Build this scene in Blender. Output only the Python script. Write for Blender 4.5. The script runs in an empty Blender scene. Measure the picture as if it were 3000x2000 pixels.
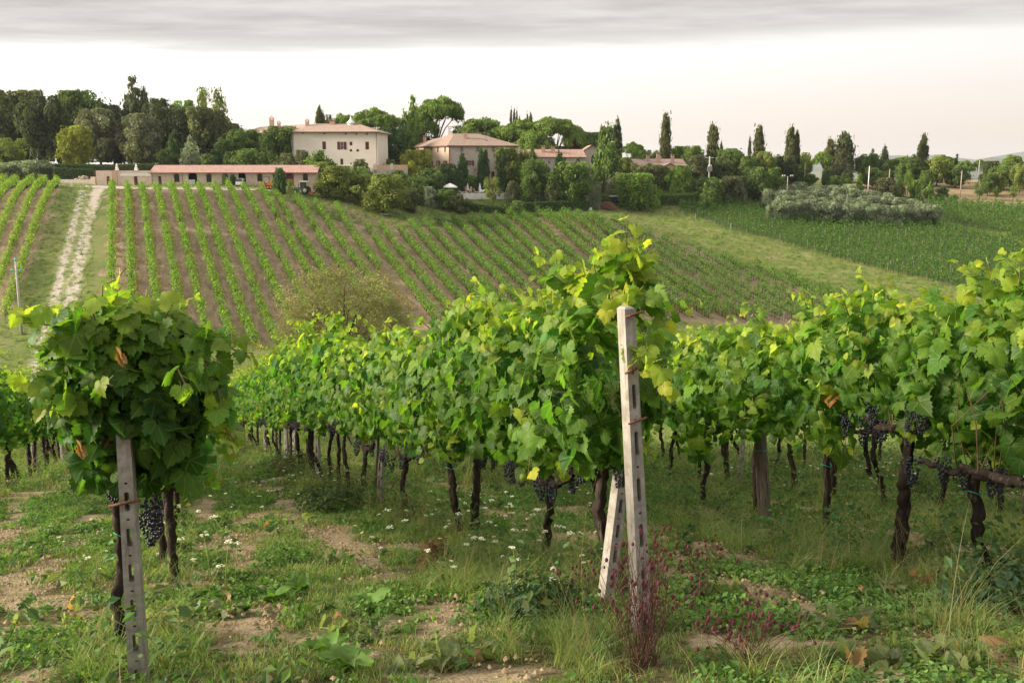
import bpy, bmesh, math, random
import numpy as np
from mathutils import Vector, Matrix

R = math.radians
scene = bpy.context.scene
COL = scene.collection

# ------------------------------------------------------------------ camera
F = 2917.0                       # focal length in photo pixels (photo 3000 x 2000), 35 mm lens
PITCH = R(10.2)
cam_d = bpy.data.cameras.new('camera')
cam_d.lens = 35.0; cam_d.sensor_width = 36.0
cam_d.clip_start = 0.05; cam_d.clip_end = 40000
cam = bpy.data.objects.new('camera', cam_d)
cam.location = (0, 0, 0)
cam.rotation_euler = (R(90) - PITCH, 0, 0)
COL.objects.link(cam)
scene.camera = cam

# ------------------------------------------------------------------ sky
SUN_AZ = R(-93)                  # measured from the view axis, negative = left
SUN_EL = R(20)
world = bpy.data.worlds.new('World'); scene.world = world
world.use_nodes = True
def build_world():
    nt = world.node_tree; N = nt.nodes; L = nt.links; N.clear()
    out = N.new('ShaderNodeOutputWorld'); bg = N.new('ShaderNodeBackground')
    bg.inputs['Strength'].default_value = 0.1
    L.new(bg.outputs[0], out.inputs[0])
    sky = N.new('ShaderNodeTexSky'); sky.sky_type = 'NISHITA'; sky.sun_disc = False
    sky.sun_elevation = SUN_EL; sky.sun_rotation = SUN_AZ
    sky.air_density = 1.0; sky.dust_density = 4.0; sky.ozone_density = 1.0
    tc = N.new('ShaderNodeTexCoord')
    sep = N.new('ShaderNodeSeparateXYZ'); L.new(tc.outputs['Generated'], sep.inputs[0])
    def math_(op, a, b=None, c=None, clamp=False):
        m = N.new('ShaderNodeMath'); m.operation = op; m.use_clamp = clamp
        for i, v in enumerate((a, b, c)):
            if v is None: continue
            if isinstance(v, (int, float)): m.inputs[i].default_value = v
            else: L.new(v, m.inputs[i])
        return m.outputs[0]
    def mix(f, a, b):
        m = N.new('ShaderNodeMix'); m.data_type = 'RGBA'
        for i, v in ((0, f), (6, a), (7, b)):
            if isinstance(v, (int, float)): m.inputs[i].default_value = v
            elif isinstance(v, tuple): m.inputs[i].default_value = (*v, 1)
            else: L.new(v, m.inputs[i])
        return m.outputs[2]
    x, y, z = sep.outputs
    zc = math_('MAXIMUM', z, 0.02)
    # flat cloud deck seen in perspective: coordinates on a plane above the viewer
    cx = math_('DIVIDE', x, zc); cy = math_('DIVIDE', y, zc)
    cmb = N.new('ShaderNodeCombineXYZ'); L.new(cx, cmb.inputs[0]); L.new(cy, cmb.inputs[1])
    n1 = N.new('ShaderNodeTexNoise'); n1.inputs['Scale'].default_value = 0.55; n1.inputs['Detail'].default_value = 7; n1.inputs['Roughness'].default_value = 0.55
    mp = N.new('ShaderNodeMapping'); mp.inputs['Scale'].default_value = (0.8, 1.0, 1.0); mp.inputs['Location'].default_value = (3.1, 1.2, 0)
    L.new(cmb.outputs[0], mp.inputs[0]); L.new(mp.outputs[0], n1.inputs['Vector'])
    n2 = N.new('ShaderNodeTexNoise'); n2.inputs['Scale'].default_value = 2.3; n2.inputs['Detail'].default_value = 4; n2.inputs['Roughness'].default_value = 0.6
    mp2 = N.new('ShaderNodeMapping'); mp2.inputs['Scale'].default_value = (0.45, 0.75, 1.0); mp2.inputs['Rotation'].default_value = (0, 0, R(8))
    L.new(cmb.outputs[0], mp2.inputs[0]); L.new(mp2.outputs[0], n2.inputs['Vector'])
    # lower edge of the deck: about 6 degrees on the left, 7.3 on the right
    edge = math_('MULTIPLY_ADD', x, 0.026, 0.104)
    d = math_('SUBTRACT', z, edge)
    d = math_('MULTIPLY_ADD', math_('SUBTRACT', n1.outputs['Fac'], 0.5), 0.035, d)
    d = math_('MULTIPLY_ADD', math_('SUBTRACT', n2.outputs['Fac'], 0.5), 0.020, d)
    mr = N.new('ShaderNodeMapRange'); mr.interpolation_type = 'SMOOTHSTEP'
    mr.inputs['From Min'].default_value = -0.006; mr.inputs['From Max'].default_value = 0.020
    L.new(d, mr.inputs['Value']); deck = mr.outputs[0]
    # brightness inside the deck
    v = math_('MULTIPLY_ADD', n2.outputs['Fac'], 0.65, math_('MULTIPLY', n1.outputs['Fac'], 0.5))
    mr2 = N.new('ShaderNodeMapRange'); mr2.inputs['From Min'].default_value = 0.42; mr2.inputs['From Max'].default_value = 0.72
    L.new(v, mr2.inputs['Value'])
    cloud = mix(mr2.outputs[0], (2.65, 2.50, 2.44), (3.75, 3.58, 3.46))
    # an overcast deck is about three times as bright overhead as at its rim
    gain = math_('MULTIPLY_ADD', math_('MAXIMUM', z, 0.0), 1.35, 0.82)
    cg = N.new('ShaderNodeVectorMath'); cg.operation = 'SCALE'; L.new(cloud, cg.inputs[0]); L.new(gain, cg.inputs['Scale']); cloud = cg.outputs[0]
    # the clear, thinly veiled band under the deck: Nishita plus a bright high veil
    warm = N.new('ShaderNodeMix'); warm.data_type = 'RGBA'; warm.blend_type = 'MULTIPLY'; warm.inputs[0].default_value = 1.0
    L.new(sky.outputs[0], warm.inputs[6]); warm.inputs[7].default_value = (0.02, 0.019, 0.018, 1)
    side = math_('MULTIPLY_ADD', x, 1.2, 0.45, clamp=True)           # right, away from the sun
    low = N.new('ShaderNodeMapRange'); low.inputs['From Min'].default_value = 0.10; low.inputs['From Max'].default_value = 0.0
    L.new(z, low.inputs['Value'])
    veil_l = mix(low.outputs[0], (6.2, 6.0, 5.8), (4.7, 4.1, 3.5))
    veil_r = mix(low.outputs[0], (4.7, 4.5, 4.3), (4.2, 3.45, 2.75))
    veil = mix(side, veil_l, veil_r)
    addn = N.new('ShaderNodeMix'); addn.data_type = 'RGBA'; addn.blend_type = 'ADD'; addn.inputs[0].default_value = 1.0
    L.new(veil, addn.inputs[6]); L.new(warm.outputs[2], addn.inputs[7])
    # thin stray streaks in the clear band
    n3 = N.new('ShaderNodeTexNoise'); n3.inputs['Scale'].default_value = 0.5; n3.inputs['Detail'].default_value = 5
    mp3 = N.new('ShaderNodeMapping'); mp3.inputs['Scale'].default_value = (0.3, 1.2, 1.0); mp3.inputs['Location'].default_value = (5, 2, 0)
    L.new(cmb.outputs[0], mp3.inputs[0]); L.new(mp3.outputs[0], n3.inputs['Vector'])
    mr3 = N.new('ShaderNodeMapRange'); mr3.inputs['From Min'].default_value = 0.64; mr3.inputs['From Max'].default_value = 0.74; mr3.inputs['To Max'].default_value = 0.45
    L.new(n3.outputs['Fac'], mr3.inputs['Value'])
    clear = mix(mr3.outputs[0], addn.outputs[2], (3.4, 3.1, 2.95))
    L.new(mix(deck, clear, cloud), bg.inputs['Color'])
build_world()

# ------------------------------------------------------------------ sun (low, veiled, from the left)
sun_d = bpy.data.lights.new('sun', 'SUN'); sun_d.energy = 5.0; sun_d.angle = R(18); sun_d.color = (1.0, 0.87, 0.70)
sun = bpy.data.objects.new('sun', sun_d); COL.objects.link(sun)
sd = Vector((math.sin(SUN_AZ) * math.cos(SUN_EL), math.cos(SUN_AZ) * math.cos(SUN_EL), math.sin(SUN_EL)))
sun.rotation_euler = sd.to_track_quat('Z', 'Y').to_euler()
sun.location = (-40, 20, 30)

# ------------------------------------------------------------------ exposure
scene.view_settings.view_transform = 'Standard'
scene.view_settings.look = 'None'
scene.view_settings.exposure = 1.1
scene.view_settings.gamma = 1.0
scene.view_settings.use_curve_mapping = False
scene.cycles.max_bounces = 7
scene.cycles.diffuse_bounces = 3
scene.cycles.glossy_bounces = 2
scene.cycles.transmission_bounces = 4
scene.cycles.transparent_max_bounces = 8
scene.cycles.volume_bounces = 0
scene.cycles.use_denoising = True
scene.cycles.caustics_reflective = False
scene.cycles.caustics_refractive = False
# ================================================================== helpers
rng = np.random.default_rng(7)
random.seed(7)
CP, SP = math.cos(PITCH), math.sin(PITCH)

def ray(px, py):
    a = (px - 1500) / F; b = (1000 - py) / F
    return np.array((a, CP + b * SP, -SP + b * CP))
def W(px, py, D):
    """world point on the sight line of a photo pixel at forward distance D"""
    d = ray(px, py); return d * (D / d[1])
def proj(p):
    x, y, z = p
    f = y * CP - z * SP; u = y * SP + z * CP
    return 1500 + F * x / f, 1000 - F * u / f

# ---- object helpers
def tag(o, label=None, cat=None, group=None, kind=None):
    if label: o['label'] = label
    if cat: o['category'] = cat
    if group: o['group'] = group
    if kind: o['kind'] = kind
    return o
def empty(name, loc=(0, 0, 0), rz=0.0):
    o = bpy.data.objects.new(name, None); COL.objects.link(o)
    o.empty_display_size = 0.1
    o.location = loc; o.rotation_euler = (0, 0, rz); return o
def link(name, me, parent=None, loc=None, rot=None, scale=None, color=None):
    o = bpy.data.objects.new(name, me); COL.objects.link(o)
    if parent is not None: o.parent = parent
    if loc is not None: o.location = loc
    if rot is not None: o.rotation_euler = rot
    if scale is not None: o.scale = scale if hasattr(scale, '__len__') else (scale,) * 3
    if color is not None: o.color = (*color, 1)
    return o
def copy_tree(o, parent=None):
    c = o.copy(); COL.objects.link(c)
    if parent is not None: c.parent = parent
    for ch in o.children: copy_tree(ch, c)
    return c

def mesh_np(name, verts, faces, mat=None, tint=None, uv=None, smooth=False):
    """verts (N,3), faces (M,k) or list of such arrays; tint (N,3) point colours; uv (N,2) leaf coordinates"""
    if not isinstance(faces, (list, tuple)): faces = [faces]
    me = bpy.data.meshes.new(name)
    verts = np.asarray(verts, np.float32)
    me.vertices.add(len(verts)); me.vertices.foreach_set('co', verts.ravel())
    idx = np.concatenate([np.asarray(f, np.int32).ravel() for f in faces])
    tot = np.concatenate([np.full(len(f), np.asarray(f).shape[1], np.int32) for f in faces])
    start = np.concatenate([[0], np.cumsum(tot)[:-1]]).astype(np.int32)
    me.loops.add(len(idx)); me.loops.foreach_set('vertex_index', idx)
    me.polygons.add(len(tot)); me.polygons.foreach_set('loop_start', start)
    try: me.polygons.foreach_set('loop_total', tot)
    except Exception: pass
    me.polygons.foreach_set('use_smooth', np.full(len(tot), smooth, bool))
    me.update(calc_edges=True)
    if tint is not None:
        at = me.attributes.new('tint', 'FLOAT_COLOR', 'POINT')
        t = np.ones((len(verts), 4), np.float32); t[:, :3] = tint
        at.data.foreach_set('color', t.ravel())
    if uv is not None:
        at = me.attributes.new('leafuv', 'FLOAT_VECTOR', 'POINT')
        t = np.zeros((len(verts), 3), np.float32); t[:, :2] = uv
        at.data.foreach_set('vector', t.ravel())
    if mat: me.materials.append(mat)
    return me

class MB:
    """collects boxes, tubes and polygons into one mesh"""
    def __init__(s): s.v = []; s.f = []
    def add(s, vs, fs):
        b = len(s.v); s.v += [tuple(map(float, v)) for v in vs]; s.f += [[i + b for i in f] for f in fs]; return s
    def box(s, x0, x1, y0, y1, z0, z1):
        return s.add([(x0,y0,z0),(x1,y0,z0),(x1,y1,z0),(x0,y1,z0),(x0,y0,z1),(x1,y0,z1),(x1,y1,z1),(x0,y1,z1)],
                     [(0,3,2,1),(4,5,6,7),(0,1,5,4),(1,2,6,5),(2,3,7,6),(3,0,4,7)])
    def tube(s, pts, rad, n=8, cap=True, rough=0.0, seed=0):
        rs = random.Random(seed)
        pts = [Vector(p) for p in pts]; m = len(pts)
        if not hasattr(rad, '__len__'): rad = [rad] * m
        vs = []; up0 = Vector((0.31, 0.2, 0.93))
        for i, p in enumerate(pts):
            t = (pts[min(i + 1, m - 1)] - pts[max(i - 1, 0)]).normalized()
            a = t.cross(up0)
            if a.length < 1e-3: a = t.cross(Vector((1, 0, 0)))
            a.normalize(); b = t.cross(a)
            for k in range(n):
                an = 2 * math.pi * k / n
                r = rad[i] * (1 + rough * rs.uniform(-1, 1))
                vs.append(p + a * math.cos(an) * r + b * math.sin(an) * r)
        fs = [(i*n+k, i*n+(k+1) % n, (i+1)*n+(k+1) % n, (i+1)*n+k) for i in range(m-1) for k in range(n)]
        if cap: fs += [tuple(range(n))[::-1], tuple((m-1)*n + k for k in range(n))]
        return s.add(vs, fs)
    def lathe(s, prof, c=(0, 0, 0), n=16):
        vs = []
        for r, z in prof:
            for k in range(n):
                a = 2*math.pi*k/n; vs.append((c[0]+r*math.cos(a), c[1]+r*math.sin(a), c[2]+z))
        fs = [(i*n+k, i*n+(k+1) % n, (i+1)*n+(k+1) % n, (i+1)*n+k) for i in range(len(prof)-1) for k in range(n)]
        return s.add(vs, fs)
    def mesh(s, name, mat, smooth=False):
        me = bpy.data.meshes.new(name); me.from_pydata(s.v, [], s.f); me.update()
        if smooth: me.polygons.foreach_set('use_smooth', np.ones(len(me.polygons), bool))
        if mat: me.materials.append(mat)
        return me
    def build(s, name, mat, parent=None, smooth=False, **kw):
        return link(name, s.mesh(name, mat, smooth), parent, **kw)

# ---- materials
def nodemat(name):
    m = bpy.data.materials.new(name); m.use_nodes = True
    nt = m.node_tree; nt.nodes.clear()
    return m, nt.nodes, nt.links
class NB:
    """small node-building vocabulary"""
    def __init__(s, name):
        s.m, s.N, s.L = nodemat(name)
    def n(s, t, **kw):
        x = s.N.new(t)
        for k, v in kw.items(): setattr(x, k, v)
        return x
    def put(s, sock, v):
        if isinstance(v, (int, float)): sock.default_value = v
        elif isinstance(v, tuple): sock.default_value = (*v, 1) if len(v) == 3 and sock.type == 'RGBA' else v
        else: s.L.new(v, sock)
    def math(s, op, a, b=None, c=None, clamp=False):
        m = s.n('ShaderNodeMath', operation=op, use_clamp=clamp)
        for i, v in enumerate((a, b, c)):
            if v is not None: s.put(m.inputs[i], v)
        return m.outputs[0]
    def mix(s, f, a, b, blend='MIX'):
        m = s.n('ShaderNodeMix', data_type='RGBA', blend_type=blend)
        s.put(m.inputs[0], f); s.put(m.inputs[6], a); s.put(m.inputs[7], b); return m.outputs[2]
    def ramp(s, v, a, b, lo=0.0, hi=1.0, smooth=True):
        m = s.n('ShaderNodeMapRange'); m.interpolation_type = 'SMOOTHSTEP' if smooth else 'LINEAR'
        s.put(m.inputs['Value'], v); m.inputs['From Min'].default_value = a; m.inputs['From Max'].default_value = b
        m.inputs['To Min'].default_value = lo; m.inputs['To Max'].default_value = hi; return m.outputs[0]
    def noise(s, vec, scale, detail=4, rough=0.55, dist=0.0):
        m = s.n('ShaderNodeTexNoise'); m.inputs['Scale'].default_value = scale; m.inputs['Detail'].default_value = detail
        m.inputs['Roughness'].default_value = rough; m.inputs['Distortion'].default_value = dist
        if vec is not None: s.L.new(vec, m.inputs['Vector'])
        return m.outputs['Fac']
    def coord(s, which='Object'): return s.n('ShaderNodeTexCoord').outputs[which]
    def pos(s): return s.n('ShaderNodeNewGeometry').outputs['Position']
    def mapping(s, vec, scale=(1,1,1), rot=(0,0,0), loc=(0,0,0)):
        m = s.n('ShaderNodeMapping'); m.inputs['Scale'].default_value = scale; m.inputs['Rotation'].default_value = rot; m.inputs['Location'].default_value = loc
        s.L.new(vec, m.inputs[0]); return m.outputs[0]
    def attr(s, name, out='Color', typ='GEOMETRY'):
        a = s.n('ShaderNodeAttribute', attribute_name=name, attribute_type=typ); return a.outputs[out]
    def bump(s, h, strength=0.4, dist=0.02):
        b = s.n('ShaderNodeBump'); b.inputs['Strength'].default_value = strength; b.inputs['Distance'].default_value = dist
        s.L.new(h, b.inputs['Height']); return b.outputs[0]
    def out(s, sh, vol=False):
        o = s.n('ShaderNodeOutputMaterial'); s.L.new(sh, o.inputs['Volume' if vol else 'Surface']); return s.m
    def bsdf(s, color, rough=0.8, spec=0.25, normal=None, metallic=0.0):
        p = s.n('ShaderNodeBsdfPrincipled'); s.put(p.inputs['Base Color'], color); s.put(p.inputs['Roughness'], rough)
        p.inputs['Specular IOR Level'].default_value = spec; s.put(p.inputs['Metallic'], metallic)
        if normal is not None: s.L.new(normal, p.inputs['Normal'])
        return p.outputs[0]

def mottled(name, c1, c2, scale=3.0, rough=0.85, spec=0.2, bump=0.3, detail=6, c3=None, metallic=0.0, bdist=0.02, stretch=(1,1,1)):
    b = NB(name); v = b.mapping(b.coord('Object'), stretch)
    n1 = b.noise(v, scale, detail, 0.6); col = b.mix(b.ramp(n1, 0.32, 0.68), c1, c2)
    if c3: col = b.mix(b.ramp(b.noise(v, scale * 5.3, 4, 0.6), 0.52, 0.66), col, c3)
    h = b.noise(v, scale * 8, 5, 0.65)
    return b.out(b.bsdf(col, rough, spec, b.bump(h, bump, bdist) if bump else None, metallic))

def leaf_material(name, transl=0.35, gloss=0.25, rough=0.55, veins=False):
    """base colour = per-leaf 'tint' attribute x object colour"""
    b = NB(name)
    base = b.mix(1.0, b.attr('tint'), b.n('ShaderNodeObjectInfo').outputs['Color'], 'MULTIPLY')
    if veins:
        mo = b.n('ShaderNodeVectorMath', operation='MULTIPLY_ADD'); b.L.new(b.attr('leafuv', 'Vector'), mo.inputs[0]); mo.inputs[1].default_value = (1, 1, 1)
        b.L.new(b.n('ShaderNodeObjectInfo').outputs['Random'], mo.inputs[2]); sc = b.n('ShaderNodeVectorMath', operation='ADD'); b.L.new(mo.outputs[0], sc.inputs[0]); b.L.new(b.mapping(b.pos(), (3, 3, 3)), sc.inputs[1])
        nz = b.noise(sc.outputs[0], 3.5, 5, 0.7); base = b.mix(b.ramp(nz, 0.35, 0.70, 0.0, 0.55), base, b.mix(1.0, base, (1.5, 1.25, 1.1), 'MULTIPLY'))
        nb = b.noise(sc.outputs[0], 9.0, 4, 0.7); base = b.mix(b.ramp(nb, 0.62, 0.72, 0.0, 0.5), base, b.mix(1.0, base, (0.55, 0.55, 0.6), 'MULTIPLY'))
        uvv = b.n('ShaderNodeSeparateXYZ'); b.L.new(b.attr('leafuv', 'Vector'), uvv.inputs[0])
        u, v, _ = uvv.outputs
        ang = b.math('ABSOLUTE', b.math('ARCTAN2', u, v))
        r = b.math('SQRT', b.math('ADD', b.math('MULTIPLY', u, u), b.math('MULTIPLY', v, v)))
        d = None
        for t in (0.0, 0.80, 1.62):
            e = b.math('ABSOLUTE', b.math('SUBTRACT', ang, t)); d = e if d is None else b.math('MINIMUM', d, e)
        vein = b.ramp(b.math('MULTIPLY', d, r), 0.010, 0.030, 0.32, 0.0)
        base = b.mix(vein, base, (0.32, 0.40, 0.10))
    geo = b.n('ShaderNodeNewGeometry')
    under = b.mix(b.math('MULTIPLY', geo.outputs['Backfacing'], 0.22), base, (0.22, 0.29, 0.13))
    p = b.bsdf(under, rough, gloss)
    tr = b.n('ShaderNodeBsdfTranslucent'); b.L.new(b.mix(1.0, base, (1.55, 1.75, 0.7), 'MULTIPLY'), tr.inputs['Color'])
    mx = b.n('ShaderNodeMixShader'); mx.inputs[0].default_value = transl
    b.L.new(p, mx.inputs[1]); b.L.new(tr.outputs[0], mx.inputs[2])
    return b.out(mx.outputs[0])

M = {}
M['vine_leaf'] = leaf_material('vine_leaf', 0.50, 0.22, 0.50, veins=True)
M['vine_leaf_far'] = leaf_material('vine_leaf_far', 0.45, 0.15, 0.6)
M['leaf'] = leaf_material('tree_leaf', 0.25, 0.12, 0.65)
M['grass'] = leaf_material('grass_blade', 0.35, 0.2, 0.55)
M['flower'] = leaf_material('petal', 0.3, 0.1, 0.7)

def unit(v): return v / np.maximum(np.linalg.norm(v, axis=-1, keepdims=True), 1e-9)
def cards(P, Nrm, size, tint, r, aspect=0.62, fold=0.25, tipdir=None, jitter=0.6):
    """leaf-like folded rhombi: returns verts, quads, tints"""
    n = len(P); Nrm = unit(Nrm + r.normal(0, jitter, (n, 3)))
    if tipdir is None: T = r.normal(0, 1, (n, 3))
    else: T = tipdir + r.normal(0, 0.35, (n, 3))
    T = unit(T - (T * Nrm).sum(1, keepdims=True) * Nrm); S = np.cross(Nrm, T)
    s = np.asarray(size).reshape(-1, 1) * np.ones((n, 1))
    base = P - T * s * 0.5; tip = P + T * s * 0.5
    lf = P + S * s * aspect * 0.5 + Nrm * s * fold * 0.5 - T * s * 0.06
    rt = P - S * s * aspect * 0.5 + Nrm * s * fold * 0.5 - T * s * 0.06
    V = np.stack([base, rt, tip, lf], 1).reshape(-1, 3)
    Q = np.arange(4 * n).reshape(n, 4)
    return V, Q, np.repeat(tint, 4, axis=0)
def tints(n, r, base, var=0.18, warm=0.12):
    """natural leaf-to-leaf colour variety"""
    b = np.tile(np.asarray(base, float), (n, 1))
    k = np.exp(r.normal(0, var, (n, 1))); b = b * k
    w = r.normal(0, warm, n); b[:, 0] *= np.exp(w); b[:, 2] *= np.exp(-w)
    return np.clip(b, 0.004, 0.95)

# smooth value noise for layout decisions
def vnoise(x, y, seed=0):
    x = np.asarray(x, float); y = np.asarray(y, float)
    xi = np.floor(x).astype(np.int64); yi = np.floor(y).astype(np.int64); fx = x - xi; fy = y - yi
    fx = fx*fx*(3-2*fx); fy = fy*fy*(3-2*fy)
    def h(a, b):
        k = (a * 374761393 + b * 668265263 + seed * 974711) & 0x7fffffff
        k = ((k ^ (k >> 13)) * 1274126177) & 0x7fffffff
        return ((k ^ (k >> 16)) & 0xffff) / 65535.0
    return (h(xi, yi)*(1-fx) + h(xi+1, yi)*fx)*(1-fy) + (h(xi, yi+1)*(1-fx) + h(xi+1, yi+1)*fx)*fy
def fbm(x, y, seed=0, oct=4):
    t = 0; a = 0.5; s = 0
    for k in range(oct):
        t = t + a * vnoise(np.asarray(x) * 2**k, np.asarray(y) * 2**k, seed + k); s += a; a *= 0.5
    return t / s
# ================================================================== terrain
def terrain_points():
    pts = []
    def plane(X, Y): return -1.25 - 0.25 * Y + 0.02 * X
    for X in (-36, -24, -14, -7, 0, 7, 14, 24, 36):
        for Y in (0, 4, 9, 16, 25, 36, 48):
            pts.append((X, Y, plane(X, Y)))
        pts.append((X, -15, 0.2)); pts.append((X, -40, 2.0))
        for Y, z in ((60, -16.0), (72, -18.9), (84, -20.8), (97, -21.9)):
            pts.append((X * 1.5, Y, z))
    for X in (-90, 90):
        for Y, z in ((0, -1.5), (30, -9), (60, -16), (85, -20.6)): pts.append((X, Y, z))
    px = [ # photo pixel on the ground, forward distance
        (27,985,125),(120,1120,98),(720,1060,109),(325,985,121),(820,1000,122),(560,1000,121),
        (327,552,194),(327,700,160.6),(327,800,144),(327,900,131),
        (100,552,192),(60,700,160),(0,850,140),
        (600,552,196),(600,700,162),(600,800,146),(600,900,132),
        (760,565,197),(853,700,170),(900,800,150),(900,900,136),
        (1000,620,190),(1100,690,178),(1150,820,151),(1200,900,138),
        (1272,650,206),(1450,650,212),(1450,730,183),(1450,815,155),(1450,890,140),
        (1700,650,205),(1700,760,180),(1800,860,155),
        (1860,690,203),(2027,735,197),(2213,790,190),(2330,840,180),(2468,885,172),(2250,935,160),(2000,925,150),
        (1950,640,222),(2100,680,212),(2300,740,204),(2600,820,192),(2900,890,178),(3000,960,165),
        (2000,612,232),(2350,640,232),(2700,700,222),(2950,780,208),
        (2200,590,246),(2500,615,246),(2750,640,242),(2990,680,236),
        (2600,565,268),(2850,585,266),(3000,590,266),(2400,545,275),
        (2200,530,290),(2500,525,300),(2800,535,300),(3000,540,300),
        (1500,585,232),(1650,590,232),(1350,590,224),(1150,612,206),(950,575,206),(850,555,206),
        (700,548,205),(450,546,205),(270,546,205),(60,533,210),(-150,530,212),
        (950,500,232),(700,490,232),(300,491,232),(100,487,235),(-150,485,236),
        (1250,540,236),(1450,545,242),(1650,555,248),(1800,600,234),(1800,560,246),(1950,545,250),(2100,560,252),
        (1950,500,272),(2200,505,276),
    ]
    for a, b, D in px:
        p = W(a, b, D); pts.append(tuple(p))
    for X, z in ((-200, -2), (-120, -1.2), (-60, -1.5), (0, -3.5), (60, -4.0), (140, -5.2), (220, -6)):
        pts.append((X, 262 if X < 50 else 318, z)); pts.append((X * 1.1, 345, z - 5)); pts.append((X * 1.2, 420, z - 22))
    pts += [(-260, 120, -22), (-260, 210, -6), (300, 120, -22), (300, 210, -19), (300, 280, -9)]
    return np.array(pts)
TP = terrain_points()
def rbf_fit(P, smooth=1.5):
    n = len(P); d = np.sqrt(((P[:, None, :2] - P[None, :, :2])**2).sum(-1))
    K = np.where(d > 0, d*d*np.log(np.maximum(d, 1e-6)), 0) + np.eye(n) * smooth * 60
    # foreground points are exact
    for i in range(n):
        if P[i, 1] < 55: K[i, i] = 0.01
    A = np.zeros((n+3, n+3)); A[:n, :n] = K; A[:n, n] = 1; A[:n, n+1:] = P[:, :2]; A[n, :n] = 1; A[n+1:, :n] = P[:, :2].T
    return np.linalg.solve(A, np.concatenate([P[:, 2], [0, 0, 0]]))
RW = rbf_fit(TP)
GX0, GX1, GY0, GY1 = -260, 300, -40, 420
gxs = np.arange(GX0, GX1 + 1); gys = np.arange(GY0, GY1 + 1)
def rbf_eval(x, y):
    out = np.zeros(len(x))
    for a in range(0, len(x), 20000):
        xx = x[a:a+20000, None]; yy = y[a:a+20000, None]
        d2 = (xx - TP[:, 0])**2 + (yy - TP[:, 1])**2
        K = np.where(d2 > 1e-9, 0.5 * d2 * np.log(np.maximum(d2, 1e-9)), 0)
        out[a:a+20000] = K @ RW[:-3] + RW[-3] + xx[:, 0]*RW[-2] + yy[:, 0]*RW[-1]
    return out
_gx, _gy = np.meshgrid(gxs[::2], gys[::2], indexing='ij')
GZ = rbf_eval(_gx.ravel().astype(float), _gy.ravel().astype(float)).reshape(_gx.shape)
def gz(x, y):
    """ground height (vectorised)"""
    x = np.asarray(x, float); y = np.asarray(y, float)
    u = np.clip((x - GX0) / 2, 0, GZ.shape[0] - 1.001); v = np.clip((y - GY0) / 2, 0, GZ.shape[1] - 1.001)
    i = u.astype(int); j = v.astype(int); a = u - i; b = v - j
    z = (GZ[i, j]*(1-a) + GZ[i+1, j]*a)*(1-b) + (GZ[i, j+1]*(1-a) + GZ[i+1, j+1]*a)*b
    out = np.maximum(np.maximum(y - GY1, 0), np.maximum(np.abs(x - 20) - 280, 0))
    return z * np.exp(-out / 900) - 75 * (1 - np.exp(-out / 900))
def G(x, y): return float(gz(x, y))
def hit(px, py, h=0.0, y0=70.0, y1=415.0):
    """where the sight line of a photo pixel meets the ground (raised by h), searched from distance y0"""
    d = ray(px, py); d = d / d[1]
    Y = np.arange(y0, y1, 0.5 if y0 > 30 else 0.05); f = d[2]*Y - (gz(d[0]*Y, Y) + h)
    k = np.where(f < 0)[0]
    if len(k) == 0: Yh = y1
    elif k[0] == 0: Yh = y0
    else:
        a, b = Y[k[0]-1], Y[k[0]]
        for _ in range(18):
            m = 0.5*(a+b)
            if d[2]*m - (G(d[0]*m, m) + h) < 0: b = m
            else: a = m
        Yh = b
    return np.array((d[0]*Yh, Yh, d[2]*Yh))
def near(px, py, h=0.0): return hit(px, py, h, 1.5, 60.0)
def poly_world(pp, y0=70.0): return np.array([hit(a, b, 0, y0)[:2] for a, b in pp])
def inpoly(x, y, P):
    x = np.asarray(x); y = np.asarray(y); c = np.zeros(x.shape, bool); n = len(P)
    for i in range(n):
        x0, y0 = P[i]; x1, y1 = P[(i+1) % n]
        cond = (y0 > y) != (y1 > y)
        c ^= cond & (x < (x1 - x0) * (y - y0) / ((y1 - y0) if y1 != y0 else 1e-9) + x0)
    return c

# ---- land use, outlined on the photograph and laid on the ground
LEFT_PLOT = poly_world([(-260,552),(180,552),(118,700),(20,930),(-120,960),(-420,960)])
MAIN_PLOT = poly_world([(318,556),(700,556),(800,575),(960,640),(1120,672),(1270,662),(1500,642),(1700,638),(1830,655),(2120,760),(2480,885),(2600,940),(2200,955),(1500,945),(1280,960),(830,1012),(560,1012),(318,1010)])
RIGHT_PLOT = poly_world([(1968,606),(2160,592),(2350,622),(2720,655),(3150,735),(3150,955),(2868,858),(2609,786),(2365,724),(2141,676)])
DRY_FIELD = poly_world([(2470,548),(2750,520),(3250,528),(3250,600),(2900,594),(2700,580),(2550,572)])
GREEN_FIELD = poly_world([(2690,590),(2900,600),(3250,608),(3250,735),(2760,650)])
DIRT_FAR = poly_world([(930,610),(1000,640),(1130,668),(1250,655),(1330,640),(1200,648),(1080,635),(1010,600)])
BARE_FG = [  # photo pixels of bare, sandy patches near the camera: x, y, half width, half height
    (745,1520,48,20),(790,1560,45,18),(1000,1560,60,18),(960,1450,60,16),(830,1400,60,14),(2230,1735,120,26),(2330,1775,120,22),
    (2150,1705,60,16),(1270,1870,75,20),(1120,1700,70,18),(60,1455,80,14),(40,1700,70,30),(90,1760,80,24),(640,1590,60,30),
    (600,1480,45,24),(680,1840,90,22),(720,1900,80,24),(1460,1990,120,16),(2250,1560,70,12),(2380,1530,60,10),(2650,1530,60,10),
    (2950,1610,80,14),(1690,1610,60,20),(1600,1600,50,18),(2050,1640,60,16),(2500,1890,60,14),(1180,1960,70,14),(2180,1890,80,22),
    (2330,1880,60,16),(120,1970,70,20),(250,1590,60,14),(2090,1880,70,18),(1240,1960,40,12),(2600,1990,100,14),(1730,1570,40,14),(30,1560,60,20),(930,1880,60,20),
]
BARE_W = []
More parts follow.
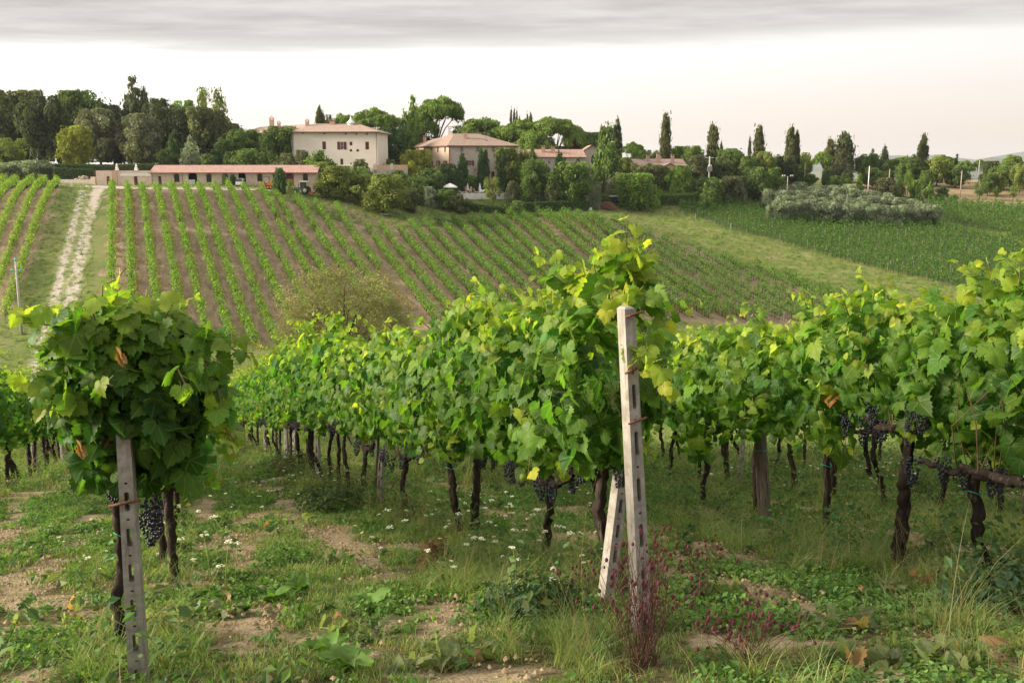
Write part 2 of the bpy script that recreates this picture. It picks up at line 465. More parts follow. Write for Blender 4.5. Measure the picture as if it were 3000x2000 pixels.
for a, b, hw, hh in BARE_FG:
    c = near(a, b); e = near(a + hw, b); f = near(a, b + hh); g = near(a, b - hh)
    BARE_W.append((c[0], c[1], abs(e[0]-c[0]), max(0.10, abs(f[1]-g[1]) / 2)))
def bare_amount(x, y):
    """0 = grown over, 1 = bare soil, near the camera"""
    x = np.asarray(x, float); y = np.asarray(y, float)
    n = fbm(x*1.3, y*1.3, 3, 4); s = np.clip((n - 0.60) * 6, 0, 0.75)
    # wheel tracks in the alleys
    u = x + 0.364 * y
    for c in (-2.0, -0.95, 0.55, 1.55, 3.7, 4.6, 6.4, 7.4):
        wob = 0.10*np.sin(y*0.9 + c) + 0.06*np.sin(y*2.3)
        s = np.maximum(s, np.clip(1.5 - np.abs(u - c - wob) / 0.17 + (fbm(x*6, y*4, 15, 3) - 0.5)*1.4, 0, 1) * np.clip((fbm(x*0.9 + 9, y*0.9, 11, 3) - 0.36) * 5, 0, 0.95))
    for cx, cy, rx, ry in BARE_W:
        d = np.sqrt(((x-cx)/rx)**2 + ((y-cy)/ry)**2)*0.85 + (fbm(x*7, y*5, 5, 4) - 0.5) * 2.2
        s = np.maximum(s, np.clip((1.05 - d) * 2.2, 0, 1))
    return s

def ground_material():
    b = NB('ground'); P = b.pos()
    m1 = b.attr('mask'); sp = b.n('ShaderNodeSeparateColor'); b.L.new(m1, sp.inputs[0]); soil, dry, bare = sp.outputs
    m2 = b.attr('mask2'); sp2 = b.n('ShaderNodeSeparateColor'); b.L.new(m2, sp2.inputs[0]); green, meadow, nearg = sp2.outputs
    n_big = b.noise(P, 0.05, 4); n_mid = b.noise(P, 0.35, 5, 0.6); n_fine = b.noise(P, 2.2, 5, 0.65); n_vf = b.noise(P, 14.0, 4, 0.7)
    grass = b.mix(b.ramp(n_mid, 0.3, 0.7), (0.075, 0.115, 0.028), (0.135, 0.165, 0.05))
    grass = b.mix(b.ramp(n_big, 0.4, 0.65), grass, (0.17, 0.18, 0.065))
    grass = b.mix(b.ramp(n_fine, 0.55, 0.75, 0, 0.6), grass, (0.22, 0.19, 0.09))
    mea = b.mix(b.ramp(n_mid, 0.35, 0.65), (0.20, 0.21, 0.075), (0.115, 0.175, 0.03))
    mea = b.mix(b.ramp(b.noise(b.mapping(P, (1, 1.8, 1)), 0.16, 4), 0.5, 0.7, 0, 0.8), mea, (0.27, 0.23, 0.115))
    col = b.mix(meadow, grass, mea)
    col = b.mix(b.math('MULTIPLY', green, 0.9), col, b.mix(n_mid, (0.045, 0.085, 0.022), (0.09, 0.135, 0.035)))
    # tilled vineyard floor: streaks run along the rows
    v = b.mapping(P, (1, 1, 1), (0, 0, ROW_ANGLE)); v2 = b.mapping(v, (1.0, 0.10, 1.0))
    st = b.noise(v2, 1.5, 4, 0.6); st2 = b.noise(b.mapping(v, (1.0, 0.3, 1.0)), 3.2, 4, 0.65)
    so = b.mix(b.ramp(st, 0.35, 0.65), (0.19, 0.138, 0.086), (0.29, 0.220, 0.145))
    so = b.mix(b.ramp(st2, 0.5, 0.68, 0, 0.75), so, (0.115, 0.120, 0.042))
    so = b.mix(b.ramp(n_mid, 0.56, 0.72, 0, 0.55), so, (0.11, 0.125, 0.04))
    so = b.mix(b.ramp(n_fine, 0.55, 0.75, 0, 0.5), so, (0.36, 0.28, 0.17))
    e = b.math('ADD', soil, b.math('MULTIPLY', b.math('SUBTRACT', n_mid, 0.5), 0.9))
    col = b.mix(b.ramp(e, 0.35, 0.7), col, so)
    dr = b.mix(b.ramp(n_mid, 0.3, 0.7), (0.26, 0.185, 0.10), (0.36, 0.28, 0.165))
    dr = b.mix(b.ramp(n_fine, 0.55, 0.72, 0, 0.7), dr, (0.16, 0.15, 0.06))
    e2 = b.math('ADD', dry, b.math('MULTIPLY', b.math('SUBTRACT', n_mid, 0.5), 0.8))
    col = b.mix(b.ramp(e2, 0.35, 0.7), col, dr)
    # foreground: thatch between the blades, and bare sandy clods
    th = b.mix(b.ramp(n_vf, 0.35, 0.65), (0.045, 0.048, 0.018), (0.13, 0.105, 0.05))
    th = b.mix(b.ramp(n_fine, 0.45, 0.7, 0, 0.7), th, (0.10, 0.095, 0.035))
    clod = b.noise(P, 24.0, 5, 0.7)
    sand = b.mix(b.ramp(clod, 0.3, 0.7), (0.20, 0.15, 0.09), (0.38, 0.30, 0.195))
    e3 = b.math('ADD', bare, b.math('MULTIPLY', b.math('SUBTRACT', n_vf, 0.5), 0.9))
    fg = b.mix(b.ramp(e3, 0.25, 0.95), th, sand)
    col = b.mix(nearg, col, fg)
    h = b.math('ADD', b.math('MULTIPLY', clod, 0.6), b.noise(P, 60, 3))
    return b.out(b.bsdf(col, 0.95, 0.1, b.bump(h, 0.6, 0.03)))

def far_rows_axis():
    a = hit(544, 542, 1.1); b_ = hit(679, 985, 1.1); return a[:2] - b_[:2]
_ax = far_rows_axis(); ROW_ANGLE = math.atan2(_ax[0], _ax[1])       # rows lean left of the view axis
M['ground'] = ground_material()

def axis_coords(parts):
    out = []
    for a, b, s in parts: out.append(np.arange(a, b, s))
    return np.unique(np.round(np.concatenate(out), 4))
def build_ground():
    xs = axis_coords([(-8000,-2000,600),(-2000,-400,160),(-400,-130,12),(-130,-30,1.5),(-30,-7,0.8),(-7,7,0.14),(7,30,0.8),(30,150,1.5),(150,400,12),(400,2000,160),(2000,8001,600)])
    ys = axis_coords([(-600,-40,80),(-40,0,5),(0,3,0.5),(3,10,0.14),(10,20,0.4),(20,60,1.0),(60,300,1.5),(300,420,8),(420,1200,60),(1200,4000,300),(4000,12001,1000)])
    X, Y = np.meshgrid(xs, ys, indexing='ij'); x = X.ravel(); y = Y.ravel()
    z = gz(x, y)
    nearm = (y > 0) & (y < 12) & (np.abs(x) < 8)
    z = z + np.where(nearm, (fbm(x*4, y*4, 21, 3) - 0.5) * 0.05 * np.clip((12 - y) / 4, 0, 1), 0)
    far = y > 1500
    z = z + np.where(far, (fbm(x/900, y/900, 4, 3) - 0.5) * 60, 0)
    nx, ny = len(xs), len(ys)
    I = np.arange(nx*ny).reshape(nx, ny)
    Q = np.stack([I[:-1, :-1], I[1:, :-1], I[1:, 1:], I[:-1, 1:]], -1).reshape(-1, 4)
    me = mesh_np('ground', np.stack([x, y, z], 1), Q, M['ground'], smooth=True)
    jx = x + (fbm(x/3, y/3, 31, 2) - 0.5) * 2.5; jy = y + (fbm(x/3, y/3, 37, 2) - 0.5) * 2.5
    m = np.zeros((len(x), 4), np.float32); m[:, 3] = 1; m2 = m.copy()
    mid = (y > 80) & (y < 330)
    soil = (inpoly(jx, jy, LEFT_PLOT) | inpoly(jx, jy, MAIN_PLOT)) & mid
    m[:, 0] = np.where(soil, 1, np.where(inpoly(jx, jy, DIRT_FAR) & mid, 0.9, 0))
    m[:, 1] = np.where(inpoly(jx, jy, DRY_FIELD) & mid, 1, 0)
    m[:, 2] = np.where(y < 40, bare_amount(x, y), 0)
    m2[:, 0] = np.where((inpoly(jx, jy, RIGHT_PLOT) | inpoly(jx, jy, GREEN_FIELD)) & mid, 1, 0)
    strip = poly_world([(1880,640),(1975,612),(2141,680),(2609,790),(3000,910),(3000,980),(2620,930),(2480,880),(2120,745)])
    m2[:, 1] = np.where(inpoly(jx, jy, strip) & mid, 1, 0)
    m2[:, 2] = np.clip((48 - y) / 12, 0, 1) * (np.abs(x) < 60)
    for nm, a in (('mask', m), ('mask2', m2)):
        at = me.attributes.new(nm, 'FLOAT_COLOR', 'POINT'); at.data.foreach_set('color', a.ravel())
    o = link('ground', me); tag(o, kind='structure'); return o
build_ground()

# ---- the pale dirt track up the slope and the gravel yard before the long barn
def strip_mesh(name, line, widths, mat, lift=0.02, across=8, step=1.0, rag=0.25):
    P = [np.array(p[:2]) for p in line]
    pts = []; ws = []
    for i in range(len(P)-1):
        n = max(2, int(np.linalg.norm(P[i+1]-P[i]) / step))
        for k in range(n):
            t = k/n; pts.append(P[i]*(1-t) + P[i+1]*t); ws.append(widths[i]*(1-t) + widths[i+1]*t)
    pts.append(P[-1]); ws.append(widths[-1]); pts = np.array(pts); ws = np.array(ws)
    for _ in range(12): pts[1:-1] = 0.25*pts[:-2] + 0.5*pts[1:-1] + 0.25*pts[2:]
    T = np.gradient(pts, axis=0); T = unit(T); Nn = np.stack([T[:, 1], -T[:, 0]], 1)
    V = []; U = []
    for i in range(len(pts)):
        for k in range(across+1):
            s = -1 + 2*k/across
            e = s * ws[i] * (1 + (rag * (vnoise(i*0.35 + 50*(s > 0), 1.0, 77) - 0.5) * 2 if abs(s) == 1 else 0))
            q = pts[i] + Nn[i]*e
            V.append((q[0], q[1], G(*q) + lift)); U.append((s, i*step/10))
    I = np.arange(len(V)).reshape(len(pts), across+1)
    Q = np.stack([I[:-1, :-1], I[:-1, 1:], I[1:, 1:], I[1:, :-1]], -1).reshape(-1, 4)
    return mesh_np(name, np.array(V), Q, mat, uv=np.array(U), smooth=True)
def track_material(name, grassy):
    b = NB(name); P = b.pos(); s = b.n('ShaderNodeSeparateXYZ'); b.L.new(b.attr('leafuv', 'Vector'), s.inputs[0]); u = s.outputs[0]
    n1 = b.noise(P, 0.5, 5, 0.65); n2 = b.noise(P, 3.0, 4, 0.6)
    grav = b.mix(b.ramp(n2, 0.3, 0.7), (0.30, 0.26, 0.21), (0.47, 0.42, 0.36))
    gr = b.mix(n1, (0.11, 0.15, 0.045), (0.21, 0.215, 0.09))
    au = b.math('ABSOLUTE', u)
    if grassy:
        mid = b.ramp(b.math('ADD', b.math('ABSOLUTE', b.math('ADD', u, 0.12)), b.math('MULTIPLY', b.math('SUBTRACT', n1, 0.5), 1.1)), 0.10, 0.28, 0.85, 0.0)
        edge = b.ramp(b.math('ADD', au, b.math('MULTIPLY', b.math('SUBTRACT', n1, 0.5), 0.9)), 0.62, 0.9)
        f = b.math('MAXIMUM', mid, edge)
    else: f = b.ramp(b.math('ADD', au, b.math('MULTIPLY', b.math('SUBTRACT', n1, 0.5), 0.7)), 0.8, 1.0)
    return b.out(b.bsdf(b.mix(f, grav, gr), 0.95, 0.1, b.bump(n2, 0.4, 0.05)))
trk = [hit(a, b) for a, b in ((110,1160),(140,1060),(165,960),(190,860),(214,760),(232,680),(250,610),(262,572),(266,553))]
o = link('dirt_track', strip_mesh('dirt_track', trk, [2.2,2.2,2.3,2.4,2.4,2.3,2.3,2.4,3.2], track_material('dirt_track', True), 0.03))
tag(o, kind='structure')
yard = [hit(a, b) for a, b in ((-60,541),(100,541),(200,543),(268,548),(420,552),(620,553),(800,555),(915,557))]
o = link('gravel_road', strip_mesh('gravel_road', yard, [1.3,1.4,1.8,4.0,3.2,3.0,2.6,2.0], track_material('gravel_road', False), 0.06))
tag(o, kind='structure')
# ================================================================== vine rows on the far slopes
M['vine_wood'] = mottled('vine_wood', (0.020, 0.015, 0.012), (0.052, 0.039, 0.031), 6, 0.95, 0.1, 0.9, c3=(0.085, 0.066, 0.052), stretch=(1, 1, 0.25))
M['stake_wood'] = mottled('stake_wood', (0.22, 0.19, 0.155), (0.36, 0.32, 0.27), 5, 0.9, 0.15, 0.5, stretch=(1, 1, 0.2))
ORD = ['zeroth','first','second','third','fourth','fifth','sixth','seventh','eighth','ninth','tenth','eleventh','twelfth','thirteenth','fourteenth','fifteenth','sixteenth','seventeenth','eighteenth','nineteenth','twentieth']
TENS = {2: 'twenty', 3: 'thirty', 4: 'forty', 5: 'fifty', 6: 'sixty'}
def ordinal(n):
    if n <= 20: return ORD[n]
    if n % 10 == 0: return {3: 'thirtieth', 4: 'fortieth', 5: 'fiftieth', 6: 'sixtieth'}[n // 10]
    return TENS[n // 10] + '-' + ORD[n % 10]

DRY_V = []   # positions of dry grass beside the rows
def vine_row(A, B, tint, label, group, seed, density=46, hw=0.36, top=1.75, low=0.62, vigor=1.0, gaps=(), dry=True, card=0.25, stake_every=6.0):
    r = np.random.default_rng(seed)
    A = np.array(A[:2]); B = np.array(B[:2]); Lh = np.linalg.norm(B - A); d = (B - A) / Lh; nrm = np.array((d[1], -d[0]))
    nv = int(Lh / 0.95); s = (np.arange(nv) + 0.5) * Lh / nv + r.normal(0, 0.12, nv)
    keep = r.random(nv) > 0.06
    for g0, g1 in gaps: keep &= ~((s / Lh > g0) & (s / Lh < g1))
    s = s[keep]; nv = len(s)
    big = np.clip(r.normal(1, 0.20, nv), 0.5, 1.4) * vigor
    hgt = top * np.clip(r.normal(1, 0.09, nv), 0.75, 1.2)
    k = np.maximum((density * 0.95 * big).astype(int), 8); idx = np.repeat(np.arange(nv), k); n = len(idx)
    # canopy cross-section: points spread through a rounded hedge
    along = s[idx] + r.normal(0, 0.33, n)
    a = r.uniform(0, 2*np.pi, n); q = np.sqrt(r.uniform(0.25, 1, n))
    mid = (low + hgt[idx]) / 2; hh = (hgt[idx] - low) / 2
    off = np.cos(a) * q * hw * big[idx] * (1 + 0.25 * r.normal(0, 1, n)); up = mid + np.sin(a) * q * hh
    wisp = r.random(n) < 0.04; up = np.where(wisp, hgt[idx] + r.uniform(0, 0.35, n), up)
    X = A[0] + d[0]*along + nrm[0]*off; Y = A[1] + d[1]*along + nrm[1]*off
    base = gz(A[0] + d[0]*along, A[1] + d[1]*along)
    P = np.stack([X, Y, base + up], 1)
    Nn = np.stack([nrm[0]*np.cos(a), nrm[1]*np.cos(a), np.sin(a)*0.9 + 0.35], 1)
    t = tints(n, r, tint, 0.22, 0.14)
    young = r.random(n) < np.where(np.sin(a) > 0.5, 0.30, 0.08); t[young] = t[young]*0.5 + np.array((0.24, 0.33, 0.035))*0.5*r.uniform(0.8, 1.2, (young.sum(), 1))
    old = r.random(n) < 0.012; t[old] = np.array((0.22, 0.09, 0.03))
    V, Q, T = cards(P, Nn, card * np.exp(r.normal(0, 0.25, n)), t, r, 0.75, 0.2, np.array((0, 0, -0.6)))
    c0 = A; z0 = G(*c0); O = np.array((c0[0], c0[1], z0))
    root = empty('vine_row', O); tag(root, label, 'vine row', group)
    f = link('foliage', mesh_np('foliage', V - O, Q, M['vine_leaf_far'], T), root); f['kind'] = 'stuff'
    # stems, one under each plant
    mv = []; mf = []; m = 0
    for si in s:
        x, y = A + d*si; z = G(x, y); lx, ly = r.normal(0, 0.05, 2); w = r.uniform(0.025, 0.045)
        for (cx, cy, zz) in ((x, y, z - 0.05), (x + lx, y + ly, z + 0.95)):
            for (ax, ay) in ((-w, -w), (w, -w), (w, w), (-w, w)): mv.append((cx + ax, cy + ay, zz))
        mf += [(m, m+1, m+5, m+4), (m+1, m+2, m+6, m+5), (m+2, m+3, m+7, m+6), (m+3, m, m+4, m+7)]; m += 8
    if mv:
        o = link('stems', mesh_np('stems', np.array(mv) - O, np.array(mf), M['vine_wood']), root); o['kind'] = 'stuff'
    # support stakes
    sb = MB()
    for si in np.concatenate([[0.05], np.arange(stake_every, Lh - 1, stake_every), [Lh - 0.05]]):
        x, y = A + d*si + nrm*r.normal(0, 0.03); z = G(x, y); w = 0.045
        p = np.array((x, y, z)) - O; sb.box(p[0]-w, p[0]+w, p[1]-w, p[1]+w, p[2]-0.1, p[2] + r.uniform(1.55, 1.85))
    o = sb.build('stakes', M['stake_wood'], root); o['kind'] = 'stuff'
    if dry:
        nd = int(Lh * 10); sd_ = r.uniform(0, Lh, nd); od = -0.55 + r.normal(0, 0.16, nd)
        kk = fbm(sd_ / 4, np.full(nd, seed * 3.7), 5, 2) > 0.40
        x = A[0] + d[0]*sd_ - nrm[0]*od*-1*1.0; y = A[1] + d[1]*sd_ - nrm[1]*od*-1*1.0
        DRY_V.append(np.stack([x, y], 1)[kk])
    return root

MAIN = [((328.7,536),(323,975)),((373,538),(392,975)),((416,542),(470,978)),((460,547),(546,978)),((501,540),(609,980)),((544,542),(679,985)),
 ((580,538),(747,995)),((627,540),(815,995)),((665,536),(882,985)),((710,542),(950,970)),((765,549),(1000,955)),((806,566),(1052,940)),((864,571),(1118,930)),
 ((923,588),(1172,922)),((983,598),(1225,925)),((1074,655),(1280,925)),((1114,653),(1330,915)),((1170,664),(1387,908)),((1200,645),(1440,905)),
 ((1244,645),(1494,905)),((1282,637),(1548,905)),((1328,633),(1604,905)),((1375,633),(1668,905)),((1411,627),(1722,905)),((1450,625),(1778,905)),
 ((1490,620),(1838,905)),((1526,620),(1898,905)),((1571,616),(1960,905)),((1603,620),(2022,908)),((1647,618),(2080,912)),((1681,618),(2138,916)),
 ((1728,627),(2192,920)),((1793,637),(2246,922)),((1860,664),(2298,922)),((1938,690),(2345,922)),((2027,712),(2390,922)),((2114,742),(2432,922)),
 ((2213,767),(2476,922)),((2302,795),(2520,922)),((2400,829),(2562,922)),((2490,865),(2598,922))]
rr = random.Random(5)
for i, (a, b_) in enumerate(MAIN):
    A = hit(*a, 1.15); B = hit(*b_, 1.15)
    k = min(1.0, max(0.0, (i - 6) / 14.0))
    tint = np.array((0.125, 0.215, 0.033)) * (1 - k) + np.array((0.084, 0.165, 0.032)) * k
    gaps = []
    if 2 <= i <= 14: g = 0.34 + 0.02*math.sin(i*1.7) - (0.05 if i > 8 else 0); gaps = [(g, g + 0.022)]
    if 9 <= i <= 16 or i > 30: gaps.append((rr.uniform(0.05, 0.9),) * 2); gaps[-1] = (gaps[-1][0], gaps[-1][0] + 0.03)
    if i == 14: gaps.append((0.62, 1.0))
    if i == 25: gaps.append((0.05, 0.075))
    vine_row(A, B, tint, f'{ordinal(i+1)} vine row right of the dirt track on the far slope', 'vine rows on the slope below the villa', 100 + i,
             density=80 if i < 20 else 90, vigor=1.0, gaps=gaps, dry=i < 32, top=1.9, low=0.6, hw=0.52 if i < 12 else 0.60, card=0.26)
LEFT = [((170,530),(12,915)),((135,525),(-22,868)),((94,525),(-48,795)),((50.5,525),(-66,700)),((14,521),(-66,620)),((-28,520),(-90,575))]
for i, (a, b_) in enumerate(LEFT):
    vine_row(hit(*a, 1.15), hit(*b_, 1.15), (0.165, 0.250, 0.034), f'{ordinal(i+1)} bright green vine row left of the dirt track', 'vine rows left of the dirt track', 300 + i,
             density=85, hw=0.52, top=1.95, dry=False)
# the dark plot on the right: rows run parallel to its grassy lower edge
E0 = hit(2037, 644)[:2]; E1 = hit(2868, 851)[:2]; ed = (E1 - E0) / np.linalg.norm(E1 - E0); en = np.array((-ed[1], ed[0]))
if en[1] < 0: en = -en
cnt = 0
for k in range(40):
    t = np.arange(-60, 150, 0.5); q = E0 + ed*t[:, None] + en*(k*2.75 + 0.3)
    ins = inpoly(q[:, 0], q[:, 1], RIGHT_PLOT) | inpoly(q[:, 0], q[:, 1], GREEN_FIELD)
    if ins.sum() < 12: continue
    run = t[ins]; a, b_ = run.min(), run.max()
    A = E0 + ed*a + en*(k*2.75 + 0.3); B = E0 + ed*b_ + en*(k*2.75 + 0.3); cnt += 1
    vine_row(A, B, (0.064, 0.138, 0.028), f'{ordinal(cnt)} vine row of the dark plot, counting up from its grassy edge', 'vine rows of the dark green plot', 400 + k,
             density=44, hw=0.55, top=1.75, low=0.55, dry=False, card=0.28, stake_every=7.5)

def tufts(P, r, h, tint, n=5, w=0.05, spread=0.12, lean=0.35):
    """upright blades: P (N,2) positions"""
    P = np.repeat(P, n, axis=0) + r.normal(0, spread, (len(P)*n, 2)); N_ = len(P)
    z = gz(P[:, 0], P[:, 1]); a = r.uniform(0, 2*np.pi, N_); hh = h*np.exp(r.normal(0, 0.3, N_))
    L = np.stack([r.normal(0, lean, N_)*hh, r.normal(0, lean, N_)*hh], 1)
    dx = np.cos(a)*w; dy = np.sin(a)*w
    V = np.stack([np.stack([P[:, 0]-dx, P[:, 1]-dy, z-0.02], 1), np.stack([P[:, 0]+dx, P[:, 1]+dy, z-0.02], 1),
                  np.stack([P[:, 0]+L[:, 0], P[:, 1]+L[:, 1], z+hh], 1)], 1).reshape(-1, 3)
    return V, np.arange(3*N_).reshape(-1, 3), np.repeat(tints(N_, r, tint, 0.2, 0.1), 3, axis=0)
r = np.random.default_rng(55)
V, Fc, T = tufts(np.concatenate(DRY_V), r, 0.42, (0.35, 0.275, 0.125), 4, 0.08, 0.12)
o = link('dry_grass', mesh_np('dry_grass', V, Fc, M['grass'], T)); tag(o, 'ochre dry grass strips left along the far vine rows', 'grass', kind='stuff')
# ================================================================== buildings
def stone_material(name, cols, mortar, scale=3.2, tone=1.0, bump=0.6):
    b = NB(name); v = b.coord('Object')
    vo = b.n('ShaderNodeTexVoronoi', feature='F1'); vo.inputs['Scale'].default_value = scale; vo.inputs['Randomness'].default_value = 0.9
    b.L.new(b.mapping(v, (1, 1, 1.7)), vo.inputs['Vector'])
    ve = b.n('ShaderNodeTexVoronoi', feature='DISTANCE_TO_EDGE'); ve.inputs['Scale'].default_value = scale
    b.L.new(b.mapping(v, (1, 1, 1.7)), ve.inputs['Vector'])
    sp = b.n('ShaderNodeSeparateColor'); b.L.new(vo.outputs['Color'], sp.inputs[0])
    c = b.mix(b.ramp(sp.outputs[0], 0.2, 0.8, smooth=False), cols[0], cols[1]); c = b.mix(b.ramp(sp.outputs[1], 0.6, 0.9), c, cols[2])
    c = b.mix(b.ramp(ve.outputs['Distance'], 0.03, 0.09, 1, 0), c, mortar)
    big = b.noise(v, 0.35, 4); c = b.mix(b.ramp(big, 0.45, 0.7, 0, 0.45), c, mortar)
    return b.out(b.bsdf(c, 0.95, 0.1, b.bump(ve.outputs['Distance'], bump, 0.06)))
def brick_material(name, c1, c2, mortar):
    b = NB(name); v = b.coord('Object')
    br = b.n('ShaderNodeTexBrick'); br.inputs['Scale'].default_value = 1.6; br.inputs['Mortar Size'].default_value = 0.03
    br.inputs['Color1'].default_value = (*c1, 1); br.inputs['Color2'].default_value = (*c2, 1); br.inputs['Mortar'].default_value = (*mortar, 1)
    sw = b.n('ShaderNodeSeparateXYZ'); b.L.new(v, sw.inputs[0]); cb = b.n('ShaderNodeCombineXYZ'); b.L.new(sw.outputs[0], cb.inputs[0]); b.L.new(sw.outputs[2], cb.inputs[1])
    b.L.new(cb.outputs[0], br.inputs['Vector'])
    big = b.noise(v, 0.5, 5, 0.65); c = b.mix(b.ramp(big, 0.4, 0.65, 0, 0.75), br.outputs['Color'], (0.62, 0.53, 0.43))
    c = b.mix(b.ramp(b.noise(v, 2.3, 4), 0.5, 0.7, 0, 0.6), c, (0.38, 0.26, 0.20))
    return b.out(b.bsdf(c, 0.95, 0.1, b.bump(br.outputs['Fac'], 0.4, 0.03)))
def tile_material(name, c1, c2, c3, ang):
    """rows of curved clay tiles; ang = direction of the tile rows in plan"""
    b = NB(name); v = b.mapping(b.coord('Object'), (1, 1, 1), (0, 0, ang))
    w = b.n('ShaderNodeTexWave', wave_type='BANDS', bands_direction='X', wave_profile='SIN'); w.inputs['Scale'].default_value = 1.05; w.inputs['Distortion'].default_value = 0.6; w.inputs['Detail'].default_value = 2
    b.L.new(v, w.inputs['Vector'])
    n = b.noise(b.mapping(v, (3.0, 1.2, 1.2)), 1.0, 5, 0.65); c = b.mix(b.ramp(n, 0.3, 0.7), c1, c2)
    c = b.mix(b.ramp(b.noise(v, 1.1, 4), 0.52, 0.70, 0, 0.8), c, c3)
    c = b.mix(b.ramp(w.outputs['Fac'], 0.0, 0.35, 0.55, 0.0), c, (0.10, 0.07, 0.055))
    return b.out(b.bsdf(c, 0.92, 0.1, b.bump(w.outputs['Fac'], 0.7, 0.08)))
M['plaster_cream'] = mottled('plaster_cream', (0.74, 0.67, 0.57), (0.79, 0.72, 0.62), 0.6, 0.92, 0.1, 0.1)
M['plaster_orange'] = mottled('plaster_orange', (0.62, 0.40, 0.24), (0.68, 0.47, 0.30), 0.8, 0.92, 0.1, 0.15)
M['white_render'] = mottled('white_render', (0.62, 0.60, 0.57), (0.72, 0.70, 0.67), 0.8, 0.9, 0.1, 0.15)
M['stone'] = stone_material('rubble_stone', ((0.48, 0.43, 0.37), (0.35, 0.315, 0.275), (0.54, 0.44, 0.36)), (0.58, 0.52, 0.45))
M['stone_warm'] = stone_material('rubble_stone_warm', ((0.50, 0.40, 0.30), (0.40, 0.31, 0.24), (0.52, 0.33, 0.25)), (0.58, 0.49, 0.39))
M['brick'] = brick_material('old_brick', (0.52, 0.36, 0.28), (0.60, 0.46, 0.37), (0.66, 0.59, 0.51))
M['brick_trim'] = mottled('brick_trim', (0.44, 0.28, 0.20), (0.52, 0.36, 0.27), 4, 0.92, 0.1, 0.3)
M['shutter'] = mottled('burgundy_paint', (0.11, 0.028, 0.026), (0.145, 0.038, 0.034), 3, 0.6, 0.3, 0.1)
def glass_mat():
    b = NB('window_glass'); return b.out(b.bsdf((0.03, 0.035, 0.045), 0.12, 0.6))
M['glass'] = glass_mat()
M['dark_inside'] = mottled('dark_interior', (0.02, 0.016, 0.014), (0.035, 0.028, 0.024), 2, 0.95, 0.05, 0)
M['frame_white'] = mottled('window_paint', (0.55, 0.53, 0.50), (0.62, 0.60, 0.57), 3, 0.6, 0.3, 0)
M['iron'] = mottled('dark_iron', (0.035, 0.03, 0.028), (0.06, 0.05, 0.045), 5, 0.6, 0.4, 0.1)
M['copper_pipe'] = mottled('brown_pipe', (0.16, 0.075, 0.05), (0.21, 0.10, 0.07), 4, 0.5, 0.4, 0)
M['canvas'] = mottled('white_canvas', (0.74, 0.72, 0.69), (0.80, 0.78, 0.75), 3, 0.85, 0.15, 0.1)

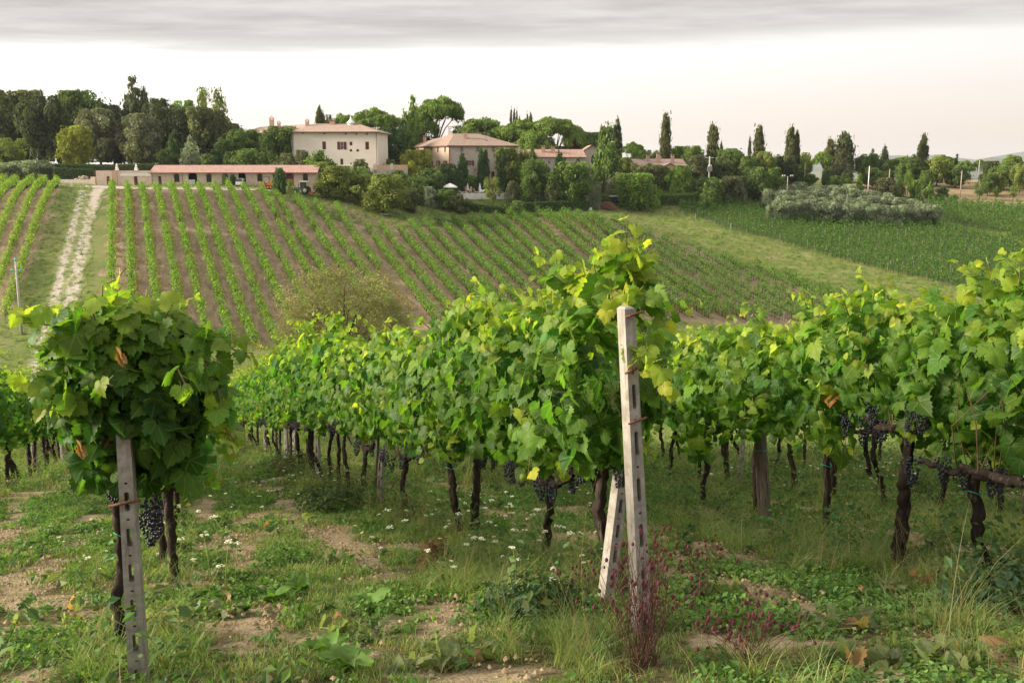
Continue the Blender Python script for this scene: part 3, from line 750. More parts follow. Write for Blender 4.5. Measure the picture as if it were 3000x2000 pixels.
class Facade:
    def __init__(s, A, B, z0):
        s.A = np.array(A[:2], float); s.B = np.array(B[:2], float); s.z0 = z0
        s.len = np.linalg.norm(s.B - s.A); s.d = (s.B - s.A) / s.len
        n = np.array((s.d[1], -s.d[0])); s.n = n if np.dot(n, s.A + s.B) < 0 else -n
        s.O = np.array((s.A[0], s.A[1], z0))
    def uz(s, px, py):
        r_ = ray(px, py); M_ = np.array([[r_[0], -s.d[0]], [r_[1], -s.d[1]]])
        t, u = np.linalg.solve(M_, s.A); return u, r_[2]*t - s.z0
    def P(s, u, z, n=0.0):
        q = s.d*u + s.n*n; return (q[0], q[1], z)           # relative to the root at A
    def rect(s, x0, x1, y0, y1):
        u0, zt = s.uz(x0, y0); u1, zb = s.uz(x1, y1); return u0, u1, zb, zt
    def box(s, mb, u0, u1, z0, z1, n0, n1):
        return mb.add([s.P(u0,z0,n1), s.P(u1,z0,n1), s.P(u1,z0,n0), s.P(u0,z0,n0), s.P(u0,z1,n1), s.P(u1,z1,n1), s.P(u1,z1,n0), s.P(u0,z1,n0)],
                      [(0,3,2,1),(4,5,6,7),(0,1,5,4),(1,2,6,5),(2,3,7,6),(3,0,4,7)])
    def wall(s, mb, u0, u1, z0, z1, ops=(), depth=0.3):
        """ops: (u0,u1,z0,z1,arched)"""
        us = sorted({u0, u1, *[o[0] for o in ops], *[o[1] for o in ops]}); zs = sorted({z0, z1, *[o[2] for o in ops], *[o[3] for o in ops]})
        us = [u for u in us if u0 <= u <= u1]; zs = [z for z in zs if z0 <= z <= z1]
        for a, b in zip(us, us[1:]):
            for c, e in zip(zs, zs[1:]):
                m, k = (a+b)/2, (c+e)/2
                if any(o[0] < m < o[1] and o[2] < k < o[3] for o in ops): continue
                mb.add([s.P(a,c), s.P(b,c), s.P(b,e), s.P(a,e)], [(0,1,2,3)])
        for (a, b, c, e, arch) in ops:
            if arch:
                r_ = (b-a)/2; rise = min(r_, e-c) * (1.0 if arch is True else arch); sp = e - rise; n = 10
                arc = [((a+b)/2 - r_*math.cos(math.pi*i/n), sp + rise*math.sin(math.pi*i/n)) for i in range(n+1)]
                h = n // 2
                mb.add([s.P(a, e)] + [s.P(*p) for p in arc[:h+1]], [(0, i+1, i+2) for i in range(h)])
                mb.add([s.P(b, e)] + [s.P(*p) for p in arc[h:]], [(0, i+1, i+2) for i in range(h)])
                loop = [(a, c)] + arc + [(b, c)]
            else: loop = [(a, c), (a, e), (b, e), (b, c)]
            vs = [s.P(*p) for p in loop] + [s.P(*p, -depth) for p in loop]; k = len(loop)
            mb.add(vs, [(i, i+1, k+i+1, k+i) for i in range(k-1)])
    def arch_panel(s, a, b, c, e, arch, n_off, inset=0.0):
        """flat panel filling an opening, returned as MB with small thickness"""
        mb = MB(); a += inset; b -= inset; c += inset; e -= inset
        if arch:
            r_ = (b-a)/2; rise = min(r_, e-c) * (1.0 if arch is True else arch); sp = e - rise; n = 10
            lp = [(b, c)] + [((a+b)/2 + r_*math.cos(math.pi*i/n), sp + rise*math.sin(math.pi*i/n)) for i in range(n+1)] + [(a, c)]
        else: lp = [(b, c), (b, e), (a, e), (a, c)]
        k = len(lp); mb.add([s.P(*p, n_off) for p in lp] + [s.P(*p, n_off - 0.05) for p in lp], [tuple(range(k))] + [(i, (i+1) % k, k+(i+1) % k, k+i) for i in range(k)])
        return mb
def window(fc, root, r_, arch=False, kind='glass', depth=0.18, shutters=None, trim=None, grid=(1, 1)):
    """a window or door as a part of a building; r_ = (u0,u1,z0,z1)"""
    a, b, c, e = r_
    if kind == 'closed':
        w = fc.arch_panel(a, b, c, e, arch, -0.06).build('window', M['shutter'], root)
        mb = MB(); m = (a+b)/2; fc.box(mb, m-0.02, m+0.02, c+0.03, e-0.03 - ((b-a)/2 if arch else 0)*0.2, -0.06, -0.03); mb.build('slat', M['iron'], w)
    elif kind == 'door':
        w = fc.arch_panel(a, b, c, e, arch, -0.15).build('door', M['shutter'], root)
        mb = MB(); m = (a+b)/2; fc.box(mb, m-0.02, m+0.02, c, e - (b-a)*0.15, -0.15, -0.12); mb.build('batten', M['iron'], w)
    elif kind == 'void':
        w = fc.arch_panel(a, b, c, e, arch, -1.6).build('doorway', M['dark_inside'], root)
        mb = MB(); fc.wall(mb, a-0.02, b+0.02, c, e, [(a, b, c, e, arch)], 1.6); mb.build('reveal', M['dark_inside'], w)
    else:
        mb = MB(); t = 0.07
        fc.box(mb, a, a+t, c, e, -depth, -depth+0.08); fc.box(mb, b-t, b, c, e, -depth, -depth+0.08)
        fc.box(mb, a+t, b-t, c, c+t, -depth, -depth+0.078); fc.box(mb, a+t, b-t, e-t, e, -depth, -depth+0.078)
        gx, gy = grid
        for i in range(1, gx+1):
            if gx > 0 and i < gx+1: u = a + (b-a)*i/(gx+1); fc.box(mb, u-0.025, u+0.025, c+t, e-t, -depth, -depth+0.06)
        for i in range(1, gy+1): z = c + (e-c)*i/(gy+1); fc.box(mb, a+t, b-t, z-0.02, z+0.02, -depth, -depth+0.05)
        w = mb.build('window', M['frame_white'] if kind == 'glass' else M['iron'], root)
        fc.arch_panel(a, b, c, e, arch, -depth-0.02).build('pane', M['glass'] if kind in ('glass', 'grate') else M['dark_inside'], w)
    if trim:
        mb = MB(); q = trim[0]
        fc.box(mb, a-q, a, c, e+(q if not arch else 0), -0.02, 0.03); fc.box(mb, b, b+q, c, e+(q if not arch else 0), -0.02, 0.03)
        if not arch: fc.box(mb, a, b, e, e+q, -0.02, 0.028)
        fc.box(mb, a-q, b+q, c-0.10, c, -0.02, 0.06)
        mb.build('surround', trim[1], w)
    if shutters:
        sw = shutters
        for u in (a - sw - 0.02, b + 0.02):
            mb = MB(); fc.box(mb, u, u+sw, c, e, 0.012, 0.06)
            for k in range(6): z = c + (e-c)*(k+0.5)/6; fc.box(mb, u+0.06, u+sw-0.06, z-0.03, z+0.03, 0.06, 0.075)
            mb.build('shutter', M['shutter'], w)
    return w
def roof_slab(name, polys, mat, parent, thick=0.16):
    mb = MB()
    for pl in polys:
        k = len(pl); lo = [(x, y, z-thick) for x, y, z in pl]
        mb.add(list(pl)+lo, [tuple(range(k)), tuple(range(2*k-1, k-1, -1))] + [(i, k+i, k+(i+1) % k, (i+1) % k) for i in range(k)])
    o = mb.build(name, mat, parent)
    bm = bmesh.new(); bm.from_mesh(o.data); bmesh.ops.recalc_face_normals(bm, faces=bm.faces); bm.to_mesh(o.data); bm.free(); return o
def chimney(parent, x, y, z, w, h, mat, cap=True, style='flat'):
    mb = MB().box(x-w/2, x+w/2, y-w/2, y+w/2, z-0.8, z+h); c = mb.build('chimney', mat, parent)
    if cap:
        k = MB(); 
        for sx in (-1, 1):
            for sy in (-1, 1): k.box(x+sx*w*0.38-0.05, x+sx*w*0.38+0.05, y+sy*w*0.38-0.05, y+sy*w*0.38+0.05, z+h, z+h+0.22)
        if style == 'flat': k.box(x-w*0.65, x+w*0.65, y-w*0.65, y+w*0.65, z+h+0.22, z+h+0.32)
        else:
            q = w*0.7; zz = z+h+0.22
            k.add([(x-q,y-q,zz),(x+q,y-q,zz),(x+q,y+q,zz),(x-q,y+q,zz),(x,y,zz+w*0.8)], [(0,1,4),(1,2,4),(2,3,4),(3,0,4),(3,2,1,0)])
        k.build('chimney_cap', M['brick_trim'], c)
    return c
def set_uv(*a): pass

# ---------------------------------------------------------------- long barn with arched openings
def long_barn():
    A = hit(352, 545, 0)[:2]; D0 = 205.5
    A = W(446, 546, D0); B = W(928, 548, D0 + 1.5)
    z0 = min(G(A[0], A[1]), G(B[0], B[1])) - 0.3
    fc = Facade(A, B, z0); root = empty('long_barn', fc.O)
    tag(root, 'long low brick barn with pink tiled roof and arched openings', 'barn')
    _, ze = fc.uz(700, 503.5); L_ = fc.len
    ops = []; items = []
    for x0, x1, y0, y1, arch, kind in ((509,526,509,534,True,'grate'),(551,578.5,506,546,0.75,'void'),(603.6,620.4,508.5,534,True,'grate'),(650,669,508.5,536,True,'grate'),
            (697.5,721,505.5,546,True,'void'),(753,769,508,532,True,'grate'),(799,813,508.5,533,True,'grate'),(836,861.5,505,546,True,'door'),(887,902,508,530,True,'grate'),(462.6,474,516,543,False,'door')):
        r_ = list(fc.rect(x0, x1, y0, y1)); r_[2] = max(r_[2], 0.31); ops.append((*r_, arch)); items.append((r_, arch, kind))
    mb = MB(); fc.wall(mb, 0, L_, 0, ze, ops, 0.45)
    dep = 7.0
    mb.add([fc.P(0,0,-dep), fc.P(L_,0,-dep), fc.P(L_,ze,-dep), fc.P(0,ze,-dep)], [(3,2,1,0)])
    for u in (0, L_): mb.add([fc.P(u,0,0), fc.P(u,0,-dep), fc.P(u,ze,-dep), fc.P(u,ze+1.2,-3.6), fc.P(u,ze,0)], [(0,1,2,3,4)])
    mb.build('wall', M['brick'], root)
    for r_, arch, kind in items:
        w = window(fc, root, r_, arch, kind, 0.25, grid=(2, 3))
        if arch and kind != 'void':                       # brick voussoirs round the head
            a, b, c, e = r_; k = MB(); n = 9; R0 = (b-a)/2; R1 = R0 + 0.28; sp = e - R0
            for i in range(n):
                t0 = math.pi*(i+0.06)/n; t1 = math.pi*(i+0.94)/n; m = (a+b)/2
                q = [(m - R0*math.cos(t0), sp + R0*math.sin(t0)), (m - R0*math.cos(t1), sp + R0*math.sin(t1)), (m - R1*math.cos(t1), sp + R1*math.sin(t1)), (m - R1*math.cos(t0), sp + R1*math.sin(t0))]
                k.add([fc.P(*p, 0.03) for p in q] + [fc.P(*p, -0.05) for p in q], [(0,1,2,3)] + [(j, (j+1) % 4, 4+(j+1) % 4, 4+j) for j in range(4)])
            k.build('arch_surround', M['brick_trim'], w)
    ov = 0.45; zr = ze + 1.35; m = 3.7
    roof = roof_slab('roof', [[fc.P(-0.4, ze-0.12, ov), fc.P(L_+0.3, ze-0.12, ov), fc.P(L_+0.3, zr, -m), fc.P(-0.4, zr, -m)],
                       [fc.P(L_+0.3, ze-0.1, -2*m-ov), fc.P(-0.4, ze-0.1, -2*m-ov), fc.P(-0.4, zr-0.004, -m-0.01), fc.P(L_+0.3, zr-0.004, -m-0.01)]],
              tile_material('barn_tiles', (0.40, 0.235, 0.195), (0.48, 0.32, 0.275), (0.33, 0.205, 0.175), -math.atan2(fc.d[1], fc.d[0])), root)
    mb = MB(); mb.tube([fc.P(-0.4, ze-0.2, ov+0.06), fc.P(L_+0.3, ze-0.2, ov+0.06)], 0.07, 6); mb.build('gutter', M['copper_pipe'], roof)
    for px in (535, 680):
        u, _ = fc.uz(px, 520); mb = MB().tube([fc.P(u, ze-0.2, 0.08), fc.P(u, 0.2, 0.08)], 0.05, 6); mb.build('downpipe', M['copper_pipe'], root)
    return fc, ze
BARN, BARN_ZE = long_barn()

# ---------------------------------------------------------------- terrace wall left of the barn
def terrace_wall():
    A = W(283, 541, 205.0); B = W(445.6, 545.6, 205.3); z0 = min(G(A[0], A[1]), G(B[0], B[1])) - 0.3
    fc = Facade(A, B, z0); root = empty('terrace_wall', fc.O); tag(root, 'brick terrace wall with burgundy doors and pale lintel band, left of the barn', 'wall')
    _, zt = fc.uz(370, 500); zt -= 0.0; L_ = fc.len
    ops = []; it = []
    for x0, x1, y0, y1 in ((311.7,322.3,517,541),(392,404,517,543.5),(334,337,516,524)):
        r_ = list(fc.rect(x0, x1, y0, y1)); r_[2] = max(r_[2], 0.31); ops.append((*r_, False)); it.append(r_)
    mb = MB(); fc.wall(mb, 0, L_, 0, zt, ops, 0.4); dep = 8.0
    mb.add([fc.P(0,0,0), fc.P(0,0,-dep), fc.P(0,zt,-dep), fc.P(0,zt,0)], [(0,1,2,3)])
    mb.add([fc.P(0,zt-0.5,-0.35), fc.P(L_,zt-0.5,-0.35), fc.P(L_,zt-0.5,-dep), fc.P(0,zt-0.5,-dep)], [(0,1,2,3)])
    mb.add([fc.P(0,zt,0), fc.P(L_,zt,0), fc.P(L_,zt,-0.35), fc.P(0,zt,-0.35), fc.P(0,zt-0.5,-0.35), fc.P(L_,zt-0.5,-0.35)], [(0,1,2,3),(3,2,5,4)])
    mb.build('wall', M['brick'], root)
    for r_ in it[:2]: window(fc, root, r_, False, 'door')
    window(fc, root, it[2], False, 'void')
    a = fc.rect(351, 445.5, 508.5, 516); k = MB(); fc.box(k, a[0], min(a[1], L_-0.01), a[2], a[3], 0.0, 0.05); k.build('lintel_band', M['white_render'], root)
    a = fc.rect(327, 345, 500, 541); k = MB(); fc.box(k, a[0], a[1], 0, zt+0.05, -0.05, 0.12); k.build('buttress', M['brick_trim'], root)
    # low iron fence along the terrace edge
    k = MB()
    for u in np.arange(0.3, L_ - 1.5, 0.9): fc.box(k, u-0.02, u+0.02, zt, zt+0.8, -0.22, -0.18)
    fc.box(k, 0.3, L_-1.5, zt+0.76, zt+0.82, -0.23, -0.17); fc.box(k, 0.3, L_-1.5, zt+0.4, zt+0.43, -0.225, -0.175); k.build('railing', M['iron'], root)
    return fc, zt
TERR, TERR_Z = terrace_wall()
def dry_stone_wall():
    A = W(160, 537, 206.5); B = W(283, 541, 205.1); z0 = min(G(A[0], A[1]), G(B[0], B[1])) - 0.2
    fc = Facade(A, B, z0); root = empty('stone_wall', fc.O); tag(root, 'low grey rubble wall running left from the terrace under the hedge', 'wall')
    k = MB(); fc.box(k, 0, fc.len-0.2, 0, 1.35, -0.4, 0); k.build('wall', M['stone'], root)
    k = MB(); fc.box(k, fc.len-1.2, fc.len-0.21, 0, 1.9, -0.5, 0.08); k.build('pier', M['stone_warm'], root)
dry_stone_wall()

# ---------------------------------------------------------------- cream villa
def villa():
    D0 = 227.0
    A = W(864, 500, D0 + 1.0); B = W(1108, 500, D0); zg = G(A[0], A[1]); z0 = zg - 1.2
    fc = Facade(A, B, z0); root = empty('villa', fc.O); tag(root, 'large cream plastered villa with burgundy shutters and tiled hip roof', 'house')
    _, ze = fc.uz(990, 385); L_ = fc.len; dep = 13.0
    ops = []; it = []
    def Q(x0, x1, y0, y1): return 650 + x0/3.733, 650 + x1/3.733, 220 + y0/3.733, 220 + y1/3.733
    spec = [(870,897,614,645,False,'glass',None),(1107,1133,618,652,False,'glass',None),(1340,1368,620,655,False,'glass',None),(1458,1483,620,657,False,'glass',None),(1572,1598,622,657,False,'glass',None),
            (1097,1140,727,815,False,'closed',None),(1292,1332,730,815,False,'glass',0.62),(1397,1427,730,770,False,'closed',None),(1397,1427,810,838,True,'closed',None),(1470,1500,810,838,True,'closed',None),
            (1568,1610,730,815,False,'closed',None),(1295,1328,915,980,False,'closed',None),(1405,1418,957,978,False,'closed',None)]
    for x0, x1, y0, y1, arch, kind, sh in spec:
        r_ = fc.rect(*Q(x0, x1, y0, y1)); ops.append((*r_, arch)); it.append((r_, arch, kind, sh))
    mb = MB(); fc.wall(mb, 0, L_, 0, ze, ops, 0.25)
    mb.add([fc.P(L_,0,0), fc.P(L_,0,-dep), fc.P(L_,ze,-dep), fc.P(L_,ze,0)], [(0,1,2,3)])
    # wing turning back on the left
    C = W(706, 500, 250); cu = np.array(C[:2]) - fc.A
    wn = np.array((cu[1], -cu[0])) / np.linalg.norm(cu); wn = -wn if wn[1] < 0 else wn
    c3 = (cu[0], cu[1]); q = cu + wn*11
    mb.add([(0,0,0), (*c3,0), (*c3,ze), (0,0,ze)], [(0,1,2,3)])
    mb.add([(*c3,0), (q[0],q[1],0), (q[0],q[1],ze), (*c3,ze)], [(0,1,2,3)])
    bk = fc.P(L_, 0, -dep); mb.add([bk, (q[0],q[1],0), (q[0],q[1],ze), (bk[0],bk[1],ze)], [(0,1,2,3)])
    mb.build('wall', M['plaster_cream'], root)
    for r_, arch, kind, sh in it: window(fc, root, r_, arch, kind, 0.16, sh, None, (1, 1))
    tm = tile_material('villa_tiles', (0.36, 0.25, 0.20), (0.46, 0.35, 0.29), (0.30, 0.235, 0.195), -math.atan2(fc.d[1], fc.d[0]))
    ov = 0.7; _, zr = fc.uz(950, 366.5); zr = ze + 1.9
    e = lambda u, n: fc.P(u, ze-0.15, n)
    r1 = fc.P(3.0, zr, -dep/2); r2 = fc.P(L_-5.5, zr, -dep/2)
    w0 = np.array(c3) - wn*ov; cm = cu + wn*5.5
    ww = (w0[0], w0[1], ze-0.15); wr = (cm[0], cm[1], zr-0.05)
    roof = roof_slab('roof', [[e(0, ov), e(L_+ov, ov), r2, r1], [e(L_+ov, ov), e(L_+ov, -dep-ov), r2], [e(L_+ov, -dep-ov), e(0, -dep-ov), r1, r2],
                       [ww, e(0, ov), r1, wr], [wr, r1, e(0, -dep-ov), (q[0], q[1], ze-0.15)], [ww, wr, (q[0], q[1], ze-0.15)]], tm, root)
    mb = MB(); mb.tube([e(0, ov+0.05), e(L_+ov, ov+0.05)], 0.08, 6); mb.tube([ww, e(0, ov+0.05)], 0.08, 6); mb.build('gutter', M['copper_pipe'], roof)
    for px, w, h, sty, nn in ((803.5,0.95,1.9,'peak',None),(822,0.7,0.9,'peak',None),(884,0.75,1.0,'peak',-5.0),(955.5,1.15,1.1,'flat',-6.2),(1025,0.9,0.7,'flat',-6.4)):
        if nn is None:
            t = 0.60 if px < 810 else 0.47; p = (c3[0]*t + wn[0]*3.2, c3[1]*t + wn[1]*3.2)
        else:
            u, _ = fc.uz(px, 372); p = fc.P(u, 0, nn)[:2]
        chimney(roof, p[0], p[1], zr-0.6, w, h, M['brick_trim'], True, sty)
    u, _ = fc.uz(1012, 372); p = fc.P(u, 0, -6.0)
    k = MB().lathe([(0.8, 0), (0.8, 0.5), (1.0, 0.55), (1.0, 0.7), (0.6, 1.1), (0.25, 1.5), (0.1, 2.1), (0.0, 2.3)], (p[0], p[1], zr-0.5), 12); k.build('cupola', M['white_render'], roof)
    u, _ = fc.uz(1107, 450); k = MB().tube([fc.P(L_-0.25, ze-0.3, 0.1), fc.P(L_-0.25, 0.3, 0.1)], 0.06, 6); k.build('downpipe', M['copper_pipe'], root)
    for x0, x1, y0, y1 in ((1345,1368,990,1015),(1378,1402,992,1018)):
        r_ = fc.rect(*Q(x0, x1, y0, y1)); k = MB(); fc.box(k, r_[0], r_[1], r_[2], r_[3], 0.05, 0.4); a = k.build('air_unit', M['white_render'], root)
        k = MB(); m = ((r_[0]+r_[1])/2, (r_[2]+r_[3])/2); n = 12; rad = 0.26
        k.add([fc.P(m[0]+rad*math.cos(2*math.pi*i/n), m[1]+rad*math.sin(2*math.pi*i/n), 0.41) for i in range(n)], [tuple(range(n))]); k.build('fan', M['iron'], a)
    # garden wall to the right with brick coping
    A2 = W(1090, 505, 225.5); B2 = W(1195, 500, 226.5); f2 = Facade(A2, B2, G(A2[0], A2[1]) - 1.5); r2_ = empty('garden_wall', f2.O); tag(r2_, 'stone garden wall with orange plaster upper band beside the villa', 'wall')
    zt = f2.uz(1140, 483)[1]; zm = f2.uz(1140, 496)[1]
    k = MB(); f2.box(k, 0, f2.len, 0, zm, -0.4, 0); k.build('base_wall', M['stone'], r2_)
    k = MB(); f2.box(k, 0.3, f2.len, zm, zt, -0.3, -0.05); k.build('upper_wall', M['plaster_orange'], r2_)
    for px in (1101, 1148):
        u, _ = f2.uz(px, 490); k = MB(); f2.box(k, u-0.28, u+0.28, zm, zt+0.3, -0.42, 0.06); k.build('pillar', M['white_render'], r2_)
    return fc
VILLA = villa()

# ---------------------------------------------------------------- stone farmhouse
def stone_house():
    Bc = W(1315.8, 530, 238.0); C = W(1517.5, 530, 241.0); A = W(1195, 530, 261.0)
    z0 = min(G(*Bc[:2]), G(*C[:2]), G(*A[:2])) - 0.5
    ff = Facade(Bc, C, z0); root = empty('stone_farmhouse', ff.O); tag(root, 'two-storey rubble stone farmhouse with broad brown tiled hip roof', 'house')
    fl = Facade(A, Bc, z0); sh = fl.O - ff.O
    fl.P = (lambda u, z, n=0.0, f=fl, s=sh: (f.d[0]*u + f.n[0]*n + s[0], f.d[1]*u + f.n[1]*n + s[1], z))
    _, ze = ff.uz(1400, 425.8)
    def Q(x0, x1, y0, y1): return 1150 + x0/3.618, 1150 + x1/3.618, 260 + y0/3.618, 260 + y1/3.618
    trim = (0.16, M['brick_trim'])
    opsf = []; itf = []
    for s_ in ((718,750,618,670,'glass',None),(888,920,618,670,'glass',None),(1057,1087,620,670,'glass',None),(1280,1307,620,670,'glass',None),
               (805,842,762,815,'glass',0.5),(912,940,765,822,'closed',None),(866,884,842,884,'glass',None),(1200,1228,765,820,'closed',None),(1048,1078,880,950,'door',None),(868,884,845,880,'glass',None)):
        if s_[0] == 868: continue
        r_ = ff.rect(*Q(*s_[:4])); opsf.append((*r_, False)); itf.append((r_, s_[4], s_[5]))
    opsl = []; itl = []
    for s_ in ((196,211,633,684,'glass',None),(262,280,630,680,'glass',None),(333,350,628,678,'glass',None),(402,420,625,675,'glass',None),(473,490,622,673,'glass',None),(550,567,620,672,'glass',None),
               (410,430,768,822,'closed',None),(473,497,765,825,'glass',0.42),(548,572,765,818,'glass',0.42)):
        r_ = fl.rect(*Q(*s_[:4])); opsl.append((*r_, False)); itl.append((r_, s_[4], s_[5]))
    mb = MB(); ff.wall(mb, 0, ff.len, 0, ze, opsf, 0.35); bk = np.array(fl.P(0, 0)) + np.array(ff.P(ff.len, 0))
    c = ff.P(ff.len, 0); a0 = fl.P(0, 0)
    mb.add([c, tuple(bk), (bk[0], bk[1], ze), (c[0], c[1], ze)], [(0,1,2,3)]); mb.add([tuple(bk), a0, (a0[0], a0[1], ze), (bk[0], bk[1], ze)], [(0,1,2,3)])
    mb.build('wall', M['stone'], root)
    mb = MB(); fl.wall(mb, 0, fl.len, 0, ze, opsl, 0.35); mb.build('side_wall', M['stone_warm'], root)  # same house stone, tinted warmer: sunlight on this side put into the colour
    for r_, k, s_ in itf: window(ff, root, r_, False, k, 0.2, s_, trim, (1, 1))
    for r_, k, s_ in itl: window(fl, root, r_, False, k, 0.2, s_, trim, (1, 1))
    mb = MB()
    for i in range(22):                                      # brick quoins on the corner
        z = 0.3 + i*(ze-0.4)/22; w = 0.55 if i % 2 else 0.3
        ff.box(mb, -0.02, w, z, z+(ze-0.4)/22-0.04, -0.1, 0.03)
    mb.build('quoins', M['brick_trim'], root)
    tm = tile_material('farmhouse_tiles', (0.27, 0.195, 0.155), (0.38, 0.29, 0.235), (0.24, 0.20, 0.165), -math.atan2(ff.d[1], ff.d[0]))
    ov = 0.55; zr = ze + 2.9
    fr = lambda u, n: np.array(ff.P(u, ze-0.1, n)); v = unit(np.array(a0[:2]))
    def pt(u, t, z): q = ff.d*u + v*t; return (q[0], q[1], z)
    Lf, Ll = ff.len, fl.len
    e0 = pt(-ov, -ov, ze-0.12); e1 = pt(Lf+ov, -ov, ze-0.12); e2 = pt(Lf+ov, Ll+ov, ze-0.12); e3 = pt(-ov, Ll+ov, ze-0.12)
    p1 = pt(Lf*0.30, Ll*0.34, zr); p2 = pt(Lf*0.66, Ll*0.34, zr); p3 = pt(Lf*0.5, Ll*0.68, zr)
    roof = roof_slab('roof', [[e0, e1, p2, p1], [e3, e0, p1, p3], [e1, e2, p3, p2], [e2, e3, p3], [p1, p2, p3]], tm, root)
    mb = MB(); mb.tube([e0, e1], 0.08, 6); mb.tube([e0, e3], 0.08, 6); mb.build('gutter', M['copper_pipe'], roof)
    k = MB().tube([ff.P(0.1, ze-0.2, 0.1), ff.P(0.1, 0.3, 0.1)], 0.06, 6); k.build('downpipe', M['copper_pipe'], root)
    def roofz(u, t): return ze + (zr-ze)*min(1, max(0, t/(Ll*0.34)), max(0, u/(Lf*0.30)), max(0, (Lf-u)/(Lf*0.34)))
    for u, t, w, h, mat in ((Lf*0.30, Ll*0.42, 1.0, 1.3, 'white_render'), (Lf*0.375, Ll*0.20, 0.85, 1.5, 'brick_trim'), (Lf*0.12, Ll*0.75, 0.8, 1.1, 'brick_trim'), (Lf*0.08, Ll*0.95, 0.7, 0.6, 'brick_trim')):
        q = pt(u, t, 0); chimney(roof, q[0], q[1], roofz(u, t) - (0.2 if t < Ll*0.4 else -0.1), w, h, M[mat], True)
    q0 = pt(Lf*0.61, Ll*0.12, roofz(Lf*0.61, Ll*0.12)+0.08); q1 = pt(Lf*0.655, Ll*0.12, q0[2]); q2 = pt(Lf*0.655, Ll*0.16, roofz(Lf*0.6, Ll*0.16)+0.08); q3 = pt(Lf*0.61, Ll*0.16, q2[2])
    k = MB().add([q0, q1, q2, q3], [(0,1,2,3)]); k.build('skylight', M['glass'], roof)
    # satellite dish on the white chimney
    q = pt(Lf*0.30, Ll*0.42, zr+1.0); k = MB().lathe([(0.0, 0.0), (0.25, 0.05), (0.45, 0.16)], (0, 0, 0), 12); k.build('satellite_dish', M['white_render'], roof, loc=(q[0]+0.4, q[1]-0.6, q[2]), rot=(R(65), 0, R(-25)))
stone_house()

# ---------------------------------------------------------------- low wing, back building, right cottage
def gable_house(name, label, A, B, dep, ze, rise, wallm, roofm, base_drop=0.6, ov=0.4, wins=(), gable=False, chims=()):
    z0 = min(G(A[0], A[1]), G(B[0], B[1])) - base_drop; fc = Facade(A, B, z0); root = empty(name, fc.O); tag(root, label, 'house')
    L_ = fc.len; ze = fc.uz(*ze)[1]; zr = ze + rise
    ops = []; it = []
    for w in wins:
        r_ = fc.rect(*w[:4]); ops.append((*r_, w[4])); it.append((r_, w[4], w[5]))
    mb = MB(); fc.wall(mb, 0, L_, 0, ze, ops, 0.3)
    if gable: mb.add([fc.P(0,ze), fc.P(L_,ze), fc.P(L_/2,zr)], [(0,1,2)])
    for u in (0, L_):
        mb.add([fc.P(u,0,0), fc.P(u,0,-dep), fc.P(u,ze,-dep)] + ([] if gable else [fc.P(u,zr,-dep/2)]) + [fc.P(u,ze,0)], [tuple(range(4 if gable else 5))])
    mb.add([fc.P(0,0,-dep), fc.P(L_,0,-dep), fc.P(L_,ze,-dep), fc.P(0,ze,-dep)], [(3,2,1,0)])
    if gable: mb.add([fc.P(0,ze,-dep), fc.P(L_,ze,-dep), fc.P(L_/2,zr,-dep)], [(2,1,0)])
    mb.build('wall', wallm, root)
    for r_, arch, kind in it: window(fc, root, r_, arch, kind, 0.2, None, None, (1, 1))
    if gable: pl = [[fc.P(-ov,ze-0.15,ov), fc.P(L_/2,zr+0.05,ov), fc.P(L_/2,zr+0.05,-dep-ov), fc.P(-ov,ze-0.15,-dep-ov)], [fc.P(L_/2,zr+0.05,ov), fc.P(L_+ov,ze-0.15,ov), fc.P(L_+ov,ze-0.15,-dep-ov), fc.P(L_/2,zr+0.05,-dep-ov)]]
    else: pl = [[fc.P(-ov,ze-0.15,ov), fc.P(L_+ov,ze-0.15,ov), fc.P(L_+ov,zr,-dep/2), fc.P(-ov,zr,-dep/2)], [fc.P(-ov,ze-0.15,-dep-ov), fc.P(-ov,zr,-dep/2-0.01), fc.P(L_+ov,zr,-dep/2-0.01), fc.P(L_+ov,ze-0.15,-dep-ov)]]
    roof = roof_slab('roof', pl, roofm, root)
    for px, nn, w, h in chims:
        u, _ = fc.uz(px, 470); p = fc.P(u, 0, nn); chimney(roof, p[0], p[1], ze + rise*0.5, w, h, M['brick_trim'], True)
    return fc
tm1 = tile_material('wing_tiles', (0.42, 0.26, 0.20), (0.50, 0.35, 0.28), (0.34, 0.24, 0.19), 0.05)
gable_house('low_wing', 'low stone wing with pinkish tiled roof adjoining the farmhouse', W(1519, 540, 243), W(1712, 540, 246), 7, (1600, 458), 1.7, M['stone'], tm1,
            wins=((1606,1612,471,482,False,'glass'),), chims=((1597,-2.2,0.8,1.4),(1626,-2.0,0.9,1.2)))
gable_house('stone_hall', 'pale stone gabled hall with big round-topped window behind the poplar', W(1703, 545, 250), W(1757, 545, 250.5), 16, (1725, 444), 1.5, M['stone'], tm1,
            wins=((1732,1753,452,481,True,'glass'),), gable=True)
gable_house('back_house', 'long brown roofed house behind the low wing', W(1590, 540, 260), W(1706, 540, 258), 9, (1650, 447), 1.7, M['stone_warm'], tile_material('back_tiles', (0.30, 0.215, 0.17), (0.40, 0.31, 0.25), (0.27, 0.22, 0.18), 0.0))
tm2 = tile_material('cottage_tiles', (0.42, 0.28, 0.24), (0.50, 0.37, 0.33), (0.34, 0.25, 0.22), 0.0)
gable_house('cottage', 'orange plastered cottage with pinkish roof among trees right of the poplar', W(1866, 520, 258), W(2010, 520, 260), 9, (1940, 484), 1.6, M['plaster_orange'], tm2,
            chims=((1906,-2.5,0.8,1.5),(1935,-2.0,0.95,2.0),(1976,-1.6,0.8,1.6)))
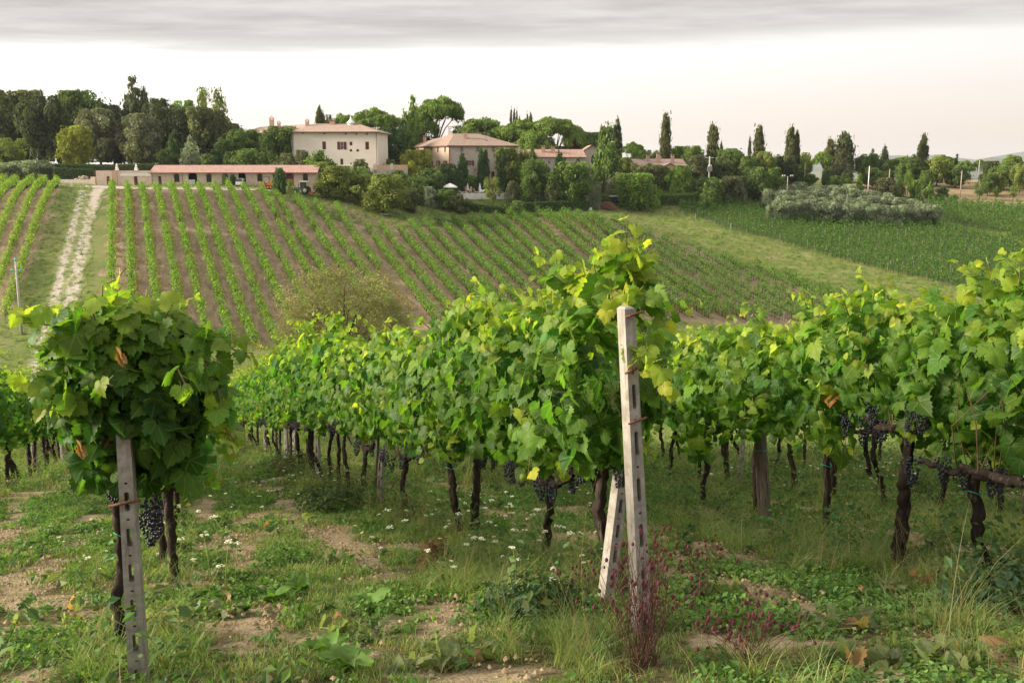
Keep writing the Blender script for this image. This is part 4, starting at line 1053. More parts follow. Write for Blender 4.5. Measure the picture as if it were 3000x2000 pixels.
gable_house('cottage_porch', 'small gabled orange porch wing on the front of the cottage', W(1936, 525, 252), W(1986, 525, 252.5), 5.6, (1960, 489), 1.0, M['plaster_orange'], tm2, gable=True)
gable_house('far_house', 'pink roofed house edge among trees at the far right border', W(2985, 500, 300), W(3080, 500, 300), 9, (3010, 487), 1.6, M['plaster_orange'], tm2)
gable_house('pool_shelter', 'small open shelter with red tiled roof behind the pool loungers', W(1368, 560, 237), W(1458, 560, 237.5), 4, (1400, 538), 0.7, M['dark_inside'], tile_material('shelter_tiles', (0.46, 0.20, 0.13), (0.52, 0.28, 0.19), (0.36, 0.17, 0.12), 0.0))
# ================================================================== trees, shrubs, hedges
M['bark'] = mottled('tree_bark', (0.045, 0.034, 0.025), (0.10, 0.075, 0.055), 4, 0.95, 0.1, 0.8, stretch=(1, 1, 0.25))
M['bark_pine'] = mottled('pine_bark', (0.13, 0.075, 0.048), (0.24, 0.145, 0.10), 4, 0.95, 0.1, 0.8, stretch=(1, 1, 0.3))
PROF = {
 'broad':   lambda z: 0.5*np.sqrt(np.clip(1 - ((z-0.52)/0.52)**2, 0, 1))**0.75,
 'shrub':   lambda z: 0.5*np.sqrt(np.clip(1 - (np.clip(z-0.30, 0, 1)/0.70)**2, 0, 1))**0.8 * np.clip(0.75 + z, 0, 1),
 'cone':    lambda z: 0.5*np.clip(1.02 - z, 0, 1)**0.75 * np.clip(z*9 + 0.35, 0, 1),
 'fir':     lambda z: 0.5*np.clip(1.02 - z, 0, 1)**0.5 * np.clip(z*9 + 0.35, 0, 1) * (0.8 + 0.3*np.abs(np.sin(z*22))),
 'cypress': lambda z: 0.5*np.clip(1 - z, 0, 1)**0.42 * np.clip(0.62 + z*1.7, 0, 1),
 'poplar':  lambda z: 0.5*np.clip(1 - z, 0, 1)**0.5 * np.clip(0.35 + z*2.0, 0, 1),
}
CROWN = {}
def crown_mesh(kind, seed, ncl, ncard, card, z0=0.0, clr=0.15, zs=1.0, tuft=0.0, mat='leaf', jitter=0.5, aspect=0.62, inner=0.45, up=0.25):
    r = np.random.default_rng(seed); prof = PROF[kind]
    z = r.uniform(0.02, 0.97, ncl*6); keep = r.random(len(z)) < (prof(z)/0.5 + 0.12); z = z[keep][:ncl]; n = len(z)
    th = r.uniform(0, 2*np.pi, n); rho = prof(z) * np.clip(np.sqrt(r.uniform(inner**2, 1.0, n)), 0, 1)
    if kind in ('cypress', 'poplar'): r.normal(0, 1, 1)
    lob = 1 + (0.3 if kind == 'cypress' else 1.0)*(0.20*np.sin(th*2 + seed) + 0.17*np.sin(th*3 + z*6 + seed*2) + r.normal(0, 0.08, n))
    rc = clr * r.uniform(0.45, 1.4, n) * np.clip(prof(z)/0.5 + 0.25, 0.35, 1)
    C = np.stack([np.cos(th)*rho*lob*0.88, np.sin(th)*rho*lob*0.88, z0 + z*(1-z0)*0.97], 1)
    w = rc**2; w /= w.sum(); ci = r.choice(n, ncard, p=w)
    d = unit(r.normal(0, 1, (ncard, 3)) + np.array((0, 0, up)) + unit(C[ci]*np.array((1, 1, 0)) + 1e-6)*0.35)
    P = C[ci] + d * rc[ci][:, None] * np.sqrt(r.uniform(0.35, 1, ncard))[:, None] * np.array((1, 1, zs))
    if tuft:
        k = r.random(ncard) < tuft; P[k] += d[k]*rc[ci][k][:, None]*r.uniform(0.2, 0.9, (k.sum(), 1))
    P[:, 2] = np.clip(P[:, 2], z0*0.8, 1.0 + 0.01*r.random(ncard))
    cl = np.exp(r.normal(0, 0.26, n))[ci][:, None]            # clump to clump variety
    T = tints(ncard, r, (1, 1, 1), 0.16, 0.10) * cl
    V, Q, T = cards(P, d, card*np.exp(r.normal(0, 0.3, ncard)), np.clip(T, 0.2, 2.2), r, aspect, 0.2, None, jitter)
    return mesh_np('crown', V, Q, M[mat], T)
def trunk_mesh(seed, h, limbs=5, rad=0.03, mat='bark', spread=0.28, top=0.75, lean=0.02):
    rs = random.Random(seed); mb = MB()
    p = [(0, 0, -0.03)]; 
    for i in range(1, 6): p.append((p[-1][0] + rs.uniform(-lean, lean), p[-1][1] + rs.uniform(-lean, lean), h*i/5))
    mb.tube(p, [rad*1.25] + [rad*(1 - 0.10*i) for i in range(1, 6)], 7)
    for k in range(limbs):
        a = 2*math.pi*k/limbs + rs.uniform(-0.4, 0.4); s = rs.uniform(0.6, 1.0)*spread; zt = top*rs.uniform(0.8, 1.05); b = p[rs.choice((3, 4, 5))]
        mb.tube([b, (b[0]+math.cos(a)*s*0.45, b[1]+math.sin(a)*s*0.45, b[2]+(zt-b[2])*0.45), (b[0]+math.cos(a)*s, b[1]+math.sin(a)*s, zt)], [rad*0.55, rad*0.38, rad*0.12], 5)
    return mb.mesh('trunk', M[mat], True)
def variants(kind, n, **kw):
    return [crown_mesh(kw.get('prof', kind), 1000 + hash_(kind)*17 + i, **{k: v for k, v in kw.items() if k != 'prof'}) for i in range(n)]
def hash_(s): return sum(ord(c)*(i+1) for i, c in enumerate(s)) % 97
CROWN['broad'] = variants('broad', 4, ncl=85, ncard=11000, card=0.052, z0=0.14, clr=0.135, tuft=0.08, inner=0.2)
CROWN['loose'] = variants('loose', 2, prof='broad', ncl=34, ncard=2300, card=0.05, z0=0.2, clr=0.12, tuft=0.2, inner=0.3)
CROWN['holm'] = variants('holm', 3, prof='broad', ncl=110, ncard=12000, card=0.050, z0=0.08, clr=0.115, zs=1.1, tuft=0.07, inner=0.2)
CROWN['shrub'] = variants('shrub', 3, ncl=60, ncard=5000, card=0.085, clr=0.17, tuft=0.15, inner=0.2)
CROWN['cone'] = variants('cone', 2, ncl=110, ncard=7000, card=0.062, z0=0.04, clr=0.13, tuft=0.15, inner=0.2)
CROWN['fir'] = variants('fir', 1, ncl=90, ncard=7500, card=0.060, z0=0.02, clr=0.125, zs=0.30, tuft=0.2, inner=0.2)
CROWN['cypress'] = variants('cypress', 4, ncl=170, ncard=8000, card=0.075, z0=0.02, clr=0.21, zs=0.22, tuft=0.06, aspect=0.55, up=0.9, inner=0.45)
CROWN['poplar'] = variants('poplar', 2, ncl=140, ncard=9000, card=0.065, z0=0.05, clr=0.19, zs=0.4, tuft=0.12, up=0.6, inner=0.3)
CROWN['olive'] = variants('olive', 3, prof='shrub', ncl=75, ncard=7500, card=0.075, z0=0.06, clr=0.15, tuft=0.25, aspect=0.42, up=0.5, inner=0.2)
CROWN['wisp'] = variants('wisp', 1, prof='shrub', ncl=230, ncard=17000, card=0.024, clr=0.11, tuft=0.45, aspect=0.36, up=0.9, inner=0.15)
CROWN['bamboo'] = variants('bamboo', 1, prof='shrub', ncl=80, ncard=7000, card=0.09, clr=0.14, zs=1.6, tuft=0.25, aspect=0.30, up=1.2, inner=0.2)
TRUNK = {k: [trunk_mesh(40 + i, 0.42, 6, 0.028) for i in range(2)] for k in ('broad',)}
TRUNK['loose'] = TRUNK['holm'] = TRUNK['broad']
TRUNK['olive'] = [trunk_mesh(60, 0.28, 5, 0.04, spread=0.3)]
TRUNK['stem'] = [trunk_mesh(70, 0.8, 0, 0.03, lean=0.004)]
for k in ('shrub', 'wisp', 'bamboo'): TRUNK[k] = [trunk_mesh(80, 0.25, 7, 0.02, spread=0.4, top=0.8)]
for k in ('cone', 'fir', 'cypress', 'poplar'): TRUNK[k] = TRUNK['stem']
# umbrella pines
def pine_crown(seed, flat=1.0, ncl=90, lop=0.0):
    r = np.random.default_rng(seed)
    th = r.uniform(0, 2*np.pi, ncl); q = np.sqrt(r.uniform(0, 1, ncl))*0.44
    lob = 1 + 0.15*np.sin(th*2 + seed) + 0.10*np.sin(th*4 + seed*3)
    zc = 0.88 - 0.24*(q/0.44)**2.2 * flat + r.normal(0, 0.025, ncl) - np.where(r.random(ncl) < 0.15, r.uniform(0.03, 0.09, ncl), 0)
    C = np.stack([np.cos(th)*q*lob, np.sin(th)*q*lob, zc], 1); C[:, 2] += lop*C[:, 0]
    rc = r.uniform(0.075, 0.13, ncl); w = rc**2/np.sum(rc**2); n = 11000; ci = r.choice(ncl, n, p=w)
    d = unit(r.normal(0, 1, (n, 3)) + np.array((0, 0, 0.5)))
    P = C[ci] + d*rc[ci][:, None]*np.array((1.0, 1.0, 0.75))*np.sqrt(r.uniform(0.3, 1, n))[:, None]
    T = tints(n, r, (1, 1, 1), 0.15, 0.1)*np.exp(r.normal(0, 0.17, ncl))[ci][:, None]
    V, Q, T = cards(P, d, 0.042*np.exp(r.normal(0, 0.3, n)), np.clip(T, 0.2, 2), r, 0.5, 0.1, np.array((0, 0, 0.8)), 0.5)
    return mesh_np('crown', V, Q, M['leaf'], T)
def pine_trunk(seed, fork=0.45):
    rs = random.Random(seed); mb = MB()
    p = [(0.02, 0, -0.03), (0.0, 0, 0.15), (-0.015, 0.01, 0.3), (-0.03, 0.01, fork)]; mb.tube(p, [0.024, 0.019, 0.017, 0.016], 7)
    for k in range(8):
        a = 2*math.pi*k/8 + rs.uniform(-0.3, 0.3); s = rs.uniform(0.2, 0.4)
        mb.tube([p[-1], (p[-1][0]+math.cos(a)*s*0.35, math.sin(a)*s*0.35, fork + (0.78-fork)*0.5), (p[-1][0]+math.cos(a)*s, math.sin(a)*s, 0.80)], [0.012, 0.009, 0.003], 5)
    return mb.mesh('trunk', M['bark_pine'], True)
CROWN['pine'] = [pine_crown(5), pine_crown(6, 1.3), pine_crown(9, 0.9, 55, 0.05), pine_crown(12, 0.55, 80, 0.04)]; TRUNK['pine'] = [pine_trunk(3), pine_trunk(8, 0.35)]

TC = {'wisp': (0.165, 0.158, 0.062), 'dk': (0.060, 0.074, 0.032), 'holm': (0.088, 0.098, 0.050), 'holm2': (0.120, 0.126, 0.074), 'mid': (0.075, 0.110, 0.032), 'yel': (0.19, 0.20, 0.035), 'brt': (0.105, 0.165, 0.032),
      'cyp': (0.052, 0.064, 0.026), 'cypb': (0.082, 0.086, 0.034), 'pine': (0.105, 0.155, 0.032), 'sil': (0.150, 0.170, 0.115), 'olv': (0.145, 0.168, 0.112), 'brn': (0.090, 0.102, 0.042), 'autm': (0.120, 0.145, 0.034),
      'leafy': (0.080, 0.120, 0.030), 'dkg': (0.042, 0.075, 0.026)}
TKIND = {'broad': 'tree', 'loose': 'tree', 'holm': 'tree', 'cone': 'tree', 'fir': 'tree', 'cypress': 'cypress', 'poplar': 'tree', 'olive': 'olive tree', 'pine': 'pine tree', 'shrub': 'shrub', 'wisp': 'bush', 'bamboo': 'bamboo'}
TNAME = {'broad': 'broadleaf_tree', 'loose': 'broadleaf_tree', 'holm': 'evergreen_oak', 'cone': 'conical_tree', 'fir': 'fir_tree', 'cypress': 'cypress_tree', 'poplar': 'poplar_tree', 'olive': 'olive_tree', 'pine': 'umbrella_pine', 'shrub': 'shrub', 'wisp': 'wild_bush', 'bamboo': 'bamboo_clump'}
tcount = 0
def tree(kind, px, top, w, D, col, label, group=None, sink=0.0, var=None):
    """px = photo x of the middle, top = photo y of the tip, w = crown width in photo pixels, D = distance"""
    global tcount; tcount += 1
    T_ = W(px, top, D); x, y = T_[0], T_[1]; z = G(x, y) - sink; H = T_[2] - z; wd = w * D / F
    if H < 0.55*wd and kind not in ('pine', 'wisp'): print('flat tree', kind, round(H, 1), round(wd, 1), label)
    root = empty(TNAME[kind], (x, y, z), (tcount * 2.399) % 6.283 if kind not in ('pine',) else (tcount*2.399) % 6.28)
    tag(root, label, TKIND[kind], group)
    v = CROWN[kind]; s = (wd*1.02, wd*1.02, H)
    c = np.array(TC[col])*1.45; j = random.Random(tcount).uniform(0.9, 1.1)
    link('crown', v[(var if var is not None else tcount) % len(v)], root, scale=s, color=tuple(q*j for q in c))
    t = TRUNK[kind]; tw = wd if kind in ('broad', 'loose', 'holm', 'olive', 'pine') else max(wd, H*0.18)
    link('trunk', t[tcount % len(t)], root, scale=(wd, wd, H) if kind in ('broad', 'loose', 'holm', 'olive', 'pine', 'shrub', 'wisp', 'bamboo') else (tw, tw, H))
    return root
a1 = lambda x: x/3.36; b1 = lambda y: 180 + y/3.36
for kind, x, t, w, D, col, lab in [
  ('holm', 60, 305, 420, 252, 'brn', 'broad brownish oak at the far left edge of the wood'),
  ('holm', 250, 300, 330, 256, 'brn', 'tall brown-topped oak, second from the left in the wood'),
  ('holm', 400, 355, 440, 246, 'dk', 'dense dark oak in front of the brown-topped oaks'),
  ('holm', 560, 470, 300, 258, 'dk', 'dark oak half hidden left of the rounded green tree'),
  ('broad', 760, 302, 440, 254, 'mid', 'rounded green tree right of the dark oaks on the skyline'),
  ('broad', 80, 762, 260, 226, 'autm', 'small yellow-green tree at the left edge above the olives'),
  ('broad', 735, 640, 300, 224, 'yel', 'bright yellow-green young tree before the dark wood'),
  ('holm', 955, 478, 390, 243, 'holm2', 'grey-olive evergreen oak left of the tall fir'),
  ('holm', 1085, 440, 330, 258, 'dk', 'dark oak showing behind the grey-olive evergreen oak'),
  ('fir', 1290, 122, 300, 262, 'dk', 'tall ragged fir rising above the wood'),
  ('cypress', 1405, 225, 120, 262, 'dk', 'narrow dark cypress close against the tall fir'),
  ('holm', 1365, 525, 400, 240, 'holm2', 'grey-green evergreen oak below the tall fir'),
  ('holm', 1540, 378, 300, 258, 'dk', 'dark oak right of the tall fir on the skyline'),
  ('holm', 1680, 470, 380, 250, 'dk', 'dense dark oak behind the silvery cone tree'),
  ('broad', 1800, 395, 290, 264, 'brt', 'bright green treetop behind the dark oaks'),
  ('loose', 2040, 268, 340, 260, 'autm', 'tall thin-crowned yellowish tree on the skyline'),
  ('holm', 2020, 468, 430, 250, 'brn', 'brownish oak below the thin-crowned yellowish tree'),
  ('holm', 2250, 620, 320, 252, 'brn', 'low brownish oak at the right end of the wood'),
  ('cone', 1710, 648, 190, 232, 'dkg', 'dark green cone tree left of the silvery one'),
  ('cone', 1868, 715, 250, 228, 'sil', 'silvery pale cone-shaped tree behind the barn'),
  ('shrub', 1640, 865, 180, 228, 'mid', 'round green shrub behind the left end of the barn roof'),
  ('shrub', 2045, 915, 150, 226, 'mid', 'green shrub right of the silvery cone tree'),
  ('shrub', 2140, 870, 130, 230, 'dkg', 'dark shrub in the gap behind the barn roof'),
  ('olive', 60, 1000, 260, 214, 'olv', 'grey olive bush at the left edge above the vine rows'),
  ('olive', 210, 985, 240, 216, 'olv', 'grey olive bush, second from the left edge'),
  ('olive', 390, 975, 290, 214, 'olv', 'largest grey olive bush, above the vine row tops'),
  ('olive', 500, 1000, 190, 215, 'olv', 'grey olive bush nearest the clipped hedge'),
  ('holm', 100, 600, 260, 262, 'dk', 'dark oak filling the lower left of the wood'),
  ('holm', 700, 650, 330, 262, 'dk', 'dark oak deep in the wood behind the yellow-green tree'),
  ('holm', 1200, 620, 330, 262, 'dk', 'dark oak deep in the wood behind the fir'),
  ('holm', 1500, 640, 330, 260, 'dk', 'dark oak deep in the wood behind the barn end'),
]: tree(kind, a1(x), b1(t), w/3.36, D, col, lab, 'trees of the wood behind the barn' if kind in ('holm',) else None)
a2 = lambda x: 650 + x/3.733; b2 = lambda y: 220 + y/3.733
for kind, x, t, w, D, col, lab in [
  ('broad', 250, 600, 420, 238, 'leafy', 'leafy tree left of the villa, over the barn roof'),
  ('broad', 90, 690, 260, 234, 'mid', 'green tree at the left end of the villa garden'),
  ('broad', 470, 640, 300, 238, 'mid', 'green tree directly left of the big dark garden tree'),
  ('broad', 650, 568, 440, 231, 'mid', 'big dark green tree covering the villa left corner'),
  ('cone', 560, 560, 110, 240, 'mid', 'pointed treetop against the villa left wing'),
  ('shrub', 260, 810, 260, 222, 'leafy', 'green shrub on the terrace left of the villa'),
  ('shrub', 420, 850, 180, 222, 'mid', 'mid green shrub on the terrace under the leafy tree'),
  ('shrub', 100, 840, 160, 224, 'mid', 'low shrub at the left of the terrace garden'),
  ('broad', 868, 825, 170, 219, 'holm2', 'small grey-green tree before the villa wall'),
  ('shrub', 720, 860, 220, 220, 'holm', 'grey shrub between the dark tree and the villa'),
  ('shrub', 1060, 832, 230, 216, 'brt', 'bright lime round shrub before the villa wall'),
  ('cypress', 1070, 308, 140, 250, 'cypb', 'single cypress rising behind the villa roof'),
  ('shrub', 1180, 445, 90, 260, 'dk', 'dark treetop beside the villa cypress'),
  ('pine', 1345, 400, 400, 262, 'pine', 'umbrella pine directly behind the villa roof'),
  ('pine', 1700, 345, 520, 258, 'pine', 'wide umbrella pine between villa and farmhouse'),
  ('fir', 2065, 205, 230, 258, 'pine', 'ragged pointed pine left of the great umbrella pine'),
  ('holm', 1830, 590, 420, 246, 'dkg', 'dark evergreen filling the gap right of the villa'),
  ('holm', 2080, 560, 400, 270, 'dkg', 'dark evergreen left of the farmhouse roof'),
  ('shrub', 1510, 925, 190, 222, 'holm', 'dull green bush at the foot of the villa'),
  ('shrub', 1830, 925, 130, 232, 'brt', 'small bright bush right of the villa corner'),
  ('broad', 1090, 955, 260, 212, 'autm', 'yellowing orchard tree beside the parked tractor'),
  ('broad', 1250, 1000, 460, 203, 'autm', 'large yellow-green orchard tree on the grass below the villa'),
  ('broad', 1480, 1010, 260, 209, 'leafy', 'greener orchard tree behind the yellow-green ones'),
  ('broad', 1570, 1090, 300, 204, 'autm', 'orchard tree with a dark straight trunk, middle of the grass'),
  ('broad', 1760, 1090, 470, 199, 'autm', 'front orchard tree with pale trunk beside the stones'),
  ('shrub', 1960, 1080, 220, 211, 'mid', 'green bush behind the front orchard tree'),
  ('shrub', 2050, 1240, 160, 208, 'brn', 'brownish bush right of the front orchard tree'),
  ('shrub', 625, 1020, 150, 200, 'dkg', 'dark green bush beside the orange digger'),
  ('loose', 740, 1140, 100, 197, 'autm', 'thin sapling on the grass below the burgundy arched door'),
  ('cypress', 118, 1080, 70, 206, 'dkg', 'small cypress before the barn arches'),
  ('shrub', 1190, 960, 210, 215, 'leafy', 'leafy bush under the villa wall, over the barn end'),
]: tree(kind, a2(x), b2(t), w/3.733, D, col, lab)
a3 = lambda x: 1150 + x/3.618; b3 = lambda y: 260 + y/3.618
for kind, x, t, w, D, col, lab in [
  ('pine', 490, 80, 580, 272, 'pine', 'great umbrella pine with forked trunk above the farmhouse'),
  ('pine', 300, 235, 400, 268, 'pine', 'lower umbrella pine left of the great one'),
  ('pine', 930, 285, 600, 266, 'pine', 'umbrella pine right of the farmhouse chimneys'),
  ('pine', 1330, 310, 520, 262, 'pine', 'umbrella pine in the middle of the right pine grove'),
  ('pine', 1720, 295, 640, 262, 'pine', 'wide umbrella pine over the low wing roof'),
  ('pine', 1940, 380, 300, 258, 'pine', 'umbrella pine at the right end of the grove'),
  ('pine', 1500, 420, 420, 256, 'pine', 'lower umbrella pine close behind the low wing'),
  ('cypress', 1256, 197, 40, 285, 'cyp', 'leftmost of the thin cypress tips over the pine grove'),
  ('cypress', 1288, 193, 46, 285, 'cyp', 'middle one of the thin cypress tips over the pine grove'),
  ('cypress', 1317, 203, 38, 285, 'cyp', 'right one of the three thin cypress tips over the pines'),
  ('cypress', 1346, 275, 30, 285, 'cyp', 'short cypress tip beside the three tall tips'),
  ('cypress', 1430, 245, 36, 285, 'cyp', 'thin cypress tip left of the fuller one, over the pines'),
  ('cypress', 1468, 233, 66, 285, 'cypb', 'fuller cypress tip standing over the right pines'),
  ('cypress', 740, 665, 115, 233.5, 'dkg', 'dark cypress left of the pool shelter'),
  ('cypress', 935, 608, 80, 234, 'dkg', 'tall dark cypress, left one of the joined pair'),
  ('cypress', 985, 628, 85, 234.5, 'dkg', 'dark cypress, right one of the joined pair'),
  ('cypress', 1155, 612, 110, 234, 'dkg', 'dark cypress before the farmhouse right half'),
  ('broad', 255, 655, 330, 231, 'yel', 'airy yellow-green locust before the farmhouse left wall'),
  ('broad', 210, 760, 230, 232, 'yel', 'yellow-green young tree below the locust'),
  ('shrub', 430, 850, 300, 226, 'mid', 'green shrub mass left of the dark cypress'),
  ('shrub', 605, 800, 220, 229, 'dkg', 'very dark shrub by the farmhouse corner'),
  ('shrub', 40, 870, 260, 224, 'mid', 'shrub below the garden wall right of the orchard'),
  ('shrub', 260, 940, 260, 222, 'leafy', 'leafy shrub behind the pool garden hedge'),
  ('shrub', 400, 1040, 130, 216, 'sil', 'silvery bush on the lawn edge left of the pool'),
  ('shrub', 550, 1070, 260, 218, 'brt', 'bright green creeper bush left of the pool'),
  ('loose', 1060, 940, 200, 222, 'autm', 'small airy tree in front of the pool loungers'),
  ('broad', 1250, 640, 330, 236, 'autm', 'yellowish tree against the farmhouse right end'),
  ('shrub', 1340, 790, 200, 235, 'brt', 'bright shrub below the yellowish tree'),
  ('cone', 1490, 588, 210, 231, 'leafy', 'pointed green tree before the low wing'),
  ('broad', 1510, 760, 300, 228, 'leafy', 'round green tree below the pointed tree'),
  ('cone', 1770, 638, 250, 233, 'dkg', 'dark green pyramid tree before the low wing roof'),
  ('cone', 1960, 700, 140, 238, 'holm', 'greyish pointed conifer before the stone hall'),
  ('broad', 1905, 785, 440, 226, 'leafy', 'large round green tree right behind the hedge'),
  ('olive', 1565, 900, 220, 229, 'olv', 'grey olive tree on the pool lawn'),
  ('olive', 1655, 890, 160, 229, 'olv', 'smaller olive tree behind the pool lawn olive'),
  ('olive', 2140, 990, 130, 226, 'olv', 'olive tree right of the large round tree'),
  ('loose', 1690, 1010, 130, 224, 'brn', 'reddish thin shrub tree beside the pool lawn'),
  ('olive', 1270, 985, 110, 228, 'holm2', 'grey bush at the farmhouse foot, right of the cypress'),
  ('shrub', 1320, 1190, 170, 216, 'leafy', 'bush growing in front of the long hedge'),
  ('shrub', 690, 1130, 220, 216, 'brn', 'flowering brownish bush at the hedge left end'),
  ('shrub', 845, 920, 130, 236, 'brt', 'creeper bush on top of the pool shelter roof'),
  ('broad', 2110, 470, 240, 262, 'mid', 'green tree left of the poplar on the skyline'),
  ('shrub', 2000, 470, 200, 264, 'mid', 'low tree behind the stone hall roof'),
]: tree(kind, a3(x), b3(t), w/3.618, D, col, lab)
a4 = lambda x: 1700 + x/3.618; b4 = lambda y: 300 + y/3.618
for kind, x, t, w, D, col, lab in [
  ('poplar', 285, 212, 260, 240, 'leafy', 'tall leafy poplar standing left of the skyline cypresses'),
  ('cypress', 222, 208, 45, 262, 'cyp', 'thin cypress tip just left of the poplar'),
  ('cypress', 392, 146, 118, 254, 'cyp', 'dark cypress just right of the poplar'),
  ('cypress', 912, 82, 122, 268, 'cypb', 'tallest lone cypress, behind the cottage'),
  ('cypress', 1413, 213, 150, 266, 'cypb', 'broad cypress left of the thin needle cypress'),
  ('cypress', 1500, 395, 50, 262, 'cyp', 'short thin cypress touching the broad cypress'),
  ('cypress', 1803, 348, 42, 280, 'cyp', 'thin needle-like cypress on the skyline'),
  ('cypress', 1905, 218, 125, 272, 'cypb', 'stout cypress right of the needle-like one'),
  ('cypress', 2240, 240, 130, 270, 'cypb', 'left cypress of the double clump'),
  ('cypress', 2298, 275, 100, 271, 'cyp', 'right cypress of the double clump'),
  ('pine', 560, 415, 230, 272, 'pine', 'small umbrella pine left of the cottage'),
  ('shrub', 640, 520, 230, 266, 'brt', 'bright bush behind the cottage roof left end'),
  ('broad', 755, 510, 150, 270, 'mid', 'dark tree against the sky left of the tallest cypress'),
  ('broad', 1040, 468, 210, 270, 'brt', 'bright green tree right of the tallest cypress'),
  ('broad', 1215, 465, 250, 264, 'leafy', 'green leafy tree right of the cottage'),
  ('broad', 1240, 570, 290, 248, 'holm', 'greyish green tree behind the white car'),
  ('broad', 1440, 590, 300, 250, 'dk', 'dark tree below the broad cypress'),
  ('broad', 1620, 495, 320, 258, 'leafy', 'green tree between the broad and stout cypresses'),
  ('broad', 1760, 580, 240, 254, 'mid', 'green tree below the needle-like cypress'),
  ('broad', 1960, 530, 260, 256, 'autm', 'yellowish tree below the stout cypress'),
  ('broad', 2030, 555, 160, 264, 'mid', 'small tree right of the stout cypress'),
  ('holm', 2190, 575, 230, 256, 'dk', 'dark round tree below the double cypress clump'),
  ('broad', 1880, 690, 330, 246, 'mid', 'dense green tree above the olive grove left end'),
  ('broad', 470, 590, 190, 250, 'autm', 'yellowish tree between poplar and cottage'),
  ('broad', 700, 650, 280, 246, 'brn', 'brownish tree before the cottage'),
  ('broad', 860, 670, 220, 244, 'brn', 'brownish green tree under the cottage porch'),
  ('broad', 1050, 675, 240, 240, 'brt', 'light green young tree left of the white car'),
  ('olive', 380, 750, 220, 238, 'holm2', 'grey round olive below the poplar'),
  ('bamboo', 590, 765, 390, 229, 'brt', 'feathery bamboo clump above the brush pile'),
  ('shrub', 800, 880, 120, 232, 'brt', 'bright shrub between the bamboo and the hedge'),
  ('shrub', 1330, 800, 300, 240, 'mid', 'green shrub mass right of the white car'),
  ('shrub', 1580, 785, 260, 243, 'holm', 'grey-green shrub above the dark plot corner'),
  ('shrub', 1700, 850, 150, 244, 'olv', 'pale grey shrub left of the olive grove'),
  ('shrub', 240, 970, 130, 228, 'mid', 'ivy covered bush at the gate pillar'),
  ('shrub', 1370, 900, 230, 236, 'leafy', 'bush at the right end of the car park hedge'),
  ('shrub', 2060, 700, 180, 250, 'brt', 'light bush behind the olive grove left part'),
]: tree(kind, a4(x), b4(t), w/3.618, D, col, lab)
a5 = lambda x: 2300 + x/3.36; b5 = lambda y: 320 + y/3.36
